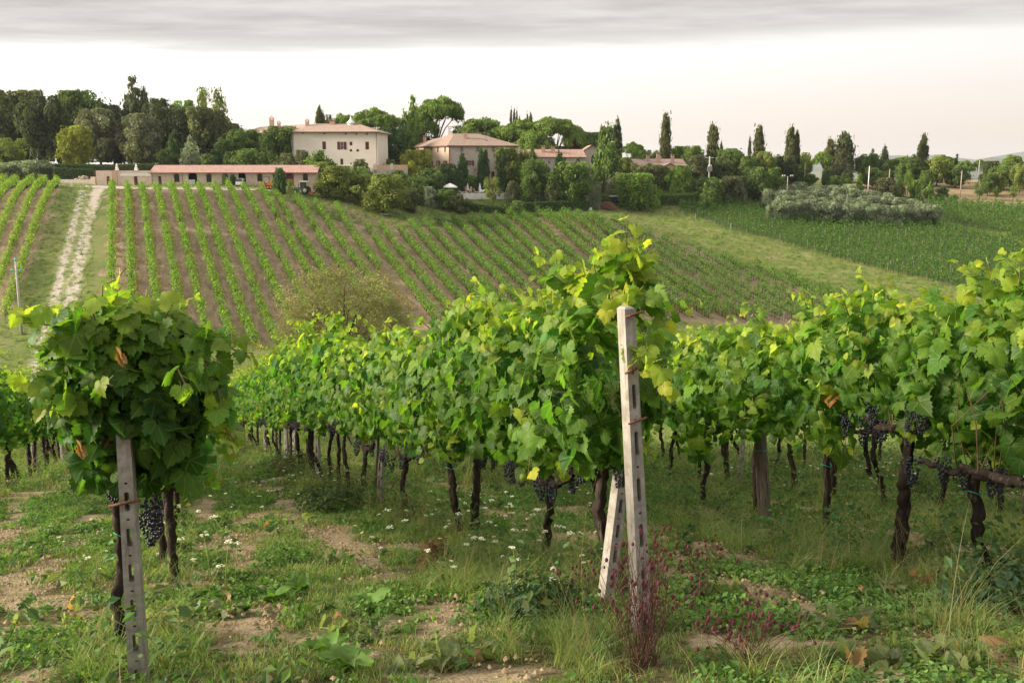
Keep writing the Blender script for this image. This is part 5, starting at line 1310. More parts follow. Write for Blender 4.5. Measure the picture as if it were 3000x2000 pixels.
for kind, x, t, w, D, col, lab in [
  ('cypress', 455, 278, 125, 290, 'cypb', 'smaller cypress left of the widest cypress'),
  ('cypress', 600, 203, 205, 288, 'cyp', 'widest cypress on the right skyline'),
  ('cypress', 988, 348, 92, 296, 'cyp', 'short pointed cypress right of the widest one'),
  ('cypress', 1375, 222, 100, 300, 'cyp', 'last tall cypress toward the right edge'),
  ('cypress', 1330, 320, 60, 299, 'cypb', 'low side stem left of the last tall cypress'),
  ('cypress', 1205, 440, 26, 310, 'cyp', 'tiny cypress tip far off among the right trees'),
  ('pine', 375, 405, 210, 285, 'pine', 'small umbrella pine left of the widest cypress'),
  ('cone', 565, 390, 260, 276, 'holm', 'grey-green conical tree before the widest cypress'),
  ('broad', 180, 432, 180, 276, 'autm', 'yellowish tree right of the double cypress clump'),
  ('broad', 830, 445, 240, 290, 'mid', 'green tree right of the widest cypress'),
  ('fir', 855, 382, 110, 294, 'dkg', 'small dark fir tip above the green tree'),
  ('broad', 1020, 500, 220, 288, 'mid', 'green tree below the short pointed cypress'),
  ('shrub', 1265, 450, 70, 300, 'dkg', 'dark bushy treetop left of the last tall cypress'),
  ('pine', 1160, 465, 210, 300, 'pine', 'flat bright pine between the two pointed cypresses'),
  ('broad', 1190, 535, 170, 284, 'leafy', 'light green tree below the flat bright pine'),
  ('broad', 1300, 500, 220, 288, 'mid', 'dark green tree below the last tall cypress'),
  ('broad', 1515, 455, 240, 286, 'autm', 'tall yellow-green tree with visible trunk at the right'),
  ('pine', 1590, 460, 150, 300, 'pine', 'umbrella pine behind the tall yellow-green tree'),
  ('fir', 1690, 435, 100, 300, 'dkg', 'lopsided dark conifer at the right skyline'),
  ('pine', 1770, 495, 220, 298, 'pine', 'umbrella pine right of the lopsided conifer'),
  ('pine', 1915, 490, 140, 300, 'pine', 'umbrella pine crossed by the pale pole'),
  ('broad', 1690, 560, 260, 284, 'mid', 'green tree under the lopsided conifer'),
  ('holm', 2020, 515, 170, 290, 'dk', 'dark evergreen left of the last umbrella pine'),
  ('pine', 2250, 438, 240, 296, 'pine', 'last umbrella pine at the right border'),
  ('broad', 2120, 560, 260, 284, 'leafy', 'leafy tree near the right border'),
  ('broad', 2290, 560, 240, 282, 'mid', 'green tree below the last umbrella pine'),
  ('broad', 2010, 640, 130, 272, 'mid', 'small tree with trunk above the dry field right side'),
  ('broad', 2090, 615, 190, 274, 'autm', 'light tree above the right end of the dry field'),
  ('broad', 2330, 540, 170, 278, 'autm', 'yellowish tree at the very right edge'),
  ('cypress', 155, 540, 80, 262, 'dkg', 'young dark cypress above the olive grove left part'),
  ('cypress', 408, 555, 76, 258, 'dkg', 'young dark cypress above the olive grove middle'),
  ('shrub', 985, 675, 190, 262, 'holm', 'dull round shrub above the olive grove right part'),
  ('cone', 1130, 640, 110, 264, 'leafy', 'young conical tree on the dry field'),
  ('loose', 1220, 615, 90, 266, 'brt', 'sapling with thin trunk on the dry field'),
  ('shrub', 1285, 700, 90, 262, 'brt', 'bright sapling bush in the middle of the dry field'),
  ('shrub', 1400, 610, 150, 270, 'leafy', 'rounded bush behind the dry field'),
  ('cone', 1435, 705, 100, 264, 'brt', 'light conical sapling on the dry field'),
  ('cone', 740, 610, 80, 266, 'brt', 'light green sapling left of the white pole'),
  ('shrub', 600, 635, 110, 264, 'leafy', 'bush above the middle of the olive grove'),
  ('shrub', 480, 660, 90, 260, 'leafy', 'bush right of the young dark cypress'),
  ('loose', 1925, 720, 120, 266, 'leafy', 'young tree standing on the right of the dry field'),
  ('loose', 2085, 760, 70, 266, 'brt', 'small sapling near the dry field lower edge'),
  ('loose', 2255, 760, 80, 267, 'brt', 'thin sapling at the right end of the dry field'),
  ('shrub', 1325, 840, 70, 248, 'dkg', 'dark bush at the right end of the olive grove'),
  ('shrub', 1550, 760, 110, 265, 'mid', 'low dark weed bush on the dry field'),
  ('shrub', 1540, 830, 90, 263, 'mid', 'lowest weed bush on the dry field edge'),
  ('broad', 870, 580, 200, 276, 'mid', 'green tree behind the white pole'),
  ('broad', 250, 640, 160, 270, 'leafy', 'leafy bush tree left of the olive grove top'),
  ('shrub', 1670, 840, 60, 262, 'brt', 'tiny bright shrub on the dry field edge'),
  ('shrub', 30, 590, 170, 262, 'leafy', 'leafy bush behind the light pole'),
]: tree(kind, a5(x), b5(t), w/3.36, D, col, lab)
# olive grove
ro = random.Random(12); k = 0
GROVE = []
for row, (yt, D, x0, x1, st) in enumerate(((745, 256, 20, 640, 120), (790, 251, -120, 1080, 125), (850, 246, -60, 1320, 120), (905, 241.5, -90, 1290, 118))):
    for x in np.arange(x0, x1, st):
        GROVE.append((x + ro.uniform(-20, 20), yt + ro.uniform(-30, 15) + x*0.035, D + ro.uniform(-1, 1), ('rear', 'second', 'third', 'front')[row]))
GROVE += [(1390, 935, 240, 'right-hand short'), (1480, 940, 239, 'right-hand short')]
LINES = {}
for x, yt, D, ln in sorted(GROVE, key=lambda g: g[0]):
    D = hit(a5(x), b5(yt) + 58)[1]
    LINES[ln] = LINES.get(ln, 0) + 1
    tree('olive', a5(x), b5(yt), ro.uniform(130, 190)/3.36, D, 'olv', f'{ordinal(LINES[ln])} silvery olive from the left in the {ln} line of the grove', 'olive trees of the grove')
tree('wisp', 1005, 778, 330, 112, 'wisp', 'big feathery olive-brown bush at the foot of the slope', sink=0.3)
tree('wisp', 890, 890, 190, 113, 'wisp', 'lower left bush beside the big feathery bush', sink=0.3)
tree('wisp', 1125, 880, 190, 111, 'wisp', 'lower right bush beside the big feathery bush', sink=0.3)

# ---- clipped hedges
def hedge(pts, hgt, wid, tint, label, seed, dens=70, dip=None, card=0.24):
    r = np.random.default_rng(seed); V = []; P = []; Nn = []
    for (A, B) in zip(pts, pts[1:]):
        A = np.array(A[:2]); B = np.array(B[:2]); L_ = np.linalg.norm(B-A); d = (B-A)/L_; nr = np.array((d[1], -d[0]))
        n = int(L_*dens*(2*hgt+wid)); s = r.uniform(0, L_, n); c = r.choice(3, n, p=np.array((hgt, hgt, wid))/(2*hgt+wid))
        h = hgt*(1 if dip is None else 1)
        off = np.where(c == 0, -wid/2, np.where(c == 1, wid/2, r.uniform(-wid/2, wid/2, n))) + r.normal(0, 0.05, n); zz = np.where(c == 2, h, r.uniform(0, h, n)) + r.normal(0, 0.05, n)
        xy = A + d*s[:, None] + nr*off[:, None]; P.append(np.stack([xy[:, 0], xy[:, 1], gz(xy[:, 0], xy[:, 1]) + zz], 1))
        Nn.append(np.where(c[:, None] == 0, np.array((*-nr, 0.2)), np.where(c[:, None] == 1, np.array((*nr, 0.2)), np.array((0, 0, 1.0)))))
    P = np.concatenate(P); Nn = np.concatenate(Nn); O = np.array((pts[0][0], pts[0][1], G(pts[0][0], pts[0][1])))
    V, Q, T = cards(P - O, Nn, card*np.exp(r.normal(0, 0.25, len(P))), tints(len(P), r, tint, 0.2, 0.1), r, 0.7, 0.2, None, 0.5)
    root = empty('hedge', O); tag(root, label, 'hedge'); f = link('foliage', mesh_np('foliage', V, Q, M['leaf'], T), root); f['kind'] = 'stuff'
    core = MB()
    for (A, B) in zip(pts, pts[1:]):
        A = np.array(A[:2]); B = np.array(B[:2]); d = unit(B-A); nr = np.array((d[1], -d[0]))*wid*0.36
        q = [A-nr, A+nr, B+nr, B-nr]; core.add([(p[0]-O[0], p[1]-O[1], G(*p)-O[2]-0.1) for p in q] + [(p[0]-O[0], p[1]-O[1], G(*p)-O[2]+hgt*0.9) for p in q], [(0,1,5,4),(1,2,6,5),(2,3,7,6),(3,0,4,7),(4,5,6,7)])
    core.build('branches', M['bark'], root)
def at(px, D): p = W(px, 560, D); return (p[0], p[1])
hedge([at(163, 209), at(281, 208)], 2.9, 1.3, (0.040, 0.075, 0.022), 'tall dark clipped hedge above the rubble wall', 1)
hedge([at(163, 214), at(300, 214), at(460, 215)], 3.1, 1.0, (0.055, 0.095, 0.028), 'clipped hedge along the back of the terrace', 2)
hedge([at(1355, 219), at(1400, 218), at(1480, 218.5)], 1.45, 1.2, (0.060, 0.110, 0.028), 'low curved left part of the pool hedge', 3)
hedge([at(1481, 218.5), at(1600, 221), at(1724, 224)], 2.0, 1.4, (0.055, 0.100, 0.026), 'long clipped hedge in front of the pool lawn', 4)
hedge([at(1910, 234), at(2000, 236), at(2060, 238)], 2.4, 1.6, (0.070, 0.125, 0.030), 'green hedge in front of the parked white car', 5)
hedge([at(1215, 216), at(1300, 217), at(1350, 218.5)], 2.0, 1.8, (0.060, 0.115, 0.028), 'loose hedge left of the pool garden', 6)
hedge([at(1620, 239), at(1760, 243)], 1.0, 0.7, (0.055, 0.100, 0.026), 'low hedge line across the pool lawn', 7)
# ================================================================== the vineyard in front
def leaf_outline(hi):
    if hi: half = [(0.03,-0.02),(0.12,-0.20),(0.22,-0.19),(0.30,-0.26),(0.40,-0.17),(0.50,-0.17),(0.51,-0.04),(0.61,0.02),(0.57,0.12),(0.68,0.24),(0.60,0.30),(0.64,0.44),(0.50,0.42),(0.40,0.46),(0.47,0.60),(0.36,0.64),(0.33,0.76),(0.21,0.77),(0.17,0.89),(0.07,0.92)]
    else: half = [(0.04,-0.02),(0.24,-0.24),(0.52,-0.12),(0.66,0.24),(0.58,0.44),(0.42,0.46),(0.40,0.66),(0.18,0.84)]
    return half + [(0, 1.03)] + [(-x, y) for x, y in half[::-1]]
def leaf_geo(seed, hi):
    r = np.random.default_rng(seed); o = np.array(leaf_outline(hi)); o[:, 0] *= r.uniform(0.9, 1.08); o += r.normal(0, 0.012, o.shape)
    c = np.array([[0, 0.26]]); ring = c + (o - c)*0.55
    P = np.concatenate([c, ring, o]) if hi else np.concatenate([c, o]); n = len(o)
    x, y = P[:, 0], P[:, 1]
    droop = r.uniform(0.10, 0.45); fold = r.uniform(-0.25, 0.50); a = r.uniform(0, 6.28); wv = r.uniform(0.03, 0.09)
    z = -droop*np.clip(y, 0, 2)**2 + fold*np.abs(x)*0.8 - r.uniform(0.05, 0.35)*x*x + wv*np.sin(5*x + a)*np.sin(4*y + a*2) + r.uniform(-0.12, 0.12)*x*y
    z *= 1.35; z[0] -= 0.02
    V = np.stack([x, y, z], 1)
    if hi:
        F3 = [(0, i+1, i+2) for i in range(n-1)]
        F4 = [(i+1, n+i+1, n+i+2, i+2) for i in range(n-1)]
        # petiole
        b = len(V); pet = np.array([(-0.018, 0.03, -0.005), (0.018, 0.03, -0.005), (0.012, -0.55, -0.16), (-0.012, -0.55, -0.16), (0, 0.03, 0.02), (0, -0.55, -0.135)])
        V = np.concatenate([V, pet]); F4 += [(b, b+3, b+5, b+4), (b+1, b+4, b+5, b+2)]
        return V, [np.array(F3), np.array(F4)]
    return V, [np.array([(0, i+1, i+2) for i in range(n-1)])]
LEAF_HI = []
for i in range(9):
    V, Fc = leaf_geo(900 + i, True)
    t = np.ones((len(V), 3)); t[-6:] = (1.9, 1.35, 1.6)
    uv = V[:, :2].copy(); uv[-6:] = (9, 9)
    LEAF_HI.append((V, Fc, t, uv, mesh_np('leaf', V, Fc, M['vine_leaf'], t, uv, True)))
LEAF_LO = [leaf_geo(950 + i, False) for i in range(6)]

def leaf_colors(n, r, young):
    """young in 0..1: 1 = pale tip leaf; leaf age, with canopy light and shade also put in"""
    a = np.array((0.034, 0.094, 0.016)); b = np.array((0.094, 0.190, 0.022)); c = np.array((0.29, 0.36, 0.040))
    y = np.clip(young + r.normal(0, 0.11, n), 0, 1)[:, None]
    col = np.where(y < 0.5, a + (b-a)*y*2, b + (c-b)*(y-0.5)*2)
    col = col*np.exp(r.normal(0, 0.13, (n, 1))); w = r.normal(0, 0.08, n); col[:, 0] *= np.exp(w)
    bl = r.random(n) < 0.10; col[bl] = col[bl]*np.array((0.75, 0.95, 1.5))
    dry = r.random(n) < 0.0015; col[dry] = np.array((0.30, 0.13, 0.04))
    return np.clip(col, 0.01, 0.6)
def frames(Nn, Td, r, jn=0.62, jt=0.6):
    n = len(Nn); Nn = unit(unit(Nn) + r.normal(0, jn, (n, 3))); Td = unit(Td) + r.normal(0, jt, (n, 3))
    Td = unit(Td - (Td*Nn).sum(1, keepdims=True)*Nn); return np.cross(Td, Nn), Td, Nn
def join_leaves(P, S, T, Nn, size, col, r, hi=False):
    geo = LEAF_HI if hi else LEAF_LO
    VV = []; FF = {3: [], 4: []}; CC = []; UU = []; base = 0; pick = r.integers(0, len(geo), len(P))
    for k, g in enumerate(geo):
        idx = np.where(pick == k)[0]
        if not len(idx): continue
        V = g[0]; m = len(V)
        X = P[idx][:, None] + size[idx][:, None, None]*(V[None, :, 0:1]*S[idx][:, None] + V[None, :, 1:2]*T[idx][:, None] + V[None, :, 2:3]*Nn[idx][:, None])
        VV.append(X.reshape(-1, 3))
        tt = np.repeat(col[idx][:, None], m, 1)*(g[2][None] if hi else 1.0); CC.append(tt.reshape(-1, 3)); UU.append(np.tile(g[3] if hi else V[:, :2], (len(idx), 1)))
        for f in g[1]: FF[f.shape[1]].append((f[None] + (base + np.arange(len(idx))*m)[:, None, None]).reshape(-1, f.shape[1]))
        base += m*len(idx)
    return np.concatenate(VV), [np.concatenate(v) for v in FF.values() if v], np.concatenate(CC), np.concatenate(UU)

ROWK = 0.35
rd = np.array((-ROWK, 1.0)); rd = rd/np.linalg.norm(rd); rn = np.array((rd[1], -rd[0]))     # along a row; across it (to the right)
def row_xy(c, Y): return np.array((c - ROWK*Y, Y))

# ---- grape bunches
def bunch_mesh(seed):
    r = random.Random(seed); bm = bmesh.new(); pts = []
    for k in range(400):
        t = r.random()**0.8; z = -t*0.17; rad = 0.045*(1 - t)**0.55 + 0.006; a = r.uniform(0, 6.28); q = math.sqrt(r.uniform(0.35, 1))*rad
        p = Vector((q*math.cos(a), q*math.sin(a), z))
        if all((p-o).length > 0.0125 for o in pts): pts.append(p)
        if len(pts) > 62: break
    for p in pts: bmesh.ops.create_icosphere(bm, subdivisions=1, radius=r.uniform(0.0075, 0.0092), matrix=Matrix.Translation(p))
    me = bpy.data.meshes.new('grape_bunch'); bm.to_mesh(me); bm.free(); me.polygons.foreach_set('use_smooth', np.ones(len(me.polygons), bool))
    me.materials.append(M['grape']); return me
def grape_mat():
    b = NB('grape_skin'); n = b.noise(b.coord('Object'), 60, 3); c = b.mix(b.ramp(n, 0.35, 0.7), (0.008, 0.007, 0.014), (0.030, 0.033, 0.060))
    return b.out(b.bsdf(c, 0.45, 0.4))
M['grape'] = grape_mat(); BUNCH = [bunch_mesh(i) for i in range(4)]
M['cane'] = mottled('vine_cane', (0.12, 0.075, 0.04), (0.17, 0.12, 0.06), 9, 0.7, 0.25, 0.2)
M['green_cane'] = mottled('green_shoot', (0.20, 0.24, 0.06), (0.26, 0.28, 0.08), 9, 0.6, 0.3, 0.1)
M['twine'] = mottled('green_twine', (0.03, 0.30, 0.22), (0.05, 0.38, 0.28), 9, 0.7, 0.2, 0)
M['brown_leaf'] = leaf_material('withered_leaf', 0.25, 0.2, 0.6)

def bark_mesh(path, rad, seed, n=11):
    """gnarled stem: ridged tube along a path"""
    rs = np.random.default_rng(seed); P = np.array(path, float)
    # resample
    t = np.concatenate([[0], np.cumsum(np.linalg.norm(np.diff(P, axis=0), axis=1))]); L_ = t[-1]; m = max(6, int(L_/0.035))
    ts = np.linspace(0, L_, m); Q = np.stack([np.interp(ts, t, P[:, k]) for k in range(3)], 1)
    for _ in range(2): Q[1:-1] = 0.25*Q[:-2] + 0.5*Q[1:-1] + 0.25*Q[2:]
    Q[1:-1] += rs.normal(0, 0.006, Q[1:-1].shape)
    R_ = np.interp(ts, t, rad)*(1 + 0.22*(fbm(ts*9, np.full(m, seed*1.3), seed, 3) - 0.5)*2)
    T = unit(np.gradient(Q, axis=0)); A = unit(np.cross(T, np.array((0.3, 0.9, 0.2)))); B = np.cross(T, A)
    V = []
    for i in range(m):
        for k in range(n):
            an = 2*np.pi*k/n + ts[i]*2.5
            rr_ = R_[i]*(1 + 0.20*math.sin(3*an + seed) + 0.26*(rs.random() - 0.5) + 0.25*(vnoise(k*0.9, ts[i]*7, seed) - 0.5))
            V.append(Q[i] + A[i]*math.cos(an)*rr_ + B[i]*math.sin(an)*rr_)
    I = np.arange(m*n).reshape(m, n); J = np.roll(I, -1, 1)
    Fq = np.stack([I[:-1], J[:-1], J[1:], I[1:]], -1).reshape(-1, 4)
    return np.array(V), Fq

# ---- concrete post with slots
def slot_cell(mb, w, h, dep, sw, sh, z0, taper=lambda z: 1.0, n=16):
    """a block of post with one stadium-shaped slot through it"""
    cz = z0 + h/2; inner = []; outer = []
    for k in range(n):
        a = 2*math.pi*(k+0.5)/n; ca, sa = math.cos(a), math.sin(a)
        inner.append((sw/2*ca, cz + (sh/2 - sw/2)*(1 if sa > 0 else -1) + sw/2*sa))
        s = 1/max(abs(ca)/(w/2), abs(sa)/(h/2)); outer.append((ca*s, cz + sa*s))
    for sx in (-1, 1):                                   # snap the outer loop to the corners
        for sz in (-1, 1):
            ca = math.atan2(sz*h/2, sx*w/2); k = min(range(n), key=lambda q: abs(math.remainder(2*math.pi*(q+0.5)/n - ca, 2*math.pi)))
            outer[k] = (sx*w/2, cz + sz*h/2)
    b = len(mb.v); vs = []
    for y in (-dep/2, dep/2):
        for (x, z) in inner: vs.append((x*taper(z), y, z))
        for (x, z) in outer: vs.append((x*taper(z), y, z))
    fs = []
    for k in range(n):
        j = (k+1) % n
        fs += [(k, n+k, n+j, j), (2*n+k, 2*n+j, 3*n+j, 3*n+k), (k, j, 2*n+j, 2*n+k)]
        if abs(abs(outer[k][0]) - w/2) < 1e-6 and abs(abs(outer[j][0]) - w/2) < 1e-6 and outer[k][0]*outer[j][0] > 0: fs.append((n+k, 3*n+k, 3*n+j, n+j))
    mb.add(vs, fs)
def post_mesh(H=1.95, w=0.074, dep=0.088):
    mb = MB(); z = -0.25; tp = lambda q: 1.10 - 0.32*q/H
    mb.add([(-w/2*tp(z), -dep/2, z), (w/2*tp(z), -dep/2, z), (w/2*tp(z), dep/2, z), (-w/2*tp(z), dep/2, z), (-w/2*tp(0), -dep/2, 0), (w/2*tp(0), -dep/2, 0), (w/2*tp(0), dep/2, 0), (-w/2*tp(0), dep/2, 0)], [(0,1,5,4),(1,2,6,5),(2,3,7,6),(3,0,4,7)])
    z = 0.0; i = 0
    while z < H - 0.33:
        slot_cell(mb, w, 0.19, dep, 0.024, 0.142, z, tp); z += 0.19
        slot_cell(mb, w, 0.08, dep, 0.017, 0.0175, z, tp); z += 0.08
    w2 = w/2*tp(z); d2 = dep/2; wt = w/2*tp(H); c = 0.012
    mb.add([(-w2,-d2,z),(w2,-d2,z),(w2,d2,z),(-w2,d2,z),(-wt,-d2,H-c),(wt,-d2,H-c),(wt,d2,H-c),(-wt,d2,H-c),(-wt+c,-d2+c,H),(wt-c,-d2+c,H),(wt-c,d2-c,H),(-wt+c,d2-c,H)],
           [(0,1,5,4),(1,2,6,5),(2,3,7,6),(3,0,4,7),(4,5,9,8),(5,6,10,9),(6,7,11,10),(7,4,8,11),(8,9,10,11)])
    me = mb.mesh('concrete_post', M['concrete'])
    bm = bmesh.new(); bm.from_mesh(me); bmesh.ops.remove_doubles(bm, verts=bm.verts, dist=1e-5); bmesh.ops.recalc_face_normals(bm, faces=bm.faces); bm.to_mesh(me); bm.free()
    return me
def concrete():
    b = NB('weathered_concrete'); v = b.coord('Object')
    n = b.noise(v, 9, 5, 0.65); c = b.mix(b.ramp(n, 0.3, 0.7), (0.225, 0.205, 0.175), (0.37, 0.345, 0.305))
    g = b.noise(v, 170, 3, 0.7); c = b.mix(b.ramp(g, 0.60, 0.68, 0, 0.7), c, (0.17, 0.15, 0.13)); c = b.mix(b.ramp(g, 0.30, 0.38, 0.6, 0), c, (0.55, 0.53, 0.50))
    li = b.noise(b.mapping(v, (1, 1, 0.5)), 22, 4, 0.7); c = b.mix(b.ramp(li, 0.54, 0.70, 0, 0.75), c, (0.17, 0.15, 0.09)); st = b.noise(b.mapping(v, (1, 1, 0.06)), 30, 4, 0.7); c = b.mix(b.ramp(st, 0.52, 0.72, 0, 0.6), c, (0.13, 0.10, 0.075))
    return b.out(b.bsdf(c, 0.92, 0.15, b.bump(g, 0.55, 0.004)))
M['concrete'] = concrete()
M['rust'] = mottled('rusty_iron', (0.075, 0.030, 0.020), (0.16, 0.065, 0.038), 30, 0.85, 0.3, 0.6, c3=(0.22, 0.10, 0.05), bdist=0.003)
M['old_wood'] = mottled('weathered_wood', (0.085, 0.068, 0.052), (0.19, 0.16, 0.13), 7, 0.92, 0.15, 0.8, c3=(0.055, 0.042, 0.034), stretch=(1, 1, 0.12), bdist=0.006)
POST = post_mesh()
def set_axis(o, base, top, face=None):
    """stand an object (z axis up, front = -y) from base to top, facing the camera side"""
    z = Vector(top) - Vector(base); z.normalize(); f = Vector(face) if face is not None else Vector((-base[0], -base[1], 0)); f = (f - z*f.dot(z)).normalized()
    x = (-f).cross(z) * 1.0; x = (-f).cross(z); y = z.cross(x)
    o.matrix_world = Matrix(((x[0], y[0], z[0], base[0]), (x[1], y[1], z[1], base[1]), (x[2], y[2], z[2], base[2]), (0, 0, 0, 1)))
def place_post(base, top, label, face=None, mesh=None, group=None, sc=1.0, name='concrete_post', cat='post'):
    root = empty(name); tag(root, label, cat, group)
    h = (Vector(top) - Vector(base)).length
    o = link('shaft', mesh or POST, root); o.scale = (sc, sc, max(h/1.95, 0.86) if h > 1.3 else h/1.95)
    set_axis(root, base, top, face); return root
def peg(root, z, x0=-0.06, x1=0.075, y=-0.055, rad=0.0065, tilt=0.01):
    mb = MB(); mb.tube([(x0, y+0.004, z-tilt), ((x0+x1)/2, y-0.004, z+0.002), (x1, y, z+tilt)], [rad*0.8, rad, rad*0.9], 8, rough=0.15, seed=int(z*100)); mb.build('peg', M['rust'], root, True)
    mb = MB(); mb.tube([(x0*0.2, y-0.008, z-0.02), (x0*0.2-0.006, y-0.010, z+0.012), (x0*0.2+0.01, y-0.006, z+0.03)], 0.0015, 5); mb.build('tie_wire', M['rust'], root)

# ---- leaf cloud of a stretch of row
def canopy(c, Y0, Y1, dens, r, top=2.15, low=0.95, hw=0.36, size=(0.065, 0.125), bulge=None):
    """leaf frames for the row offset c between distances Y0 and Y1"""
    n = int((Y1-Y0)*1.06*dens); Y = r.uniform(Y0, Y1, n)
    a = r.uniform(0, 2*np.pi, n); q = np.sqrt(r.uniform(0.30, 1, n))
    tp = top(Y) if callable(top) else np.full(n, top); lw = low(Y) if callable(low) else np.full(n, low)
    tp = tp + (vnoise(Y*2.1, np.full(n, c*7.0), 41) - 0.5)*0.42; lw = lw + (vnoise(Y*3.4, np.full(n, c*9.0), 43) - 0.55)*0.55
    wv = hw*(0.78 + 0.5*vnoise(Y*2.3 + 3, np.sin(a)*1.5 + 7, 47))
    mid = (tp*0.52 + lw*0.48); hh = np.where(np.sin(a) > 0, tp - mid, mid - lw)
    off = np.cos(a)*q*wv*(1 - 0.25*np.clip(np.sin(a), 0, 1)); h = mid + np.sin(a)*q*hh
    X = c - ROWK*Y + rn[0]*off; Yy = Y + rn[1]*off
    P = np.stack([X, Yy, gz(X, Yy) + h], 1)
    side = np.cos(a)
    Nn = np.stack([rn[0]*side, rn[1]*side, np.sin(a)*0.55 + 0.45], 1) + np.stack([np.zeros(n), -0.25*np.ones(n), np.zeros(n)], 1)
    T = np.stack([rn[0]*side*0.5, rn[1]*side*0.5, -0.9*np.ones(n)], 1)
    young = np.clip(0.14 + 0.52*np.clip((h - (tp - 0.5))/0.5, 0, 1) + 0.20*(q > 0.85) + 0.35*(r.random(n) < 0.07), 0, 1)  # paler top and outer leaves: young growth, plus backlit tops put into colour
    s = np.clip(0.092*np.exp(r.normal(0, 0.30, n)), 0.045, 0.155)*(1 - 0.25*(young > 0.55))
    return P, Nn, T, s, young, q
def shoot(pts, r, spacing=0.062, size=(0.12, 0.04), young=(0.45, 1.0), droop=0.35):
    """a leafy shoot along a path: returns leaf frames and the path"""
    P = np.array(pts, float); t = np.concatenate([[0], np.cumsum(np.linalg.norm(np.diff(P, axis=0), axis=1))])
    L_ = t[-1]; ts = np.arange(0.02, L_, spacing); Q = np.stack([np.interp(ts, t, P[:, k]) for k in range(3)], 1)
    D_ = unit(np.stack([np.interp(ts + 0.01, t, P[:, k]) for k in range(3)], 1) - np.stack([np.interp(ts - 0.01, t, P[:, k]) for k in range(3)], 1) + 1e-6)
    sd_ = unit(np.cross(D_, np.array((0, 0, 1.0))) + 1e-6); alt = np.where(np.arange(len(ts)) % 2 == 0, 1, -1)[:, None]
    f = (ts/L_)[:, None]; s = (size[0]*(1-f) + size[1]*f)[:, 0]
    off = sd_*alt*s[:, None]*0.45 + r.normal(0, 0.012, Q.shape)
    T = sd_*alt*0.8 + D_*0.35 + np.array((0, 0, -droop)); Nn = np.array((0, -0.45, 0.8)) + sd_*alt*0.2
    return Q + off, np.tile(Nn, (1, 1)) if Nn.ndim == 2 else np.tile(Nn, (len(Q), 1)), T, s*np.exp(r.normal(0, 0.12, len(s))), (young[0]*(1-f) + young[1]*f)[:, 0], np.full(len(Q), 2.0)
def cat(lst): return [np.concatenate([l[k] for l in lst]) for k in range(6)]

def build_vine(root_xyz, trunk_path, trunk_rad, leaves, canes, bunches, label, seed, group=None, ties=(), n_obj=300, cordon=True, extra=None):
    """a grapevine: gnarled trunk, cordon arms, canes, grape bunches and leaves (the largest as single pieces)"""
    r = np.random.default_rng(seed); O = np.array(root_xyz, float)
    root = empty('grapevine', O); tag(root, label, 'grapevine', group)
    V, Fq = bark_mesh(np.array(trunk_path) - O, trunk_rad, seed); link('trunk', mesh_np('trunk', V, Fq, M['vine_wood'], smooth=True), root)
    if cordon:
        tp = np.array(trunk_path[-1]) - O; d3 = np.array((rd[0], rd[1], -0.25*rd[1]))
        for sg in (-1, 1):
            e = tp + d3*sg*0.48 + np.array((0, 0, 0.04)); m = tp + d3*sg*0.22 + r.normal(0, 0.03, 3) + np.array((0, 0, -0.03))
            V, Fq = bark_mesh([tp + (0, 0, -0.04), m, e], [trunk_rad[-1]*0.95, trunk_rad[-1]*0.8, trunk_rad[-1]*0.5], seed + 7 + sg, 9); link('cordon', mesh_np('cordon', V, Fq, M['vine_wood'], smooth=True), root)
    mb = MB(); 
    for c_ in canes: mb.tube([np.array(p) - O for p in c_], [0.0045] + [0.0035]*(len(c_)-2) + [0.0018], 5, cap=False)
    if mb.v: mb.build('canes', M['cane'], root, True)['kind'] = 'stuff'
    for i, b_ in enumerate(bunches):
        link('grape_bunch', BUNCH[(seed + i) % 4], root, loc=np.array(b_) - O, rot=(r.uniform(-0.15, 0.15), r.uniform(-0.15, 0.15), r.uniform(0, 6.28)), scale=r.uniform(0.85, 1.25))
    P, Nn, T, s, y, q = leaves; n = len(P)
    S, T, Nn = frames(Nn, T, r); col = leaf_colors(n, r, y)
    dist = np.linalg.norm(P, axis=1); score = (s/dist)*(1 + 0.6*(q > 0.8)) + r.random(n)*0.004 + np.where(q > 1.5, 1, 0)
    # leaves facing the viewer come first
    toward = ((P - O)*np.array((-O[0], -O[1], 0))).sum(1); score = score + 0.02*(toward > 0)
    order = np.argsort(-score); so = order[:n_obj]; rest = order[n_obj:]
    pick = r.integers(0, len(LEAF_HI), n)
    for i in so:
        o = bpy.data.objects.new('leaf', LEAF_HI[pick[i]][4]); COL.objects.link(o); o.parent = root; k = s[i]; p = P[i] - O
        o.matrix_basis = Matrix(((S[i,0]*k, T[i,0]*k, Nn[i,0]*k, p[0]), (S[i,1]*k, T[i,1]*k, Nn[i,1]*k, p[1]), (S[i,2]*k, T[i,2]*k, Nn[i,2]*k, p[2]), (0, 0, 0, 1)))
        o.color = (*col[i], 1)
    if len(rest):
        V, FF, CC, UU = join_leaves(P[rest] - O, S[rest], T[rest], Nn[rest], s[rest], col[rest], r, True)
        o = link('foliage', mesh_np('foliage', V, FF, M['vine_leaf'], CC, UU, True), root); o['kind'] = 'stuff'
    for (z, rad) in ties:
        tp = np.array(trunk_path) - O; k = np.argmin(abs(tp[:, 2] - z)); c_ = tp[k]; mb = MB()
        mb.tube([(c_[0] + rad*math.cos(a), c_[1] + rad*math.sin(a), c_[2] + 0.01*math.sin(2*a)) for a in np.linspace(0, 6.4, 14)], 0.0028, 5); mb.build('twine', M['twine'], root)
    return root
def pxpath(lst): return [W(a, b, D) for a, b, D in lst]

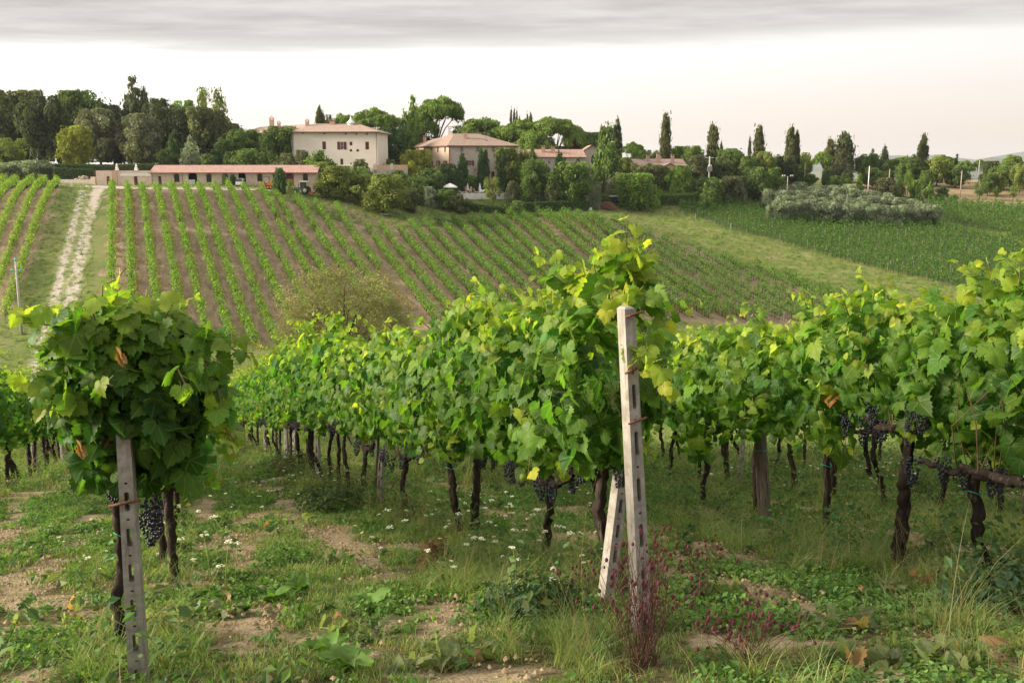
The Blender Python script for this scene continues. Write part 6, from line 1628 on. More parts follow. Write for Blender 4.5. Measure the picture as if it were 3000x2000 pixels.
# ---------------------------------------------------------------- left front vine and its post
r = np.random.default_rng(31)
bp = near(408, 1990); bp_top = W(364, 1262, bp[1] + 0.04)
p_left = place_post(bp - np.array((0, 0, 0.03)), bp_top, 'pale concrete post with slots under the left front vine', face=(-bp[0]*0.55, -bp[1], 0))
peg(p_left, (W(368, 1450, bp[1])[2] - bp[2]), -0.075, 0.06)
def left_vine():
    D = bp[1] + 0.16; L = []
    # leafy head: an uneven ball around the post top
    n = 980; th = r.uniform(0, 2*np.pi, n); ph = np.arccos(r.uniform(-1, 1, n)); q = r.uniform(0.35, 1, n)**0.45
    dx = np.sin(ph)*np.cos(th); dy = np.sin(ph)*np.sin(th); dz = np.cos(ph)
    c = W(385, 1115, D + 0.10); lob = 1 + 0.25*(vnoise(dx*2 + 5, dz*2 + 3, 3) - 0.5)
    P = c + np.stack([dx*q*0.38*lob*(1 - 0.28*np.clip(dz, 0, 1)), dy*q*0.30*lob, dz*q*0.39*lob], 1)
    Nn = np.stack([dx, dy - 0.35, dz*0.6 + 0.55], 1); T = np.stack([dx*0.6, dy*0.6, -0.85*np.ones(n)], 1)
    L.append((P, Nn, T, r.uniform(0.06, 0.118, n), np.clip(0.16 + 0.55*np.clip(dz, 0, 1), 0, 1), q))  # paler upward: younger leaves, with the bright top also put into colour
    # lower skirt
    n = 130; P = np.stack([W(a, b, D + e) for a, b, e in zip(r.uniform(230, 560, n), r.uniform(1230, 1420, n), r.uniform(-0.08, 0.32, n))])
    PJ = np.array([proj(p) for p in P]); P = P[(np.abs(PJ[:, 0] - 372) > 40) | (P[:, 1] > bp[1] + 0.1) | (PJ[:, 1] < 1290)]
    L.append((P, np.tile((0, -0.8, 0.5), (len(P), 1)), np.tile((0, 0, -1.0), (len(P), 1)), r.uniform(0.07, 0.115, len(P)), np.full(len(P), 0.12), np.full(len(P), 0.9)))  # older, darker leaves; shade low on the vine is put into their colour
    # the next plants of the row merge in behind
    L.append(canopy(-0.1, D + 0.3, D + 1.0, 150, r, 1.58, 1.0, 0.30))
    sh = [[(250,985,D-0.12),(170,955,D-0.18),(90,945,D-0.2),(15,945,D-0.2)], [(560,985,D),(640,1005,D),(700,1030,D),(745,1035,D)],
          [(330,960,D),(300,880,D),(300,835,D),(345,815,D),(368,785,D)], [(300,1000,D-0.1),(265,900,D-0.1),(285,850,D-0.1)],
          [(230,1180,D-0.2),(150,1150,D-0.25),(80,1130,D-0.27),(35,1125,D-0.27)], [(240,1190,D-0.2),(170,1200,D-0.24),(110,1200,D-0.24)], [(590,1050,D-0.1),(640,1150,D-0.12),(660,1250,D-0.12),(690,1340,D-0.12)],
          [(470,950,D),(500,900,D),(520,872,D)], [(290,930,D+0.05),(220,915,D),(150,905,D)], [(330,1130,D-0.28),(260,1110,D-0.32)], [(520,1080,D-0.2),(545,1130,D-0.28),(530,1180,D-0.3)], [(620,1180,D),(650,1250,D),(690,1290,D)], [(200,1020,D-0.15),(165,990,D-0.2),(110,1010,D-0.2)]]
    canes = []
    for k, s_ in enumerate(sh):
        pts = pxpath(s_); canes.append(pts); 
        for rep in range(2 if k in (0, 1, 4, 5, 6, 11) else 1): L.append(shoot(np.array(pts) + rep*np.array((0, 0.03, 0.035)), r, 0.036 if k in (0, 1, 6) else 0.045, (0.105, 0.05), (0.2 if k in (6,) else 0.35, 0.9), 0.7))
    b = near(365, 1905); tr = [b - np.array((0, 0, 0.05)), W(355, 1860, b[1]), W(345, 1760, b[1]+0.02), W(362, 1640, b[1]+0.05), W(358, 1560, b[1]+0.04), W(345, 1470, b[1]+0.02), W(340, 1390, b[1]+0.02)]
    bun = [W(322, 1385, b[1]-0.05), W(345, 1395, b[1]-0.08), W(310, 1350, b[1]), W(445, 1470, b[1]-0.1), W(432, 1500, b[1]), W(450, 1440, b[1])]
    v = build_vine(b, tr, [0.030, 0.028, 0.024, 0.028, 0.032, 0.036, 0.034], cat(L), canes, bun, 'leafy vine hiding the top of the left front post', 11, ties=((0.55, 0.04),), n_obj=300, cordon=False)
    # one withered leaf
    for px, py in ((360, 1060), (243, 1330)):
        V, Fc, t, uv, me = LEAF_HI[2]; V2 = V.copy(); V2[:, 2] += 0.35*np.sin(V2[:, 0]*6)*0.4; V2[:, 0] *= 0.6
        o = link('withered_leaf', mesh_np('withered_leaf', V2, Fc, M['brown_leaf'], np.tile((0.30, 0.13, 0.035), (len(V), 1)), uv, True), v, loc=W(px, py, D - 0.30) - b, rot=(R(115), R(20), R(200)), scale=(0.055, 0.07, 0.14))
left_vine()

# ---------------------------------------------------------------- centre row, first plants
CA = 2.5
def topA(Y): return np.interp(Y, [5.0, 5.6, 6.5, 8.3, 9.5, 12, 16, 25], [1.95, 2.10, 2.12, 2.08, 2.05, 2.2, 2.4, 2.4])
def lowA(Y): return np.interp(Y, [5.0, 5.6, 6.5, 8.0, 12], [1.12, 0.95, 0.88, 0.95, 1.0])
bpr = near(1884, 1852); tpr = W(1833, 897, bpr[1] + 0.05)
p_right = place_post(bpr - np.array((0, 0, 0.03)), tpr, 'tall pale concrete post with slots at the head of the centre row', face=(-bpr[0] + 2.6, -bpr[1], 0))
for py, x0, x1 in ((905, -0.03, 0.075), (1068, -0.05, 0.02), (1215, -0.045, 0.06)):
    peg(p_right, np.linalg.norm(W(1850, py, bpr[1]) - W(1884, 1852, bpr[1])), x0, x1)
b2_ = near(1772, 1775); place_post(b2_ - np.array((0, 0, 0.05)), W(1832, 1270, b2_[1] + 0.22), 'darker leaning concrete strut post behind the centre row head post', face=(-b2_[0] + 2.8, -b2_[1], 0))
def tr_path(base, top, r, wob=0.02, n=5):
    b = np.array(base); t = np.array(top); out = [b - np.array((0, 0, 0.06))]
    for i in range(1, n): out.append(b + (t-b)*i/n + r.normal(0, wob, 3)*np.array((1, 1, 0.3)))
    return out + [t]
def near_vines(c, specs, Y0, Y1, dens, topf, lowf, hw, shoots, labels, seed, yoff=0.0):
    """specs: trunk base and top in photo pixels; the leaf wall between Y0 and Y1 is shared out between them"""
    r = np.random.default_rng(seed); bases = [near(*s_[0]) for s_ in specs]; Ys = np.array([b[1] for b in bases]); Y1 = Ys.max() + 0.42
    P = canopy(c, Y0, Y1, dens, r, topf, lowf, hw); Px = canopy(c, Y0, min(Y1, 7.4), 150, r, topf, lowf, hw*1.05); P = tuple(np.concatenate([a_, b_]) for a_, b_ in zip(P, Px)); own = np.argmin(abs(P[0][:, 1][:, None] - Ys[None]), 1)
    sl = []
    for s_ in shoots:
        pts = pxpath(s_); thick = pts[0][1] < 5.75 and c == CA; sh = shoot(pts, r, 0.03 if thick else 0.05, (0.125, 0.06) if thick else (0.12, 0.045), (0.35, 0.95)); sl.append((pts, sh, int(np.argmin(abs(pts[0][1] - Ys)))))
    for i, s_ in enumerate(specs):
        m = own == i; L = [tuple(p[m] for p in P)]; canes = []
        for pts, sh, k in sl:
            if k == i: L.append(sh); canes.append(pts)
        for k in range(11):                                  # straggling shoots break the outline of the leaf wall
            j = r.integers(0, m.sum()); p0 = P[0][m][j]; o_ = unit(P[1][m][j]*np.array((1, 1, 0.2))); dn = k < 5
            e1 = p0 + o_*r.uniform(0.05, 0.13) + np.array((r.normal(0, 0.05), r.normal(0, 0.05), -r.uniform(0.02, 0.1) if dn else r.uniform(0.05, 0.14)))
            e2 = e1 + o_*r.uniform(0.02, 0.12) + np.array((r.normal(0, 0.08), r.normal(0, 0.08), -r.uniform(0.10, 0.24) if dn else r.uniform(0.06, 0.18)))
            canes.append([p0, e1, e2]); L.append(shoot([p0, e1, e2], r, 0.055, (0.11, 0.045), (0.30, 0.85), 0.6))
        b = bases[i]; top = W(s_[1][0], s_[1][1], b[1] + s_[2]); tr = s_[3] if len(s_) > 3 and s_[3] else tr_path(b, top, r)
        rad = np.linspace(s_[4] if len(s_) > 4 else 0.034, 0.030, len(tr))
        # short canes rising from the cordon through the leaves, and bunches hanging in the fruit zone
        for k in range(5):
            s0 = r.uniform(-0.45, 0.45); p0 = np.array(tr[-1]) + np.array((rd[0], rd[1], -0.25))*s0*0.9
            canes.append([p0, p0 + np.array((r.normal(0, 0.06), r.normal(0, 0.06), 0.3)), p0 + np.array((r.normal(0, 0.14), r.normal(0, 0.14), 0.6))])
        nb = s_[5] if len(s_) > 5 else 5; bun = []
        for k in range(nb):
            s0 = r.uniform(-0.45, 0.45); bun.append(np.array(tr[-1]) + np.array((rd[0]*s0 - rn[0]*r.uniform(-0.1, 0.22), rd[1]*s0 - rn[1]*r.uniform(-0.1, 0.22), -0.2*s0 + r.uniform(-0.02, 0.14))))
        build_vine(b, tr, rad, cat(L), canes, bun, labels[i], seed*10 + i, ties=((0.6, 0.05),) if i % 2 else ())
    print('near rows', np.round(Ys, 2)); return Y1 + 0.43
r = np.random.default_rng(77)
b1_ = near(1822, 1752)
trA = [b1_ - np.array((0, 0, 0.05)), W(1812, 1700, b1_[1]), W(1790, 1620, b1_[1]), W(1768, 1550, b1_[1]), W(1748, 1490, b1_[1]), W(1764, 1420, b1_[1]+0.02), W(1768, 1345, b1_[1]+0.04)]
Dd = 5.35
YA = near_vines(CA, [((1822,1752),(1768,1345),0.04,trA,0.050,6),((1600,1640),(1610,1395),0.0,None,0.030,6),((1384,1562),(1401,1318),0.0,None,0.045,6),((1341,1566),(1308,1318),0.0,None,0.036,4),((1187,1500),(1186,1335),0.0,None,0.036,4),((1065,1460),(1075,1305),0.0,None,0.036,4)],
    5.42, 13.6, 380, topA, lowA, 0.37,
    [[(1800,900,Dd+0.1),(1815,800,Dd+0.1),(1835,720,Dd+0.05),(1840,645,Dd)], [(1790,900,Dd+0.2),(1780,800,Dd+0.2),(1770,740,Dd+0.2),(1790,700,Dd+0.2)], [(1850,900,Dd+0.2),(1880,800,Dd+0.15),(1905,740,Dd+0.12),(1920,760,Dd+0.1)],
     [(1740,900,Dd+0.3),(1720,820,Dd+0.3),(1700,760,Dd+0.3)], [(1870,900,Dd+0.25),(1900,850,Dd+0.2),(1930,900,Dd+0.1),(1950,980,Dd+0.1)], [(1625,850,6.0),(1630,780,6.0),(1632,722,6.0)], [(1660,850,6.0),(1680,800,6.0),(1665,770,6.0)], [(1445,900,7.4),(1415,850,7.4),(1385,812,7.4)], [(1320,930,8.6),(1312,890,8.6),(1310,862,8.6)], [(1880,1000,Dd+0.1),(1930,1060,Dd),(1960,1140,Dd)], [(1900,960,Dd-0.1),(1880,1020,Dd-0.38),(1868,1090,Dd-0.4)], [(1840,860,Dd),(1800,850,Dd-0.1),(1780,900,Dd-0.1)], [(1870,860,Dd),(1890,860,Dd-0.1),(1880,880,Dd-0.2)], [(1760,860,Dd+0.1),(1740,780,Dd+0.1),(1760,720,Dd+0.1)], [(1850,850,Dd+0.1),(1850,760,Dd+0.1),(1890,690,Dd+0.1)],
     [(1650,1200,5.9),(1640,1320,5.75),(1660,1400,5.75)], [(1560,1300,6.2),(1545,1400,6.1)], [(1720,880,5.7),(1760,820,5.6),(1800,760,5.5)], [(1820,880,5.5),(1860,820,5.45),(1870,760,5.4)]],
    ['gnarled vine beside the head post of the centre row', 'second vine of the centre row, left of the head post', 'thick-trunked third vine of the centre row', 'thin vine with turquoise twine left of the thick-trunked one',
     'fifth vine of the centre row, before the slotted post', 'sixth vine of the centre row, at the slotted post'], 21)
# ---------------------------------------------------------------- right row, first plants
CB = 5.45
def topB(Y): return np.interp(Y, [5.0, 6.4, 7.2, 7.9, 9.2, 10.2, 12, 14], [2.02, 2.05, 1.98, 2.16, 1.95, 2.08, 2.05, 2.15])
def lowB(Y): return np.interp(Y, [5.0, 6.0, 6.6, 7.2, 8, 12], [0.60, 0.66, 0.84, 0.98, 0.98, 1.0])
YB = near_vines(CB, [((3060,1800),(3010,1400),0.0,None,0.036,4),((2897,1708),(2852,1375),0.0,None,0.034,5),((2640,1658),(2665,1240),0.0,None,0.052,8),((2420,1560),(2420,1225),0.0,None,0.030,6),((2215,1500),(2222,1222),0.05,None,0.036,5),((2062,1478),(2075,1200),0,None,0.03,4)],
    5.3, 12.3, 370, topB, lowB, 0.38,
    [[(2530,860,7.8),(2515,810,7.8),(2508,778,7.8)], [(2560,860,7.8),(2590,840,7.8),(2610,810,7.8)], [(2900,870,6.5),(2850,800,6.5),(2800,765,6.5)], [(2930,860,6.4),(2890,800,6.4),(2850,775,6.4)], [(2985,830,6.2),(2990,780,6.2),(2975,750,6.2)], [(2760,880,6.9),(2720,850,6.9),(2695,838,6.9)], [(2330,950,8.6),(2345,920,8.6)], [(2230,980,9.1),(2245,940,9.1)],
     [(2820,1340,6.55),(2850,1400,6.4),(2900,1420,6.35)], [(2930,1300,6.3),(2960,1380,6.2),(2990,1400,6.15)], [(2480,1260,7.7),(2475,1330,7.6)], [(2280,1240,8.9),(2290,1290,8.9)], [(2960,860,6.3),(2940,810,6.3),(2905,790,6.3)]],
    ['vine at the right picture border in the right row', 'slender-trunked vine second from the right border', 'thick dark trunk vine with big grape bunches in the right row', 'vine left of the thick dark trunk in the right row',
     'vine behind the weathered wooden post', 'vine left of the wooden post in the right row'], 22)
# fuller bunches under the thick trunk
bw = near(2240, 1517); tw = W(2222, 1190, bw[1])
def wood_post(base, top, w, label, seed):
    rs = random.Random(seed); b = Vector(base); t = Vector(top); h = (t-b).length; mb = MB(); n = 10; m = 9
    V = []
    for i in range(m):
        for k in range(n):
            a = 2*math.pi*k/n; q = w*(1 + 0.10*math.cos(2*a) + rs.uniform(-0.05, 0.05))*(1.03 - 0.06*i/m); V.append((q*math.cos(a), q*math.sin(a), -0.2 + (h+0.2)*i/(m-1)))
    mb.add(V, [(i*n+k, i*n+(k+1) % n, (i+1)*n+(k+1) % n, (i+1)*n+k) for i in range(m-1) for k in range(n)] + [tuple((m-1)*n+k for k in range(n))])
    root = empty('wooden_post'); tag(root, label, 'post'); mb.build('shaft', M['old_wood'], root); 
    k = MB(); k.tube([(w*1.1*math.cos(a), w*1.1*math.sin(a), h*0.62 + 0.006*math.sin(3*a)) for a in np.linspace(0, 6.4, 16)], 0.003, 5); k.build('twine', M['twine'], root)
    set_axis(root, base, top); return root
wood_post(bw, tw, 0.062, 'thick weathered wooden post in the right row', 4)
pb = near(1113, 1487); place_post(pb, W(1123, 1150, pb[1]), 'slotted concrete post in the middle of the centre row', face=(-0.4, -1, 0), sc=0.9)
pb = near(860, 1352); place_post(pb, W(868, 1150, pb[1]), 'slotted concrete post farther down the centre row', face=(-0.4, -1, 0), sc=0.9)
wb = near(1096, 1500); wood_post(wb, W(1112, 1200, wb[1]), 0.017, 'thin pale wooden stake beside the slotted post', 6)

# ---------------------------------------------------------------- the rest of the rows: plants seen smaller
def mid_variant(seed, top=2.2, low=0.95, dens=260):
    r = np.random.default_rng(seed); n = int(dens*0.92)
    Y = r.uniform(-0.46, 0.46, n); a = r.uniform(0, 2*np.pi, n); q = np.sqrt(r.uniform(0.25, 1, n))
    tp = top + 0.18*(vnoise(Y*3 + seed, np.full(n, 1.0), 5) - 0.5)*2; lw = low + 0.18*(vnoise(Y*3 + seed, np.full(n, 5.0), 6) - 0.5)*2; mid = 0.5*(tp+lw); hh = 0.5*(tp-lw)
    off = np.cos(a)*q*0.36*(0.8 + 0.4*r.random(n)); h = mid + np.sin(a)*q*hh
    P = np.stack([rd[0]*Y + rn[0]*off, rd[1]*Y + rn[1]*off, h - 0.25*rd[1]*Y], 1)
    Nn = np.stack([rn[0]*np.cos(a), rn[1]*np.cos(a) - 0.2, np.sin(a)*0.55 + 0.45], 1); T = np.stack([rn[0]*np.cos(a)*0.5, rn[1]*np.cos(a)*0.5, -0.9*np.ones(n)], 1)
    young = np.clip(0.20 + 0.55*np.clip((h - (tp-0.5))/0.5, 0, 1) + 0.35*(r.random(n) < 0.08), 0, 1); L = [(P, Nn, T, r.uniform(0.09, 0.14, n), young, q)]  # paler toward the top: leaf age together with painted top light
    for k in range(3):
        s0 = r.uniform(-0.4, 0.4); p0 = np.array((rd[0]*s0, rd[1]*s0, top - 0.1)); L.append(shoot([p0, p0 + (r.normal(0, 0.1), r.normal(0, 0.1), 0.2), p0 + (r.normal(0, 0.2), r.normal(0, 0.2), r.uniform(0.25, 0.42))], r, 0.06, (0.10, 0.05)))
    for k in range(5):
        s0 = r.uniform(-0.4, 0.4); sg = 1 if k % 2 else -1; p0 = np.array((rd[0]*s0 + rn[0]*0.28*sg, rd[1]*s0 + rn[1]*0.28*sg, r.uniform(low + 0.05, top - 0.3))); L.append(shoot([p0, p0 + np.array((rn[0]*0.1*sg, rn[1]*0.1*sg, -0.08)), p0 + np.array((rn[0]*0.16*sg, rn[1]*0.16*sg, -r.uniform(0.18, 0.34)))], r, 0.06, (0.11, 0.05), (0.25, 0.8)))
    P, Nn, T, s, y, q = cat(L); S, T, Nn = frames(Nn, T, r); col = leaf_colors(len(P), r, y)
    V, FF, CC, UU = join_leaves(P, S, T, Nn, s, col, r, False); fol = mesh_np('foliage', V, FF, M['vine_leaf_far'], CC, UU, True)
    lean = r.normal(0, 0.09, 2); path = [(0, 0, -0.06), (lean[0]*0.3, lean[1]*0.3, 0.25), (lean[0]*0.8 + r.normal(0, 0.03), lean[1]*0.8, 0.6), (lean[0], lean[1], 0.95)]
    V, Fq = bark_mesh(path, [0.036, 0.030, 0.030, 0.029], seed, 8); tp_ = np.array(path[-1]); VV = [V]; FF2 = [Fq]; nb = len(V)
    for sg in (-1, 1):
        V2, F2 = bark_mesh([tp_ + (0, 0, -0.04), tp_ + np.array((rd[0]*0.2*sg, rd[1]*0.2*sg, -0.05*sg + r.normal(0, 0.03))), tp_ + np.array((rd[0]*0.42*sg, rd[1]*0.42*sg, -0.10*sg + 0.03))], [0.032, 0.027, 0.017], seed + 3 + sg, 7)
        VV.append(V2); FF2.append(F2 + nb); nb += len(V2)
    tm = mesh_np('trunk', np.concatenate(VV), np.concatenate(FF2), M['vine_wood'], smooth=True)
    bl = [np.array((rd[0]*s_ - rn[0]*o_, rd[1]*s_ - rn[1]*o_, 0.98 - 0.25*s_ + z_)) for s_, o_, z_ in zip(r.uniform(-0.4, 0.4, 4), r.uniform(-0.1, 0.25, 4), r.uniform(0.0, 0.18, 4))]
    return fol, tm, bl
MIDV = [mid_variant(500 + i, top=2.15 + 0.1*(i % 3)) for i in range(7)]
vk = 0
def mid_row(c, Y0, Y1, label, group, seed, post_label=None, step=0.86, hs=1.0, first=1):
    global vk; rs = random.Random(seed); Y = Y0; k = 0
    while Y < Y1:
        x, y = row_xy(c, Y + rs.uniform(-0.08, 0.08)); x += rs.uniform(-0.05, 0.05); vk += 1
        root = empty('grapevine', (x, y, G(x, y))); tag(root, label.replace('#', ordinal(first + k)), 'grapevine', group)
        fol, tm, bl = MIDV[vk % 7]; hh = hs*rs.uniform(0.94, 1.08)
        o = link('foliage', fol, root, scale=(1, 1, hh), color=(1, 1, 1)); o['kind'] = 'stuff'
        link('trunk', tm, root, scale=(rs.uniform(0.85, 1.25),)*2 + (1,), rot=(0, 0, rs.uniform(-0.3, 0.3)))
        if Y < 30:
            for b_ in bl[:3]: link('grape_bunch', BUNCH[vk % 4], root, loc=b_, rot=(0, 0, rs.uniform(0, 6)))
        if post_label and k % 6 == 3:
            px_, py_ = row_xy(c, Y + 0.43); b = np.array((px_, py_, G(px_, py_))); place_post(b, b + np.array((rs.uniform(-0.06, 0.06), rs.uniform(-0.06, 0.06), 1.75)), post_label.replace('#', ordinal(k // 6 + 1)), group=group.replace('vines', 'posts'), face=(-0.35, -1, 0), sc=0.9)
        Y += step*0.944; k += 1
mid_row(-0.1, bp[1] + 2.5, 20, '# vine behind the left front vine in its row', 'vines of the left front row', 1, hs=0.76)
mid_row(CA, YA, 50, '# vine from the head post in the long centre row', 'vines of the centre row', 2, '# slotted post among the far plants of the centre row', hs=1.08, first=7)
mid_row(CB, YB, 30, '# vine of the right row, seen under the centre row leaves', 'vines of the right row', 3, '# concrete post seen below the centre row leaves', first=7)
mid_row(8.2, 6.2, 28, '# vine from the right in the row directly behind the right row', 'vines of the second right row', 4, '# concrete post directly behind the right row')
mid_row(10.95, 7.0, 24, '# vine from the right, two rows behind the right row', 'vines of the third right row', 5)
mid_row(13.7, 9.0, 20, '# vine from the right, three rows behind the right row', 'vines of the fourth right row', 6)
mid_row(-2.9, 12.0, 46, '# vine from the left border in the row behind the left vine', 'vines of the left border row', 7, '# concrete post from the left border behind the left vine', hs=0.86)
mid_row(-5.7, 26.0, 46, '# vine of the farther row at the left border', 'vines of the second left border row', 8, hs=0.84)
# ================================================================== grass, weeds and flowers near the camera
SRC = bpy.data.collections.new('cover_sources')       # never linked to the scene: only instanced by the stuff objects
def blade_tuft(seed, n, h, spread, w, tint, arch=0.5, dry=0.0, segs=3):
    r = np.random.default_rng(seed); V = []; Fq = []; T = []; b = 0
    for i in range(n):
        a = r.uniform(0, 6.283); q = spread*np.sqrt(r.random()); x0, y0 = q*np.cos(a), q*np.sin(a)
        d = r.uniform(0, 6.283); L = h*np.exp(r.normal(0, 0.35)); bend = arch*L*r.uniform(0.3, 1.3); ww = w*r.uniform(0.7, 1.3)
        c = np.array(tint)*np.exp(r.normal(0, 0.2)); c[0] *= np.exp(r.normal(0, 0.12))
        if r.random() < dry: c = np.array((0.40, 0.31, 0.14))*np.exp(r.normal(0, 0.15))
        nx, ny = -np.sin(d), np.cos(d)
        for k in range(segs+1):
            t = k/segs; z = L*(t - 0.32*arch*t*t); x = x0 + np.cos(d)*bend*t*t; y = y0 + np.sin(d)*bend*t*t; wk = ww*(1-t)**0.7
            V += [(x-nx*wk, y-ny*wk, z), (x+nx*wk, y+ny*wk, z)]; T += [c, c]
        for k in range(segs): Fq.append((b+2*k, b+2*k+1, b+2*k+3, b+2*k+2))
        b += 2*(segs+1)
    return np.array(V), np.array(Fq), np.array(T)
def leafy_tuft(seed, n, h, spread, size, tint, aspect=0.75, up=0.8):
    r = np.random.default_rng(seed); a = r.uniform(0, 6.283, n); q = spread*np.sqrt(r.random(n))
    P = np.stack([q*np.cos(a), q*np.sin(a), h*r.uniform(0.1, 1, n)], 1); Nn = np.stack([np.cos(a)*0.5, np.sin(a)*0.5, np.full(n, up)], 1)
    T = np.stack([np.cos(a), np.sin(a), np.full(n, 0.1)], 1)
    return cards(P, Nn, size*np.exp(r.normal(0, 0.3, n)), tints(n, r, tint, 0.2, 0.12), r, aspect, 0.22, T, 0.35)
src_list = []
def add_src(data):
    V, Fq, T = data; o = bpy.data.objects.new('%02d_cover' % len(src_list), mesh_np('cover', V, Fq, M['grass'], T)); SRC.objects.link(o); src_list.append(o); return len(src_list) - 1
g1 = (0.120, 0.205, 0.040); g2 = (0.170, 0.245, 0.060); g3 = (0.085, 0.165, 0.036); gy = (0.26, 0.30, 0.09)
TURF = [add_src(blade_tuft(1 + i, 34, 0.05, 0.075, 0.0026, c, 0.6, dr)) for i, (c, dr) in enumerate(((g1, 0.08), (g2, 0.15), (g3, 0.05), (g2, 0.35)))]
LONG = [add_src(blade_tuft(11 + i, 46, 0.19, 0.07, 0.0022, c, 1.0, dr, 4)) for i, (c, dr) in enumerate(((g2, 0.1), (gy, 0.2), (g1, 0.08)))]
WEED = [add_src(leafy_tuft(21 + i, 26, 0.075, 0.085, 0.034, c)) for i, c in enumerate(((0.105, 0.195, 0.040), (0.085, 0.155, 0.040), (0.135, 0.22, 0.05)))]
BROAD = [add_src(leafy_tuft(31 + i, 16, 0.10, 0.09, 0.075, c, 0.5, 0.6)) for i, c in enumerate(((0.085, 0.155, 0.035), (0.075, 0.13, 0.045)))]
STRAW = [add_src(blade_tuft(41 + i, 16, 0.07, 0.10, 0.0022, (0.36, 0.28, 0.14), 1.6, 0.3)) for i in range(2)]
TALL = [add_src(leafy_tuft(51 + i, 34, 0.42, 0.13, 0.05, c, 0.55, 0.5)) for i, c in enumerate(((0.085, 0.145, 0.042), (0.120, 0.150, 0.055)))]
def umbel(seed):
    r = np.random.default_rng(seed); n = 24; a = r.uniform(0, 6.283, n); q = 0.030*np.sqrt(r.random(n)); h = r.uniform(0.34, 0.55); l = r.normal(0, 0.06, 2)
    P = np.stack([l[0] + q*np.cos(a), l[1] + q*np.sin(a), h - 8*q*q + r.normal(0, 0.003, n)], 1)
    V, Q, T = cards(P, np.tile((0.0, 0, 1.0), (n, 1)), 0.016, np.tile((0.80, 0.79, 0.72), (n, 1))*r.uniform(0.85, 1.1, (n, 1)), r, 0.9, 0.1, None, 0.3)
    w = 0.0022; S = np.array([(-w, 0, 0), (w, 0, 0), (l[0]+w, l[1], h), (l[0]-w, l[1], h), (0, -w, 0), (0, w, 0), (l[0], l[1]+w, h), (l[0], l[1]-w, h)]); b = len(V)
    return np.concatenate([V, S]), np.concatenate([Q, [[b, b+1, b+2, b+3], [b+4, b+5, b+6, b+7]]]), np.concatenate([T, np.tile((0.13, 0.17, 0.06), (8, 1))])
def clods(seed):
    r_ = np.random.default_rng(seed); V = []; Fq = []; T = []
    for i in range(9):
        c = np.array((*r_.normal(0, 0.06, 2), 0.004)); s = r_.uniform(0.006, 0.02); o_ = np.array([(1,0,0),(0,1,0),(-1,0,0),(0,-1,0),(0,0,0.75),(0.6,0.6,0.35),(-0.6,-0.6,0.3)])*s*(1 + r_.normal(0, 0.2, (7, 1))); b_ = len(V)
        V += list(c + o_); Fq += [(b_, b_+5, b_+4), (b_+5, b_+1, b_+4), (b_+1, b_+2, b_+4), (b_+2, b_+6, b_+4), (b_+6, b_+3, b_+4), (b_+3, b_, b_+4)]; T += [np.array((0.33, 0.25, 0.16))*r_.uniform(0.7, 1.2)]*7
    return np.array(V), np.array(Fq), np.array(T)
UMB = [add_src(umbel(60 + i)) for i in range(4)]
CLOD = [add_src(clods(90 + i)) for i in range(2)]
SEED = [add_src(blade_tuft(71 + i, 7, 0.55, 0.05, 0.0016, (0.26, 0.19, 0.10), 0.5, 0.5, 4)) for i in range(2)]

def instancer():
    ng = bpy.data.node_groups.new('cover_scatter', 'GeometryNodeTree')
    ng.interface.new_socket('Geometry', in_out='INPUT', socket_type='NodeSocketGeometry'); ng.interface.new_socket('Geometry', in_out='OUTPUT', socket_type='NodeSocketGeometry')
    N = ng.nodes; L = ng.links; gi = N.new('NodeGroupInput'); go = N.new('NodeGroupOutput'); ip = N.new('GeometryNodeInstanceOnPoints')
    ci = N.new('GeometryNodeCollectionInfo'); ci.inputs['Collection'].default_value = SRC; ci.inputs['Separate Children'].default_value = True; ci.inputs['Reset Children'].default_value = True
    def att(name, typ):
        a = N.new('GeometryNodeInputNamedAttribute'); a.data_type = typ; a.inputs['Name'].default_value = name; return a.outputs['Attribute']
    L.new(gi.outputs[0], ip.inputs['Points']); L.new(ci.outputs[0], ip.inputs['Instance']); ip.inputs['Pick Instance'].default_value = True
    L.new(att('var', 'INT'), ip.inputs['Instance Index'])
    rt = N.new('FunctionNodeEulerToRotation'); L.new(att('rot', 'FLOAT_VECTOR'), rt.inputs[0]); L.new(rt.outputs[0], ip.inputs['Rotation']); L.new(att('scl', 'FLOAT_VECTOR'), ip.inputs['Scale'])
    L.new(ip.outputs[0], go.inputs[0]); return ng
GN = instancer()
def scatter(name, label, cat_, pts, var, scl, r):
    me = bpy.data.meshes.new(name); n = len(pts); z = gz(pts[:, 0], pts[:, 1]); co = np.stack([pts[:, 0], pts[:, 1], z - 0.005], 1).astype(np.float32)
    me.vertices.add(n); me.vertices.foreach_set('co', co.ravel())
    rot = np.stack([r.normal(0, 0.12, n), r.normal(0, 0.12, n), r.uniform(0, 6.283, n)], 1).astype(np.float32)
    me.attributes.new('var', 'INT', 'POINT').data.foreach_set('value', np.asarray(var, np.int32)); me.attributes.new('rot', 'FLOAT_VECTOR', 'POINT').data.foreach_set('vector', rot.ravel())
    s = np.asarray(scl, np.float32); s = np.stack([s, s, s*r.uniform(0.8, 1.25, n).astype(np.float32)], 1); me.attributes.new('scl', 'FLOAT_VECTOR', 'POINT').data.foreach_set('vector', s.ravel().astype(np.float32))
    o = link(name, me); m = o.modifiers.new('scatter', 'NODES'); m.node_group = GN; tag(o, label, cat_, kind='stuff'); return o
r = np.random.default_rng(101)
def field(n, Y0, Y1, margin=1.3, k=0.60):
    Y = np.sqrt(r.uniform(Y0*Y0, Y1*Y1, n)); X = r.uniform(-1, 1, n)*(k*Y + margin); return np.stack([X, Y], 1)
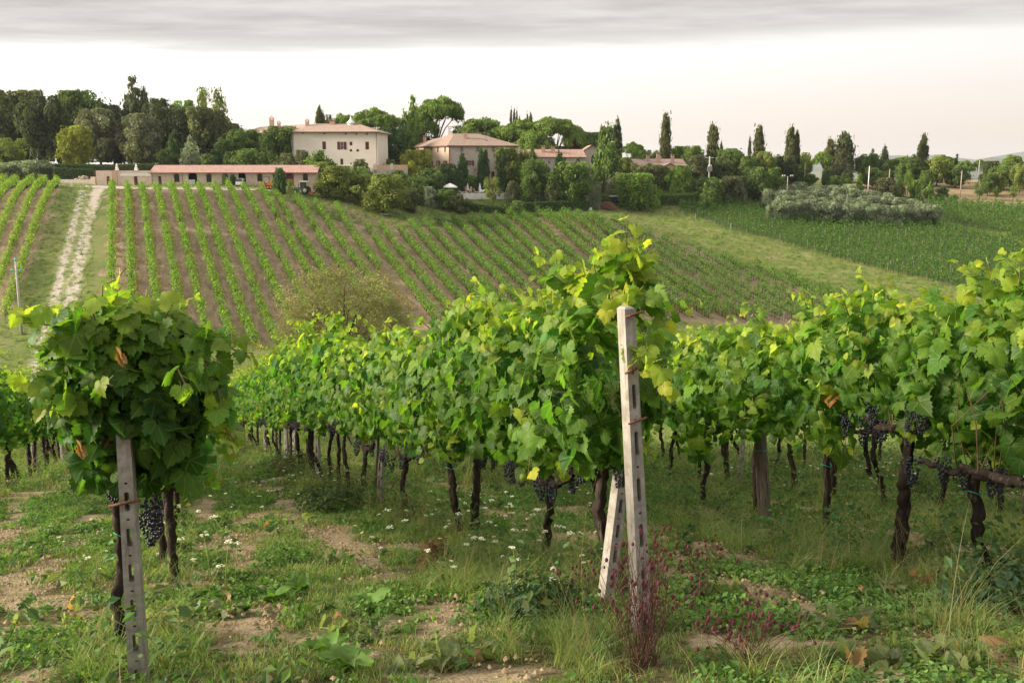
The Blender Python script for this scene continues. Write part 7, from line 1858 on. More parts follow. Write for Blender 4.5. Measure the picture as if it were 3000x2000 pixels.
def under_row(P):
    """distance to the nearest row line"""
    u = P[:, 0] + ROWK*P[:, 1]; d = np.full(len(P), 9.0)
    for c in (-5.7, -2.9, -0.1, CA, CB, 8.2, 10.95, 13.7): d = np.minimum(d, np.abs(u - c)*0.944)
    return d
def zone(P, px, py, rw, rh):
    c = near(px, py); e = near(px + rw, py); f = near(px, py + rh); g = near(px, py - rh)
    return ((P[:, 0]-c[0])/abs(e[0]-c[0]))**2 + ((P[:, 1]-c[1])/max(0.1, abs(f[1]-g[1])/2))**2
LONGZ = [(330,1900,130,110),(420,1940,120,80),(2300,1610,230,70),(2120,1560,120,50),(2500,1640,130,50),(2880,1560,150,70),(2760,1720,160,60),(1640,1900,200,90),(1500,1700,260,100),(600,1690,120,80),(2840,1900,200,100)]
# short turf
P = field(46000, 2.7, 15); ba = bare_amount(P[:, 0], P[:, 1]); cl = fbm(P[:, 0]*0.9, P[:, 1]*0.9, 61, 3)
keep = r.random(len(P)) < np.clip(1.0 - ba*1.35, 0.05, 1); P = P[keep]; cl = cl[keep]; ba = ba[keep]; n = len(P)
v = np.where(r.random(n) < np.clip((cl - 0.40)*4, 0.05, 0.85), r.choice(WEED + WEED[:1], n), r.choice(TURF, n)); v = np.where(r.random(n) < 0.06 + 0.5*(ba > 0.6), r.choice(STRAW, n), v); v = np.where(r.random(n) < 0.03, r.choice(BROAD, n), v)
scatter('grass', 'short mixed turf and weeds between the vine rows', 'grass', P, v, r.uniform(0.5, 1.05, n), r)
P = field(34000, 15, 56, 3, 0.62); ba = bare_amount(P[:, 0], P[:, 1]); P = P[r.random(len(P)) < np.clip(1 - ba, 0.05, 1)]; n = len(P); v = np.where(r.random(n) < 0.45, r.choice(WEED, n), r.choice(TURF + LONG[:1], n))
scatter('far_grass', 'turf farther down the foreground slope', 'grass', P, v, r.uniform(1.3, 2.4, n), r)
# long grass and straggling weeds
P = field(26000, 2.7, 16); w = np.exp(-(under_row(P)/0.34)**2)*0.20*np.clip(fbm(P[:, 0]*0.8, P[:, 1]*0.8, 71, 2)*2 - 0.4, 0.1, 1)
for z_ in LONGZ: w = np.maximum(w, np.clip(1.25 - zone(P, *z_), 0, 0.55))
P = P[r.random(len(P)) < w]; n = len(P); v = r.choice(LONG, n); v = np.where(r.random(n) < 0.10, r.choice(SEED, n), v); v = np.where(r.random(n) < 0.10, r.choice(TALL, n), v)
P_b = bare_amount(P[:, 0], P[:, 1]) < 0.35; P = P[P_b]; v = v[P_b]; n = len(P)
scatter('long_grass', 'long arching grass clumps around posts and under the vines', 'grass', P, v, r.uniform(0.55, 1.05, n), r)
P = field(16000, 12, 45, 3); w = np.exp(-(under_row(P)/0.5)**2)*0.55; P = P[r.random(len(P)) < w]; n = len(P); v = r.choice(LONG + TALL + TALL + SEED, n)
scatter('undergrowth', 'weedy undergrowth along the far foreground rows', 'weeds', P, v, r.uniform(0.6, 1.05, n), r)
# undergrowth round the nearer row A plants
P = field(9000, 6, 14); u_ = P[:, 0] + ROWK*P[:, 1]; w = np.where((np.abs(u_ - CA) < 0.6) & (P[:, 1] > 8.5), 0.22, 0) + np.where((np.abs(u_ - 8.2) < 0.9) | (np.abs(u_ - CB - 1.2) < 0.9), 0.10, 0); P = P[r.random(len(P)) < w]; n = len(P); v = r.choice(TALL + LONG + SEED, n)
scatter('weeds', 'tall leafy weeds under the middle of the rows', 'weeds', P, v, r.uniform(0.6, 1.1, n), r)
# grass of the valley, the meadow strip and the lawns, seen small
P = np.stack([r.uniform(-95, 135, 90000), r.uniform(95, 255, 90000)], 1); z_ = gz(P[:, 0], P[:, 1]); out = inpoly(P[:, 0], P[:, 1], MAIN_PLOT) | inpoly(P[:, 0], P[:, 1], LEFT_PLOT) | inpoly(P[:, 0], P[:, 1], RIGHT_PLOT) | (np.abs(P[:, 0] + 0.40*P[:, 1]) < 3.2)
f_ = P[:, 1]*CP - z_*SP; pxx = 1500 + F*P[:, 0]/f_; P = P[~out & (pxx > -120) & (pxx < 3120)]; dry_ = inpoly(P[:, 0], P[:, 1], DRY_FIELD); n = len(P)
v = np.where(dry_, r.choice(STRAW, n), r.choice(TURF + TURF + LONG + WEED + STRAW[:1], n))
scatter('meadow_grass', 'grass of the valley floor, meadow strip and lawns', 'grass', P, v, r.uniform(2.2, 4.2, n), r)
# scattered small flowers
FLZ = [(1500,1640,330,130,0.9),(1250,1560,200,90,0.7),(760,1500,260,140,0.15),(620,1620,200,120,0.3),(2150,1330,280,70,0.8),(2500,1340,330,80,0.9),(2850,1360,250,90,0.8),(1000,1420,150,80,0.5),(600,1420,200,60,0.2),(1650,1480,160,90,0.6),(2300,1420,250,60,0.6),(450,1560,120,120,0.5)]
P = field(16000, 4, 16); w = np.zeros(len(P))
for a, b_, c_, d_, s_ in FLZ: w = np.maximum(w, np.clip(1.2 - zone(P, a, b_, c_, d_), 0, 1)*s_)
P = P[r.random(len(P)) < w*0.13]; n = len(P)
scatter('white_flowers', 'small white wild carrot flowers scattered in the grass', 'flowers', P, r.choice(UMB, n), r.uniform(0.4, 0.75, n), r)
print('cover points', n)

P = field(9000, 2.7, 11); ba = bare_amount(P[:, 0], P[:, 1]); P = P[r.random(len(P)) < np.clip(ba - 0.2, 0, 1)]; n = len(P)
scatter('clods', 'crumbly soil clods on the bare patches between the rows', 'soil', P, r.choice(CLOD, n), r.uniform(0.6, 1.5, n), r)
# ---- single plants one can pick out
# wild carrots in front: stem and flower head
def carrot_meshes(seed):
    V, Q, T = umbel(seed); ns = 8; nb = len(V) - ns
    head = mesh_np('flower_head', V[:nb], Q[:-2], M['flower'], T[:nb]); mb = MB(); tip = V[nb + 2]
    mb.tube([(0, 0, -0.02), (tip[0]*0.4, tip[1]*0.35, tip[2]*0.55), (tip[0], V[nb+6][1], tip[2] - 0.012)], [0.0028, 0.0022, 0.0016], 5); stem = mb.mesh('stem', M['green_cane'], True); return head, stem
CAR = [carrot_meshes(80 + i) for i in range(4)]; rs = random.Random(3)
for i, (px, py) in enumerate([(1640,1640),(1560,1570),(1610,1570),(1480,1650),(1430,1600),(1520,1720),(1380,1640),(1460,1560),(1700,1660),(1330,1600),(1590,1760),(1250,1620),(1540,1620),(1490,1500),(1420,1510),(700,1630),(620,1680),(660,1720),(560,1700),(600,1760),(520,1650),(690,1690),(480,1560),(540,1600),(1180,1640),(1130,1600),(2080,1420),(2170,1400),(2330,1420),(2420,1350),(2560,1400),(2700,1430),(2780,1380),(2860,1430),(2950,1400)]):
    b = near(px, py + 40); root = empty('wild_carrot', b, rs.uniform(0, 6)); tag(root, 'white-headed wild carrot on a thin stem in the weeds under the vines', 'flower', 'wild carrot flowers in the foreground')
    h, st = CAR[i % 4]; s = rs.uniform(0.6, 0.85); link('flower_head', h, root, scale=(s*1.25, s*1.25, s)); link('stem', st, root, scale=(s*1.25, s*1.25, s))
# purple burnet by the centre post
M['burnet'] = mottled('burgundy_flower', (0.085, 0.024, 0.030), (0.135, 0.042, 0.050), 40, 0.8, 0.15, 0.4, bdist=0.003)
M['burnet_stem'] = mottled('reddish_stem', (0.085, 0.035, 0.035), (0.14, 0.065, 0.055), 20, 0.8, 0.15, 0.2)
def head_mesh():
    bm = bmesh.new(); bmesh.ops.create_icosphere(bm, subdivisions=2, radius=0.0095)
    for v_ in bm.verts: v_.co *= 1 + 0.22*((hash((round(v_.co.x, 4), round(v_.co.z, 4))) % 100)/100 - 0.5); v_.co.z *= 1.25
    me = bpy.data.meshes.new('flower_head'); bm.to_mesh(me); bm.free(); me.materials.append(M['burnet']); return me
HEAD = head_mesh()
def burnet(px, py, n, h, spread, label, seed):
    rs = random.Random(seed); b = near(px, py); root = empty('burnet_plant', b); tag(root, label, 'weed'); mb = MB(); hd = []
    for i in range(n):
        a = rs.uniform(0, 6.283); q = rs.uniform(0.1, 1)*spread; hh = h*rs.uniform(0.45, 1.05); p0 = Vector((rs.gauss(0, 0.035), rs.gauss(0, 0.035), 0)); tip = p0 + Vector((math.cos(a)*q, math.sin(a)*q*0.7, hh)); m = p0.lerp(tip, 0.5) + Vector((rs.gauss(0, 0.02), rs.gauss(0, 0.02), hh*0.06))
        mb.tube([p0, m, tip], [0.0019, 0.0015, 0.0009], 4, cap=False); hd.append(tip)
        for k in range(rs.choice((1, 2, 2))):
            t = rs.uniform(0.55, 0.85); o_ = p0.lerp(tip, t); e = o_ + Vector((rs.gauss(0, 0.05), rs.gauss(0, 0.04), rs.uniform(0.05, 0.14))); mb.tube([o_, e], [0.0012, 0.0008], 4, cap=False); hd.append(e)
    o = mb.build('stems', M['burnet_stem'], root); o['kind'] = 'stuff'
    for p in hd[:110]: link('flower_head', HEAD, root, loc=p, scale=rs.uniform(0.65, 1.1))
burnet(1885, 1955, 70, 0.62, 0.30, 'spray of dark red burnet heads around the centre post foot', 1)
burnet(2190, 1960, 30, 0.28, 0.26, 'low dark red burnet patch right of the centre post', 2)
burnet(2060, 1760, 14, 0.42, 0.20, 'thin burnet stems behind the centre post', 3)
burnet(1690, 1800, 12, 0.34, 0.20, 'sparse burnet stems left of the centre post', 4)
# dock and other broad weeds
def broad_leaf(seed, L=0.2, w=0.055):
    r_ = np.random.default_rng(seed); m = 7; V = []; 
    for i in range(m):
        t = i/(m-1); ww = w*math.sin(math.pi*min(1, 0.06 + t*0.94))**0.7*(1 - 0.25*t); y = L*t; z = L*(0.75*t - 0.75*t*t*(0.8 + 0.4*r_.random())); wav = 0.006*math.sin(i*2.1 + seed)
        V += [(-ww, y, z + 0.012 + wav), (0, y, z - 0.004), (ww, y, z + 0.012 - wav)]
    Fq = [q for i in range(m-1) for q in ((3*i, 3*i+1, 3*i+4, 3*i+3), (3*i+1, 3*i+2, 3*i+5, 3*i+4))]
    return mesh_np('leaf', np.array(V), np.array(Fq), M['grass'], np.ones((len(V), 3)), smooth=True)
DOCK = [broad_leaf(i) for i in range(3)]
def dock(px, py, n, sc, label, seed, col=(0.10, 0.19, 0.035)):
    rs = random.Random(seed); b = near(px, py); root = empty('dock_plant', b); tag(root, label, 'weed')
    for i in range(n):
        a = 6.283*i/n + rs.uniform(-0.3, 0.3); k = rs.uniform(0.85, 1.2)
        link('leaf', DOCK[i % 3], root, loc=(0, 0, 0.01), rot=(R(rs.uniform(5, 45)), R(rs.uniform(-15, 15)), a), scale=sc*rs.uniform(0.7, 1.1), color=tuple(c*k for c in col))
dock(965, 1935, 9, 0.95, 'large dock plant near the bottom edge, left of middle', 1)
dock(1090, 1790, 8, 0.9, 'upright dock plant left of the middle patch', 2)
dock(1010, 1975, 7, 1.0, 'pale dock rosette at the bottom edge beside the large dock', 3, (0.13, 0.22, 0.05))
dock(800, 1770, 8, 0.8, 'dock plant in the grass between the left and centre rows', 4)
dock(880, 1740, 7, 0.8, 'small dock plant right of the grassy wheel track', 5)
dock(1660, 1560, 6, 0.8, 'broad-leaved weed behind the centre strut post', 6)
dock(720, 1800, 7, 0.7, 'low dock rosette right of the left post', 7)
# low leafy bushes
def low_bush(px, py, w, h, n, leaf, tint, label, seed, name='low_bush', cat_='weed'):
    r_ = np.random.default_rng(seed); b = near(px, py); root = empty(name, b); tag(root, label, cat_)
    d = unit(r_.normal(0, 1, (n, 3)) + np.array((0, -0.2, 0.5))); d[:, 2] = np.abs(d[:, 2]); q = r_.uniform(0.4, 1, n)**0.6; lob = 0.75 + 0.5*vnoise(d[:, 0]*3 + seed, d[:, 1]*3, 9)
    P = d*q[:, None]*lob[:, None]*np.array((w, w*0.8, h)); V, Q, T = cards(P, d + np.array((0, 0, 0.5)), leaf*np.exp(r_.normal(0, 0.3, n)), tints(n, r_, tint, 0.22, 0.14), r_, 0.6, 0.2, None, 0.5)
    o = link('foliage', mesh_np('foliage', V, Q, M['grass'], T), root); o['kind'] = 'stuff'; mb = MB(); rs = random.Random(seed)
    for i in range(14):
        p = P[rs.randrange(n)]; mb.tube([(0, 0, -0.02), p*0.5 + np.array((0, 0, 0.02)), p], [0.004, 0.003, 0.0015], 4, cap=False)
    o = mb.build('twigs', M['cane'], root); o['kind'] = 'stuff'
low_bush(1575, 1810, 0.33, 0.26, 900, 0.045, (0.035, 0.075, 0.026), 'dark green leafy clump left of the centre post', 1)
low_bush(2985, 1790, 0.45, 0.42, 900, 0.05, (0.045, 0.085, 0.035), 'dark bush at the right border near the ground', 2)
low_bush(980, 1500, 0.55, 0.42, 1500, 0.05, (0.070, 0.105, 0.032), 'tangled weed bush under the centre row', 3)
low_bush(870, 1390, 0.8, 0.5, 1400, 0.06, (0.080, 0.095, 0.032), 'brownish bramble farther down the centre row', 4)
low_bush(1275, 1665, 0.16, 0.26, 420, 0.035, (0.20, 0.105, 0.055), 'dried brown weed standing in front of the centre row', 5)
low_bush(1195, 1540, 0.22, 0.34, 420, 0.035, (0.13, 0.105, 0.045), 'thin dry bush at the foot of a centre row vine', 6)
low_bush(130, 1330, 1.0, 0.5, 900, 0.07, (0.07, 0.10, 0.03), 'weed bush below the row at the left border', 7)
low_bush(2700, 1480, 0.30, 0.40, 420, 0.045, (0.075, 0.10, 0.035), 'bush beneath the right row vines', 8)
low_bush(700, 1330, 0.9, 0.45, 900, 0.07, (0.085, 0.10, 0.034), 'weedy bush at the far end of the centre row foot', 9)
# pruned shoots left on the ground, leaves wilting
def pruned(px, py, n, length, ang, label, seed, col=(0.17, 0.21, 0.10)):
    rs = random.Random(seed); r_ = np.random.default_rng(seed); b = near(px, py); root = empty('pruned_shoot', b, ang); tag(root, label, 'cut shoot'); mb = MB()
    for k in range(2): mb.tube([(-length/2 + 0.1*k, 0.05*k, 0.02), (0, 0.05*k + rs.uniform(-0.04, 0.04), 0.04), (length/2, 0.08*k, 0.015)], [0.004, 0.0035, 0.002], 5)
    mb.build('cane', M['green_cane'], root)
    for i in range(n):
        m = LEAF_HI[rs.randrange(len(LEAF_HI))][4]; k = rs.uniform(0.7, 1.15); c = col if rs.random() < 0.8 else (0.30, 0.19, 0.10)
        s = rs.uniform(0.055, 0.10); link('leaf', m, root, loc=(rs.uniform(-length/2, length/2), rs.gauss(0, 0.07), rs.uniform(0.025, 0.07)), rot=(rs.gauss(0, 0.7), rs.gauss(0, 0.7), rs.uniform(0, 6.28)), scale=(s*0.8, s, s*2.2), color=tuple(q*k for q in c))
for i, (px, py, n, l, a, lab) in enumerate([(1290,1945,26,0.5,0.5,'heap of wilting cut shoots at the bottom edge, left of middle'),(1020,1870,14,0.4,2.6,'wilting cut shoot left of the large dock plant'),(2100,1745,22,0.35,0.3,'curled wilting leaves right of the centre post'),(2480,1850,16,0.4,0.2,'wilting cut shoot on the bare ground at right'),
      (2620,1760,14,0.4,1.2,'pale wilting shoot below the thick right trunk'),(2800,1720,16,0.4,0.4,'brown wilting leaves below the slender right trunk'),(2640,1945,26,0.6,0.2,'large heap of cut shoots at the bottom right'),(2900,1960,22,0.5,2.7,'cut shoots in the bottom right corner'),(640,1810,14,0.4,0.7,'wilting cut shoot right of the left post'),(840,1540,14,0.4,0.3,'cut shoot on the grassy track left of the centre row'),(760,1450,16,0.5,0.2,'cut shoot farther up the grassy track'),(440,1860,12,0.35,1.0,'wilting leaves beside the left post foot'),(130,1830,14,0.4,0.4,'wilting shoot at the bottom left'),(980,1650,12,0.4,1.9,'wilting shoot in the middle of the grassy track')]):
    pruned(px, py, n, l, a, lab, 40 + i, (0.30, 0.17, 0.09) if 'brown' in lab else (0.17, 0.21, 0.10))
# ================================================================== poles, vehicles, pool garden, heaps
M['pole_concrete'] = mottled('pole_concrete', (0.36, 0.35, 0.33), (0.46, 0.45, 0.43), 3, 0.85, 0.2, 0.1)
M['pole_wood'] = mottled('pole_wood', (0.34, 0.30, 0.25), (0.44, 0.40, 0.34), 4, 0.9, 0.15, 0.3, stretch=(1, 1, 0.1))
M['insulator'] = mottled('green_glass', (0.06, 0.40, 0.34), (0.10, 0.48, 0.42), 6, 0.15, 0.5, 0)
M['porcelain'] = mottled('porcelain', (0.72, 0.72, 0.70), (0.80, 0.80, 0.78), 6, 0.25, 0.5, 0)
M['white_paint'] = mottled('white_paint', (0.72, 0.73, 0.74), (0.80, 0.81, 0.82), 2, 0.3, 0.5, 0)
M['orange_paint'] = mottled('orange_paint', (0.72, 0.26, 0.03), (0.80, 0.33, 0.05), 4, 0.45, 0.4, 0)
M['green_paint'] = mottled('green_paint', (0.035, 0.10, 0.045), (0.05, 0.13, 0.06), 4, 0.45, 0.4, 0)
M['cream_paint'] = mottled('cream_paint', (0.62, 0.58, 0.44), (0.68, 0.64, 0.50), 4, 0.5, 0.4, 0)
M['red_paint'] = mottled('red_paint', (0.42, 0.05, 0.03), (0.50, 0.08, 0.05), 4, 0.5, 0.4, 0)
M['rubber'] = mottled('tyre_rubber', (0.02, 0.02, 0.021), (0.035, 0.034, 0.034), 5, 0.85, 0.2, 0.2)
M['steel'] = mottled('grey_steel', (0.20, 0.20, 0.20), (0.28, 0.28, 0.28), 4, 0.5, 0.4, 0.1)
M['terracotta'] = mottled('terracotta', (0.42, 0.17, 0.10), (0.50, 0.23, 0.14), 6, 0.85, 0.2, 0.2)
M['navy'] = mottled('navy_board', (0.02, 0.035, 0.06), (0.03, 0.05, 0.08), 3, 0.8, 0.2, 0)
M['blue_plastic'] = mottled('blue_plastic', (0.06, 0.25, 0.42), (0.10, 0.32, 0.50), 3, 0.5, 0.3, 0)
def on_ground(px, D): p = W(px, 560, D); return np.array((p[0], p[1], G(p[0], p[1])))
def pole(px, top, D, label, rad=0.13, mat='pole_concrete', arms=None, z=None):
    b = on_ground(px, D); t = W(px, top, D); h = t[2] - b[2]; root = empty('utility_pole', b); tag(root, label, 'pole')
    MB().tube([(0, 0, -0.5), (0, 0, h*0.5), (0, 0, h)], [rad*1.25, rad, rad*0.75], 10).build('shaft', M[mat], root, True)
    if arms == 'glass':
        for zz, w in ((h - 1.35, 0.62),):
            a = MB().box(-w, w, -0.05, 0.05, zz-0.05, zz+0.05).build('crossarm', M['steel'], root)
            for x in (-w+0.08, w-0.08): MB().lathe([(0.0, 0.36), (0.10, 0.33), (0.14, 0.20), (0.17, 0.18), (0.13, 0.10), (0.05, 0.05), (0.05, 0)], (x, 0, zz+0.05), 12).build('insulator', M['insulator'], a, True)
        MB().lathe([(0.0, 0.42), (0.11, 0.38), (0.15, 0.24), (0.18, 0.2), (0.13, 0.1), (0.05, 0.05), (0.05, 0)], (0, 0, h), 12).build('insulator', M['insulator'], root, True)
    elif arms == 'cross':
        a = MB().box(-1.3, 1.3, -0.05, 0.05, h-0.12, h-0.02).build('crossarm', M['steel'], root)
        for x in (-1.2, -0.75, 0.75, 1.2): MB().lathe([(0.0, 0.30), (0.12, 0.27), (0.15, 0.14), (0.05, 0.05), (0.05, 0)], (x, 0, h-0.02), 10).build('insulator', M['porcelain'], a, True)
    elif arms == 'transformer':
        MB().box(-1.0, 1.0, -0.06, 0.06, h-0.4, h-0.28).build('crossarm', M['porcelain'], root)
        k = MB().box(-0.5, 0.6, -0.55, -0.1, h-3.6, h-2.4); k.build('transformer', M['steel'], root)
        for x in (-0.25, 0.05, 0.35): MB().lathe([(0.09, 0), (0.09, 0.3), (0.04, 0.4)], (x, -0.3, h-2.4), 8).build('insulator', M['porcelain'], root)
    return root
pole(27, 765, 124, 'concrete pole with three green glass insulators at the left border', 0.15, 'pole_concrete', 'glass')
pole(2306, 516, 243, 'pale pole with insulator crossarm standing before the olive grove', 0.14, 'pole_wood', 'cross')
pole(2076, 458, 244, 'white pole with a transformer among the trees', 0.2, 'pole_concrete', 'transformer')
pole(2543, 487, 262, 'slim white pole rising from the dry field left part', 0.12, 'porcelain')
pole(2603, 496, 268, 'short grey pole just right of the slim white pole', 0.13, 'pole_wood')
pole(2716, 482, 292, 'white pole top below the last tall cypress', 0.14, 'porcelain')
pole(2814, 500, 268, 'grey wooden pole on the dry field right of the yellow-green tree', 0.12, 'pole_wood')
pole(2863, 468, 292, 'pale pole crossing an umbrella pine at the right', 0.14, 'pole_wood')
pole(2355, 476, 272, 'thin pale pole beside the young dark cypress', 0.13, 'pole_wood')

# ---- vehicles
def wheel(parent, x, y, z, r_, w, name='wheel', hub='steel'):
    n = 18; prof = [(r_*0.55, -w/2), (r_*0.92, -w/2), (r_, -w*0.3), (r_, w*0.3), (r_*0.92, w/2), (r_*0.55, w/2)]
    t = MB().lathe(prof, (0, 0, 0), n).build(name, M['rubber'], parent, True, loc=(x, y, z), rot=(R(90), 0, 0))
    k = MB().lathe([(0, -w*0.35), (r_*0.56, -w*0.42), (r_*0.56, w*0.42), (0, w*0.35)], (0, 0, 0), n); k.build('rim', M[hub], t, True); return t
def digger():
    b = on_ground(782, 203.4); b[2] += 0.05; root = empty('crawler_tractor', b, R(4)); tag(root, 'small orange crawler tractor with roll frame before the barn', 'tractor')
    mb = MB(); mb.box(0.1, 1.35, -0.42, 0.42, 0.75, 1.45); mb.add([(1.35,-0.42,0.75),(1.55,-0.36,0.75),(1.55,0.36,0.75),(1.35,0.42,0.75),(1.35,-0.42,1.45),(1.5,-0.34,1.35),(1.5,0.34,1.35),(1.35,0.42,1.45)], [(0,1,5,4),(1,2,6,5),(2,3,7,6),(4,5,6,7)]); mb.build('hood', M['orange_paint'], root)
    MB().box(-1.35, -0.35, -0.5, 0.5, 0.7, 1.3).build('rear_body', M['orange_paint'], root)
    mb = MB().box(-0.35, 0.1, -0.42, 0.42, 0.6, 0.95); mb.build('floor_plate', M['steel'], root)
    mb = MB().box(-0.35, 0.0, -0.25, 0.25, 0.95, 1.08).box(-0.42, -0.33, -0.25, 0.25, 0.95, 1.5); mb.build('seat', M['rubber'], root)
    mb = MB()
    for x in (-0.75, 0.55):
        for y in (-0.46, 0.46): mb.box(x-0.035, x+0.035, y-0.035, y+0.035, 1.2, 2.35)
    mb.box(-0.85, 0.68, -0.52, 0.52, 2.35, 2.43); mb.build('roll_frame', M['iron'], root)
    for y in (-0.62, 0.62):
        n = 20; pts = [(0.95*math.cos(a) + (0.35 if math.cos(a) > 0 else -0.35)*0.8, 0.36 + 0.34*math.sin(a)) for a in np.linspace(0, 2*math.pi, n, endpoint=False)]
        mb = MB(); mb.add([(p[0], y-0.16, p[1]) for p in pts] + [(p[0], y+0.16, p[1]) for p in pts], [tuple(range(n)), tuple(range(2*n-1, n-1, -1))] + [(i, n+i, n+(i+1) % n, (i+1) % n) for i in range(n)]); t = mb.build('track', M['rubber'], root)
        for x in (-0.85, -0.3, 0.3, 0.85): MB().lathe([(0, -0.19), (0.2, -0.19), (0.2, 0.19), (0, 0.19)], (0, 0, 0), 12).build('roller', M['orange_paint'], t, loc=(x, y, 0.36), rot=(R(90), 0, 0))
    MB().box(1.75, 1.85, -0.9, 0.9, 0.1, 0.75).build('blade', M['steel'], root)
digger()
def tractor():
    b = on_ground(888, 203.0); b[2] += 0.03; root = empty('farm_tractor', b, R(-6)); tag(root, 'green farm tractor with cream cab roof parked before the barn', 'tractor')
    MB().box(-1.9, -0.35, -0.36, 0.36, 0.75, 1.35).build('hood', M['green_paint'], root)
    mb = MB().box(-0.35, 1.0, -0.5, 0.5, 0.7, 1.2); mb.build('chassis', M['green_paint'], root)
    cab = MB()
    for x in (-0.35, 0.9):
        for y in (-0.6, 0.6): cab.box(x-0.04, x+0.04, y-0.04, y+0.04, 1.2, 2.45)
    cab.box(0.28, 0.34, -0.62, -0.58, 1.2, 2.45); c = cab.build('cab', M['iron'], root)
    for q in ((-0.31, 0.27), (0.35, 0.86)): MB().box(q[0], q[1], -0.61, -0.59, 1.25, 2.4).build('pane', M['glass'], c)
    MB().box(-0.37, -0.35, -0.56, 0.56, 1.25, 2.4).build('pane', M['glass'], c)
    MB().box(-0.5, 1.05, -0.7, 0.7, 2.45, 2.62).build('cab_roof', M['cream_paint'], root)
    for y in (-0.78, 0.78): wheel(root, 0.62, y, 0.78, 0.78, 0.42, 'rear_wheel', 'cream_paint'); wheel(root, -1.45, y*0.85, 0.48, 0.48, 0.3, 'front_wheel', 'cream_paint')
    mb = MB().box(1.3, 2.3, -0.9, 0.9, 0.15, 0.45).box(1.0, 1.5, -0.1, 0.1, 0.4, 0.7); mb.build('implement', M['red_paint'], root)
    mb = MB().box(-2.9, -1.5, -0.6, 0.6, 0.28, 0.42); mb.build('front_loader', M['rust'], root)
    MB().tube([(-1.0, 0.2, 1.35), (-1.0, 0.2, 2.1)], 0.05, 8).build('exhaust', M['iron'], root)
tractor()
def car(px, D, rz, label, lift=0.0):
    b = on_ground(px, D); b[2] += lift; root = empty('parked_car', b, rz); tag(root, label, 'car')
    sec = [(-2.05, 0.45, 0.75), (-1.95, 0.35, 0.92), (-1.0, 0.3, 0.95), (0.9, 0.3, 0.95), (1.9, 0.32, 0.85), (2.1, 0.42, 0.65)]
    mb = MB(); V = []
    for x, z0, z1 in sec:
        w = 0.86 if abs(x) < 1.9 else 0.72; V += [(x, -w, z0), (x, -w, (z0+z1)/2), (x, -w*0.93, z1), (x, w*0.93, z1), (x, w, (z0+z1)/2), (x, w, z0)]
    mb.add(V, [(i*6+k, i*6+k+1, (i+1)*6+k+1, (i+1)*6+k) for i in range(5) for k in range(5)] + [tuple(range(6)), tuple(30+k for k in range(5, -1, -1))] + [(i*6+5, i*6, (i+1)*6, (i+1)*6+5) for i in range(5)]); mb.build('body', M['white_paint'], root, True)
    top = [(-1.85, 0.94, -1.35, 1.42), (0.75, 0.94, 0.1, 1.45)]
    mb = MB(); mb.add([(-1.85,-0.78,0.94),(0.95,-0.78,0.94),(0.95,0.78,0.94),(-1.85,0.78,0.94),(-1.4,-0.6,1.42),(0.15,-0.6,1.45),(0.15,0.6,1.45),(-1.4,0.6,1.42)], [(0,1,5,4),(1,2,6,5),(2,3,7,6),(3,0,4,7)]); g = mb.build('windows', M['glass'], root)
    mb = MB().add([(-1.45,-0.62,1.42),(0.2,-0.62,1.45),(0.2,0.62,1.45),(-1.45,0.62,1.42),(-1.35,-0.55,1.48),(0.05,-0.55,1.51),(0.05,0.55,1.51),(-1.35,0.55,1.48)], [(0,1,5,4),(1,2,6,5),(2,3,7,6),(3,0,4,7),(4,5,6,7)])
    for y in (-1, 1):
        for a, c in (((-1.87, 0.94), (-1.42, 1.44)), ((-0.55, 0.94), (-0.55, 1.45)), ((0.97, 0.94), (0.17, 1.46))): mb.tube([(a[0], y*0.79, a[1]), (c[0], y*0.61, c[1])], 0.045, 5)
    mb.build('roof', M['white_paint'], root)
    for x in (-1.3, 1.3):
        for y in (-0.8, 0.8): wheel(root, x, y, 0.32, 0.32, 0.2)
    for y in (-0.55, 0.55): MB().box(2.02, 2.1, y-0.16, y+0.16, 0.6, 0.74).build('headlight', M['porcelain'], root)
car(2010, 241.5, R(12), 'white car parked behind the green hedge', 0.55)
car(2088, 262, R(5), 'white car half hidden under the dark trees near the transformer pole', 0.6)
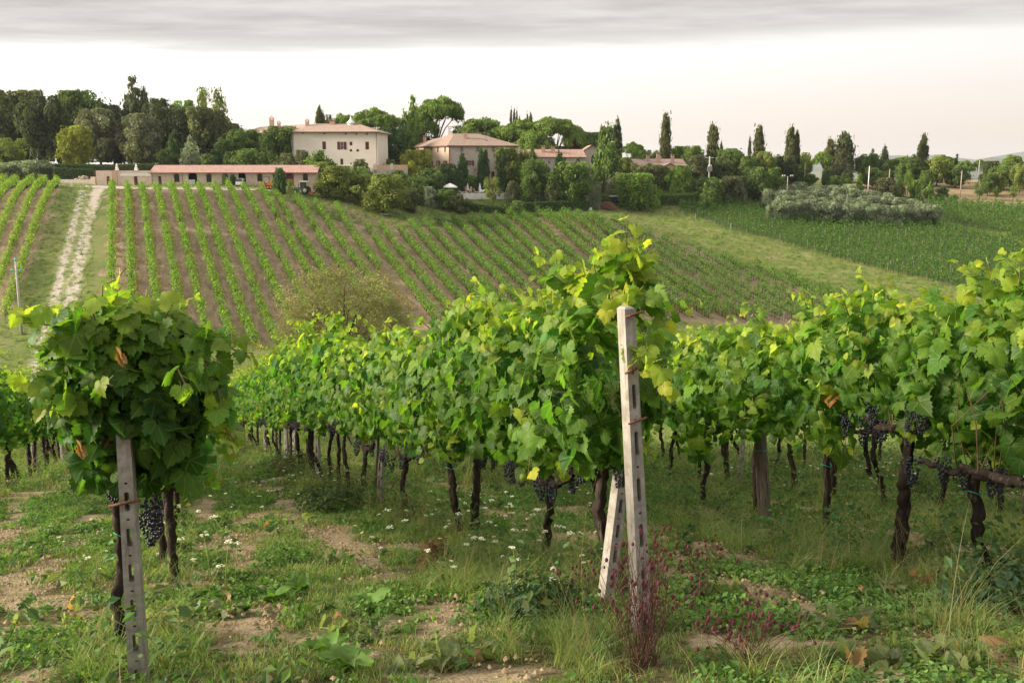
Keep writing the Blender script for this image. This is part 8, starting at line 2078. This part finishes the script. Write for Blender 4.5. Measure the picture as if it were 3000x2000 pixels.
# things in the barn arches
def crate(px, D, w, h, mat, label, name, cat_):
    b = on_ground(px, D); root = empty(name, b, R(2)); tag(root, label, cat_)
    MB().box(-w/2, w/2, -w/2, w/2, 0.14, h).build('tank', M[mat], root); mb = MB()
    for x in np.linspace(-w/2, w/2, 5): mb.box(x-0.02, x+0.02, -w/2-0.03, -w/2-0.005, 0.1, h+0.02)
    for z in np.linspace(0.15, h, 4): mb.box(-w/2-0.02, w/2+0.02, -w/2-0.055, -w/2-0.032, z-0.02, z+0.02)
    mb.build('cage', M['steel'], root); MB().box(-w/2, w/2, -w/2, w/2, 0.0, 0.13).build('pallet', M['stake_wood'], root)
crate(563.6, 204.2, 1.0, 1.1, 'porcelain', 'white caged liquid tank in front of the first wide barn arch', 'liquid_tank', 'tank')
def small_truck():
    b = on_ground(709, 205.0); root = empty('small_truck', b, R(90)); tag(root, 'pale green small truck nosing out of the second wide arch', 'truck')
    MB().box(-1.8, 0.6, -0.7, 0.7, 0.45, 0.95).build('body', M['steel'], root)
    mb = MB().add([(-2.0,-0.7,0.35),(-0.9,-0.7,0.35),(-0.9,0.7,0.35),(-2.0,0.7,0.35),(-2.0,-0.7,0.95),(-0.9,-0.7,0.95),(-0.9,0.7,0.95),(-2.0,0.7,0.95),(-1.75,-0.62,1.6),(-0.9,-0.62,1.62),(-0.9,0.62,1.62),(-1.75,0.62,1.6)], [(0,1,5,4),(2,3,7,6),(3,0,4,7),(4,5,9,8),(5,6,10,9),(6,7,11,10),(8,9,10,11)]); mb.build('cab', M['porcelain'], root)
    MB().add([(-2.01,-0.6,0.98),(-2.01,0.6,0.98),(-1.78,0.55,1.55),(-1.78,-0.55,1.55)], [(0,1,2,3)]).build('windscreen', M['glass'], root)
    for x in (-1.5, 0.2):
        for y in (-0.62, 0.62): wheel(root, x, y, 0.28, 0.28, 0.16)
    for y in (-0.5, 0.5): MB().box(-2.05, -2.0, y-0.1, y+0.1, 0.6, 0.75).build('headlight', M['porcelain'], root)
small_truck()
def ivy(px, y0, y1, w, D, label, seed):
    r_ = np.random.default_rng(seed); n = 900; b = on_ground(px, D); t = W(px, y0, D); H = t[2] - b[2]; wd = w*D/F
    P = np.stack([r_.normal(0, wd*0.22, n)*1.0, r_.normal(0, 0.12, n), r_.uniform(0, H, n)], 1); P[:, 0] *= np.clip(1.15 - P[:, 2]/H, 0.25, 1)
    root = empty('ivy', b); tag(root, label, 'ivy'); V, Q, T = cards(P, np.tile((0, -1.0, 0.4), (n, 1)), 0.2, tints(n, r_, (0.075, 0.13, 0.035), 0.2, 0.1), r_, 0.8, 0.2, None, 0.5); o = link('foliage', mesh_np('foliage', V, Q, M['leaf'], T), root); o['kind'] = 'stuff'
    MB().tube([(0, 0, 0), (0.1, 0, H*0.6)], [0.05, 0.02], 5).build('stem', M['bark'], root)
ivy(660, 512, 536, 22, 204.9, 'ivy growing over the third small barn arch', 3)

# ---- parasols
def parasol(px, top, D, label, is_open=False, z=None, w=0.42):
    b = on_ground(px, D)
    if z is not None: b[2] = z
    t = W(px, top, D); h = t[2] - b[2]; root = empty('parasol', b); tag(root, label, 'parasol')
    MB().tube([(0, 0, 0), (0, 0, h)], 0.035, 8).build('pole', M['pole_wood'], root); MB().lathe([(0.32, 0), (0.32, 0.08), (0.06, 0.12)], (0, 0, 0), 14).build('base', M['white_render'], root)
    mb = MB(); n = 16
    if is_open:
        R0 = w; V = [(0, 0, h)]
        for ring, (rr_, zz) in enumerate(((0.5, h-0.38), (1.0, h-0.85), (1.0, h-1.05))):
            for k in range(n): a = 2*math.pi*k/n; q = R0*rr_*(1.0 if k % 2 == 0 else 0.96); V.append((q*math.cos(a), q*math.sin(a), zz))
        mb.add(V, [(0, 1+k, 1+(k+1) % n) for k in range(n)] + [(1+n*j+k, 1+n*(j+1)+k, 1+n*(j+1)+(k+1) % n, 1+n*j+(k+1) % n) for j in range(2) for k in range(n)])
    else:
        prof = [(0.02, h), (0.10, h-0.25), (0.20, h*0.62), (w*0.75, h*0.36), (w*0.82, h*0.28), (0.06, h*0.26)]
        for j, (q, zz) in enumerate(prof): pass
        V = [((q*(1 + (0.22 if k % 2 else -0.12)))*math.cos(2*math.pi*k/n), (q*(1 + (0.22 if k % 2 else -0.12)))*math.sin(2*math.pi*k/n), zz) for q, zz in prof for k in range(n)]
        mb.add(V, [(j*n+k, j*n+(k+1) % n, (j+1)*n+(k+1) % n, (j+1)*n+k) for j in range(len(prof)-1) for k in range(n)])
    mb.build('canopy', M['canvas'], root)
tz = TERR.z0 + TERR_Z - 0.5
parasol(347, 478, 207.5, 'closed white parasol on the left of the brick terrace', z=tz); parasol(403.5, 478, 207.5, 'closed white parasol on the terrace next to the barn roof', z=tz)

# ---- pool garden
C0 = hit(1362, 584); C1 = hit(1508, 583); pc = (C0 + C1)/2; ax = unit(C1[:2] - C0[:2]); ay = np.array((-ax[1], ax[0])); ay = ay if ay[1] > 0 else -ay
PL = np.linalg.norm(C1[:2] - C0[:2]); zp = max(G(*(C0[:2] + ax*u_ + ay*v_)) for u_ in (0, PL) for v_ in (0, 4.2)) + 0.05
def pp(u, v, z=0.0): q = C0[:2] + ax*u + ay*v; return (q[0], q[1], zp + z)
def slab(name, u0, u1, v0, v1, z0, z1, mat):
    mb = MB(); c = [pp(u0, v0), pp(u1, v0), pp(u1, v1), pp(u0, v1)]
    mb.add([(x, y, z+z0) for x, y, z in c] + [(x, y, z+z1) for x, y, z in c], [(0,3,2,1),(4,5,6,7),(0,1,5,4),(1,2,6,5),(2,3,7,6),(3,0,4,7)]); o = mb.build(name, M[mat]); tag(o, kind='structure'); return o
def water_mat():
    b = NB('pool_water'); n = b.noise(b.pos(), 2.0, 3); return b.out(b.bsdf((0.30, 0.52, 0.50), 0.08, 0.5, b.bump(n, 0.1, 0.02)))
M['water'] = water_mat()
slab('pool_wall', 0, PL, 0, 0.4, -3.0, 0.12, 'white_render'); slab('pool_deck', -1.0, PL+0.8, 2.0, 5.6, -3.0, 0.10, 'white_render'); slab('pool_water', 0, PL, 0.41, 1.99, -1.4, -0.02, 'water')
for x in (0.0, PL): slab('pool_side', x - (0 if x == 0 else 0.0) - 0.45, x - 0.01 if x == 0 else x + 0.4, 0.0, 1.99, -3.0, 0.11, 'white_render')
for i, u in enumerate((1.3, 2.8, 5.0, 6.9, 8.6)):
    root = empty('flower_pot', pp(u, 0.2, 0.12)); tag(root, f'{ordinal(i+1)} terracotta pot from the left on the pool edge', 'pot', 'pots on the pool edge'); MB().lathe([(0.14, 0), (0.2, 0.3), (0.23, 0.3), (0.23, 0.36), (0.17, 0.36), (0.15, 0.2)], (0, 0, 0), 12).build('pot', M['terracotta'], root)
def lounger(u, v, rz, label):
    root = empty('sun_lounger', pp(u, v, 0.10), math.atan2(ax[1], ax[0]) + rz); tag(root, label, 'sun lounger', 'sun loungers by the pool')
    MB().box(-0.95, 0.35, -0.32, 0.32, 0.28, 0.36).build('seat', M['canvas'], root); MB().add([(0.35,-0.32,0.28),(1.0,-0.32,0.75),(1.0,0.32,0.75),(0.35,0.32,0.28),(0.35,-0.32,0.36),(0.96,-0.32,0.82),(0.96,0.32,0.82),(0.35,0.32,0.36)], [(0,3,2,1),(4,5,6,7),(0,1,5,4),(1,2,6,5),(2,3,7,6),(3,0,4,7)]).build('backrest', M['canvas'], root)
    for x in (-0.85, 0.3):
        for y in (-0.28, 0.28): MB().box(x-0.03, x+0.03, y-0.03, y+0.03, 0, 0.28).build('leg', M['porcelain'], root)
for i, (u, v, a) in enumerate(((-0.4, 2.7, 2.6), (0.7, 2.9, 2.9), (4.6, 2.7, 0.3), (5.4, 3.0, 0.3), (7.6, 2.7, 2.9), (8.6, 2.8, 3.0), (9.6, 2.8, 3.1), (10.4, 3.0, 1.6))): lounger(u, v, a, f'{ordinal(i+1)} white sun lounger from the left beside the pool')
def garden_parasol(px, top, v, label, **kw):
    D = (pp(5, v))[1]; parasol(px, top, D, label, z=zp + 0.1, **kw)
garden_parasol(1370, 536, 4.2, 'closed white parasol left of the pool shelter', w=0.36); garden_parasol(1406, 536, 4.2, 'closed white parasol right of the pool bathers', w=0.36)
parasol(1319, 536, 224.5, 'open white parasol left of the dark cypress by the pool', True, w=1.65)
def person(u, v, rz, pose, skin_c, shirt, label, h=1.7):
    """one continuous body grown over a skeleton"""
    s = h/1.7
    J = {'pel': (0, 0, 0.92), 'bel': (0, 0.0, 1.08), 'che': (0, 0.0, 1.32), 'nek': (0, 0, 1.47), 'hea': (0, -0.02, 1.56), 'cro': (0, -0.02, 1.68), 'lsh': (-0.18, 0, 1.40), 'lel': (-0.25, 0.0, 1.13), 'lha': (-0.24, -0.12, 0.90), 'rsh': (0.18, 0, 1.40), 'rel': (0.26, 0.0, 1.14), 'rha': (0.22, -0.16, 0.94), 'lhi': (-0.10, 0, 0.88), 'lkn': (-0.11, -0.03, 0.49), 'lan': (-0.11, 0.02, 0.08), 'lto': (-0.12, -0.14, 0.03), 'rhi': (0.10, 0, 0.88), 'rkn': (0.12, -0.03, 0.49), 'ran': (0.13, 0.04, 0.08), 'rto': (0.14, -0.12, 0.03)}
    rad = {'pel': 0.14, 'bel': 0.125, 'che': 0.145, 'nek': 0.055, 'hea': 0.085, 'cro': 0.07, 'lsh': 0.065, 'lel': 0.045, 'lha': 0.035, 'rsh': 0.065, 'rel': 0.045, 'rha': 0.035, 'lhi': 0.095, 'lkn': 0.06, 'lan': 0.042, 'lto': 0.035, 'rhi': 0.095, 'rkn': 0.06, 'ran': 0.042, 'rto': 0.035}
    if pose == 'sit':
        dz = -0.42
        for k in ('pel', 'bel', 'che', 'nek', 'hea', 'cro', 'lsh', 'lel', 'lha', 'rsh', 'rel', 'rha', 'lhi', 'rhi'): J[k] = (J[k][0], J[k][1], J[k][2] + dz)
        for k in 'lr': J[k+'kn'] = (J[k+'kn'][0], -0.42, 0.50); J[k+'an'] = (J[k+'an'][0], -0.44, 0.08); J[k+'to'] = (J[k+'to'][0], -0.60, 0.03)
    K = list(J); E = [('pel', 'bel'), ('bel', 'che'), ('che', 'nek'), ('nek', 'hea'), ('hea', 'cro'), ('che', 'lsh'), ('lsh', 'lel'), ('lel', 'lha'), ('che', 'rsh'), ('rsh', 'rel'), ('rel', 'rha'), ('pel', 'lhi'), ('lhi', 'lkn'), ('lkn', 'lan'), ('lan', 'lto'), ('pel', 'rhi'), ('rhi', 'rkn'), ('rkn', 'ran'), ('ran', 'rto')]
    root = empty('person', pp(u, v, 0.10), rz); tag(root, label, 'person'); root.scale = (s, s, s)
    def skinned(name, keys, edges, grow, mat):
        me = bpy.data.meshes.new(name); ix = {k: i for i, k in enumerate(keys)}; me.from_pydata([J[k] for k in keys], [(ix[a], ix[b]) for a, b in edges], []); o = link(name, me, root)
        m = o.modifiers.new('skin', 'SKIN'); m.use_smooth_shade = True
        for i, k in enumerate(keys): me.skin_vertices[0].data[i].radius = (rad[k]*grow, rad[k]*grow*(0.8 if k in ('pel', 'bel', 'che') else 1)); me.skin_vertices[0].data[i].use_root = (k == 'pel')
        o.modifiers.new('sub', 'SUBSURF').levels = 1; me.materials.append(mat); return o
    skinned('body', K, E, 1.0, mottled('skin_tone', skin_c, tuple(c*1.1 for c in skin_c), 3, 0.6, 0.3, 0))
    kk = ['pel', 'bel', 'che', 'lsh', 'rsh', 'lhi', 'rhi']; skinned('clothing', kk, [e for e in E if e[0] in kk and e[1] in kk], 1.13, mottled('cloth', shirt, tuple(c*1.1 for c in shirt), 5, 0.9, 0.1, 0))
    MB().lathe([(0.0, 0.075), (0.06, 0.06), (0.098, 0.0), (0.092, -0.06)], (0, 0.005, J['cro'][2] - 0.03), 12).build('hair', mottled('hair', (0.05, 0.03, 0.02), (0.08, 0.05, 0.03), 8, 0.7, 0.2, 0), root, True)
person(1.75, 3.4, 0.3, 'stand', (0.55, 0.32, 0.22), (0.40, 0.06, 0.05), 'person in red standing under the pool shelter parasol')
person(2.9, 3.5, -0.4, 'sit', (0.52, 0.30, 0.21), (0.62, 0.60, 0.55), 'seated person in a pale top beside the pool')
person(3.3, 3.9, 0.2, 'stand', (0.55, 0.33, 0.24), (0.45, 0.62, 0.06), 'person in lime green beside the pool')
person(3.9, 3.6, 0.9, 'sit', (0.50, 0.29, 0.20), (0.16, 0.05, 0.06), 'seated person in dark red at the right of the bathers')

# ---- gate pillars, shed, brush pile, rubble
def pillar(px, py, label, w=0.45, mat='brick'):
    b = hit(px, py); h = 1.9; root = empty('gate_pillar', b); tag(root, label, 'pillar'); MB().box(-w/2, w/2, -w/2, w/2, -0.3, h).build('shaft', M[mat], root); MB().box(-w/2-0.06, w/2+0.06, -w/2-0.06, w/2+0.06, h, h+0.1).build('cap', M['brick_trim'], root)
pillar(1727, 603, 'brick gate pillar at the right end of the long hedge'); pillar(1766, 602, 'brick gate pillar beside the ivy bush')
b = hit(1797, 600); root = empty('garden_shed', b); tag(root, 'small dark blue shed with grey roof beside the bamboo', 'shed')
MB().box(-1.1, 1.1, -0.8, 0.8, 0, 1.8).build('wall', M['navy'], root); MB().add([(-1.3,-1.0,1.8),(1.3,-1.0,1.8),(1.3,1.0,2.05),(-1.3,1.0,2.05),(-1.3,-1.0,1.9),(1.3,-1.0,1.9),(1.3,1.0,2.15),(-1.3,1.0,2.15)], [(0,3,2,1),(4,5,6,7),(0,1,5,4),(1,2,6,5),(2,3,7,6),(3,0,4,7)]).build('roof', M['steel'], root); MB().box(-0.3, 0.35, -0.83, -0.8, 0, 1.6).build('door', M['iron'], root)
def heap_of_sticks(px, py, w, h, n, label, seed):
    rs = random.Random(seed); b = hit(px, py); root = empty('brush_pile', b); tag(root, label, 'brush pile'); mb = MB()
    for i in range(n):
        a = rs.uniform(-0.5, 0.5) + rs.choice((0, math.pi)); x = rs.gauss(0, w*0.3); zz = max(0.05, h*(1 - abs(x)/w)*rs.random()); L_ = rs.uniform(0.5, 1.5); tl = rs.uniform(-0.35, 0.45)*(1 if x < 0 else -1)
        d = Vector((math.cos(a)*math.cos(tl), math.sin(a)*0.6, math.sin(tl)))*L_/2; c = Vector((x, rs.gauss(0, 0.7), zz)); mb.tube([c-d, c+d], [rs.uniform(0.02, 0.05), 0.012], 4, cap=False)
    o = mb.build('sticks', mottled('dead_brush', (0.20, 0.095, 0.06), (0.30, 0.16, 0.11), 4, 0.95, 0.1, 0.2), root); o['kind'] = 'stuff'
heap_of_sticks(1777, 614, 3.4, 2.0, 420, 'reddish brown heap of cut brush below the shed', 1)
def rubble(px, py, w, h, n, size, label, seed, mat='stone_warm'):
    rs = random.Random(seed); b = hit(px, py); root = empty('rubble_heap', b); tag(root, label, 'stones'); bm = bmesh.new()
    for i in range(n):
        x = rs.gauss(0, w*0.38); x = max(-w, min(w, x)); zz = max(0.02, h*(1 - (abs(x)/w)**1.3)*rs.uniform(0.2, 1)); k = size*rs.uniform(0.6, 1.4)
        rv = bmesh.ops.create_icosphere(bm, subdivisions=1, radius=k, matrix=Matrix.Translation((x, rs.gauss(0, 0.5), zz)) @ Matrix.Rotation(rs.uniform(0, 6), 4, 'Z') @ Matrix.Diagonal((1.25, 0.9, 0.7, 1)))
        for v_ in rv['verts']: v_.co += Vector((rs.gauss(0, 1), rs.gauss(0, 1), rs.gauss(0, 1)))*k*0.12
    me = bpy.data.meshes.new('stones'); bm.to_mesh(me); bm.free(); me.materials.append(mottled('pile_stone_%d' % seed, (0.36, 0.31, 0.25), (0.52, 0.45, 0.36), 1.5, 0.95, 0.1, 0.4)); o = link('stones', me, root); o['kind'] = 'stuff'
rubble(247, 539.5, 3.4, 1.7, 220, 0.17, 'pale heap of rubble stones before the low wall', 1)
rubble(1128, 631, 2.0, 0.35, 40, 0.16, 'scatter of pale stones under the front orchard tree', 2)
rubble(1850, 612, 3.0, 0.3, 40, 0.14, 'low line of stones and scraps under the bamboo', 3)
b = hit(1722, 616); root = empty('stone_trough', b, R(8)); tag(root, 'pale concrete trough at the top of the vine rows', 'trough'); MB().box(-0.9, 0.9, -0.35, -0.25, -0.2, 0.6).box(-0.9, 0.9, 0.25, 0.35, -0.2, 0.6).box(-0.9, -0.8, -0.25, 0.25, -0.2, 0.6).box(0.8, 0.9, -0.25, 0.25, -0.2, 0.6).box(-0.8, 0.8, -0.25, 0.25, -0.2, 0.05).build('basin', M['white_render'], root)
b = hit(1718, 607); root = empty('paddling_pool', b); tag(root, 'small blue plastic tub on the grass by the gate pillar', 'tub'); MB().lathe([(0.0, 0.05), (0.45, 0.05), (0.5, 0.3), (0.55, 0.3), (0.55, 0.0)], (0, 0, 0), 16).build('tub', M['blue_plastic'], root)
for i, (px, py) in enumerate(((1549, 576),)):
    b = hit(px, py); root = empty('planter', b); tag(root, 'terracotta planter with a small lemon tree on the pool lawn', 'planter'); MB().lathe([(0.25, 0), (0.42, 0.6), (0.48, 0.6), (0.48, 0.72), (0.38, 0.72)], (0, 0, 0), 14).build('pot', M['terracotta'], root)
    link('crown', CROWN['shrub'][0], root, loc=(0, 0, 0.7), scale=(1.1, 1.1, 1.5), color=(0.15, 0.22, 0.05))
# corner stakes on the dark plot edge
for i, (px, py) in enumerate(((2037,644),(2141,672),(2365,720),(2483,750),(2609,781),(2735,815),(2868,854))):
    b = hit(px, py); root = empty('row_stake', b); tag(root, f'{ordinal(i+1)} pale stake from the left along the dark plot edge', 'stake', 'stakes along the dark plot edge'); MB().box(-0.06, 0.06, -0.06, 0.06, -0.2, 1.35).build('shaft', M['pole_wood'], root); MB().box(-0.07, 0.07, -0.07, 0.07, 1.35, 1.39).build('cap', M['steel'], root)

# ---- far hills and the air between
def ridge(crest, D, depth, seed, name):
    xs = np.interp(np.linspace(0, 1, 90), np.linspace(0, 1, len(crest)), [c[0] for c in crest]); ysx = np.interp(xs, [c[0] for c in crest], [c[1] for c in crest])
    V = []; m = 14
    for i, (px, py) in enumerate(zip(xs, ysx)):
        t = W(px, py, D); 
        for k in range(m+1):
            f = -1 + 2*k/m; y = D + f*depth; z = -85 + (t[2] + 85)*(1 - abs(f))**0.8*(1 + 0.10*(fbm(i*0.2, k*0.5, seed, 3) - 0.5)*(1 - (1 if k == m//2 else 0))); V.append((t[0]*(y/D if k < m//2 else 1.0), y, z))
    I = np.arange(len(V)).reshape(-1, m+1); Q = np.stack([I[:-1, :-1], I[1:, :-1], I[1:, 1:], I[:-1, 1:]], -1).reshape(-1, 4)
    o = link(name, mesh_np(name, np.array(V), Q, M['hill'], smooth=True)); tag(o, kind='structure')
M['hill'] = mottled('far_hill', (0.05, 0.075, 0.035), (0.12, 0.12, 0.06), 0.004, 0.95, 0.05, 0)
ridge([(2250,480),(2400,474),(2520,462),(2577,457),(2640,455),(2700,460),(2742,452),(2790,461),(2860,468),(2930,456),(3000,444),(3100,436),(3300,441)], 9000, 1400, 1, 'hills')
ridge([(2820,482),(2860,474),(2904,461),(2940,466),(2990,472),(3100,466),(3300,470)], 6200, 900, 2, 'hills')
hz = MB().box(-8100, 8100, -650, 12100, -190, 150).build('haze', None)
b = NB('haze_air'); pv = b.n('ShaderNodeVolumePrincipled'); pv.inputs['Color'].default_value = (0.80, 0.87, 0.99, 1); pv.inputs['Density'].default_value = 0.00006; pv.inputs['Anisotropy'].default_value = 0.2
hz.data.materials.append(b.out(pv.outputs[0], vol=True)); tag(hz, 'thin pale haze over the valley', 'haze', kind='stuff')
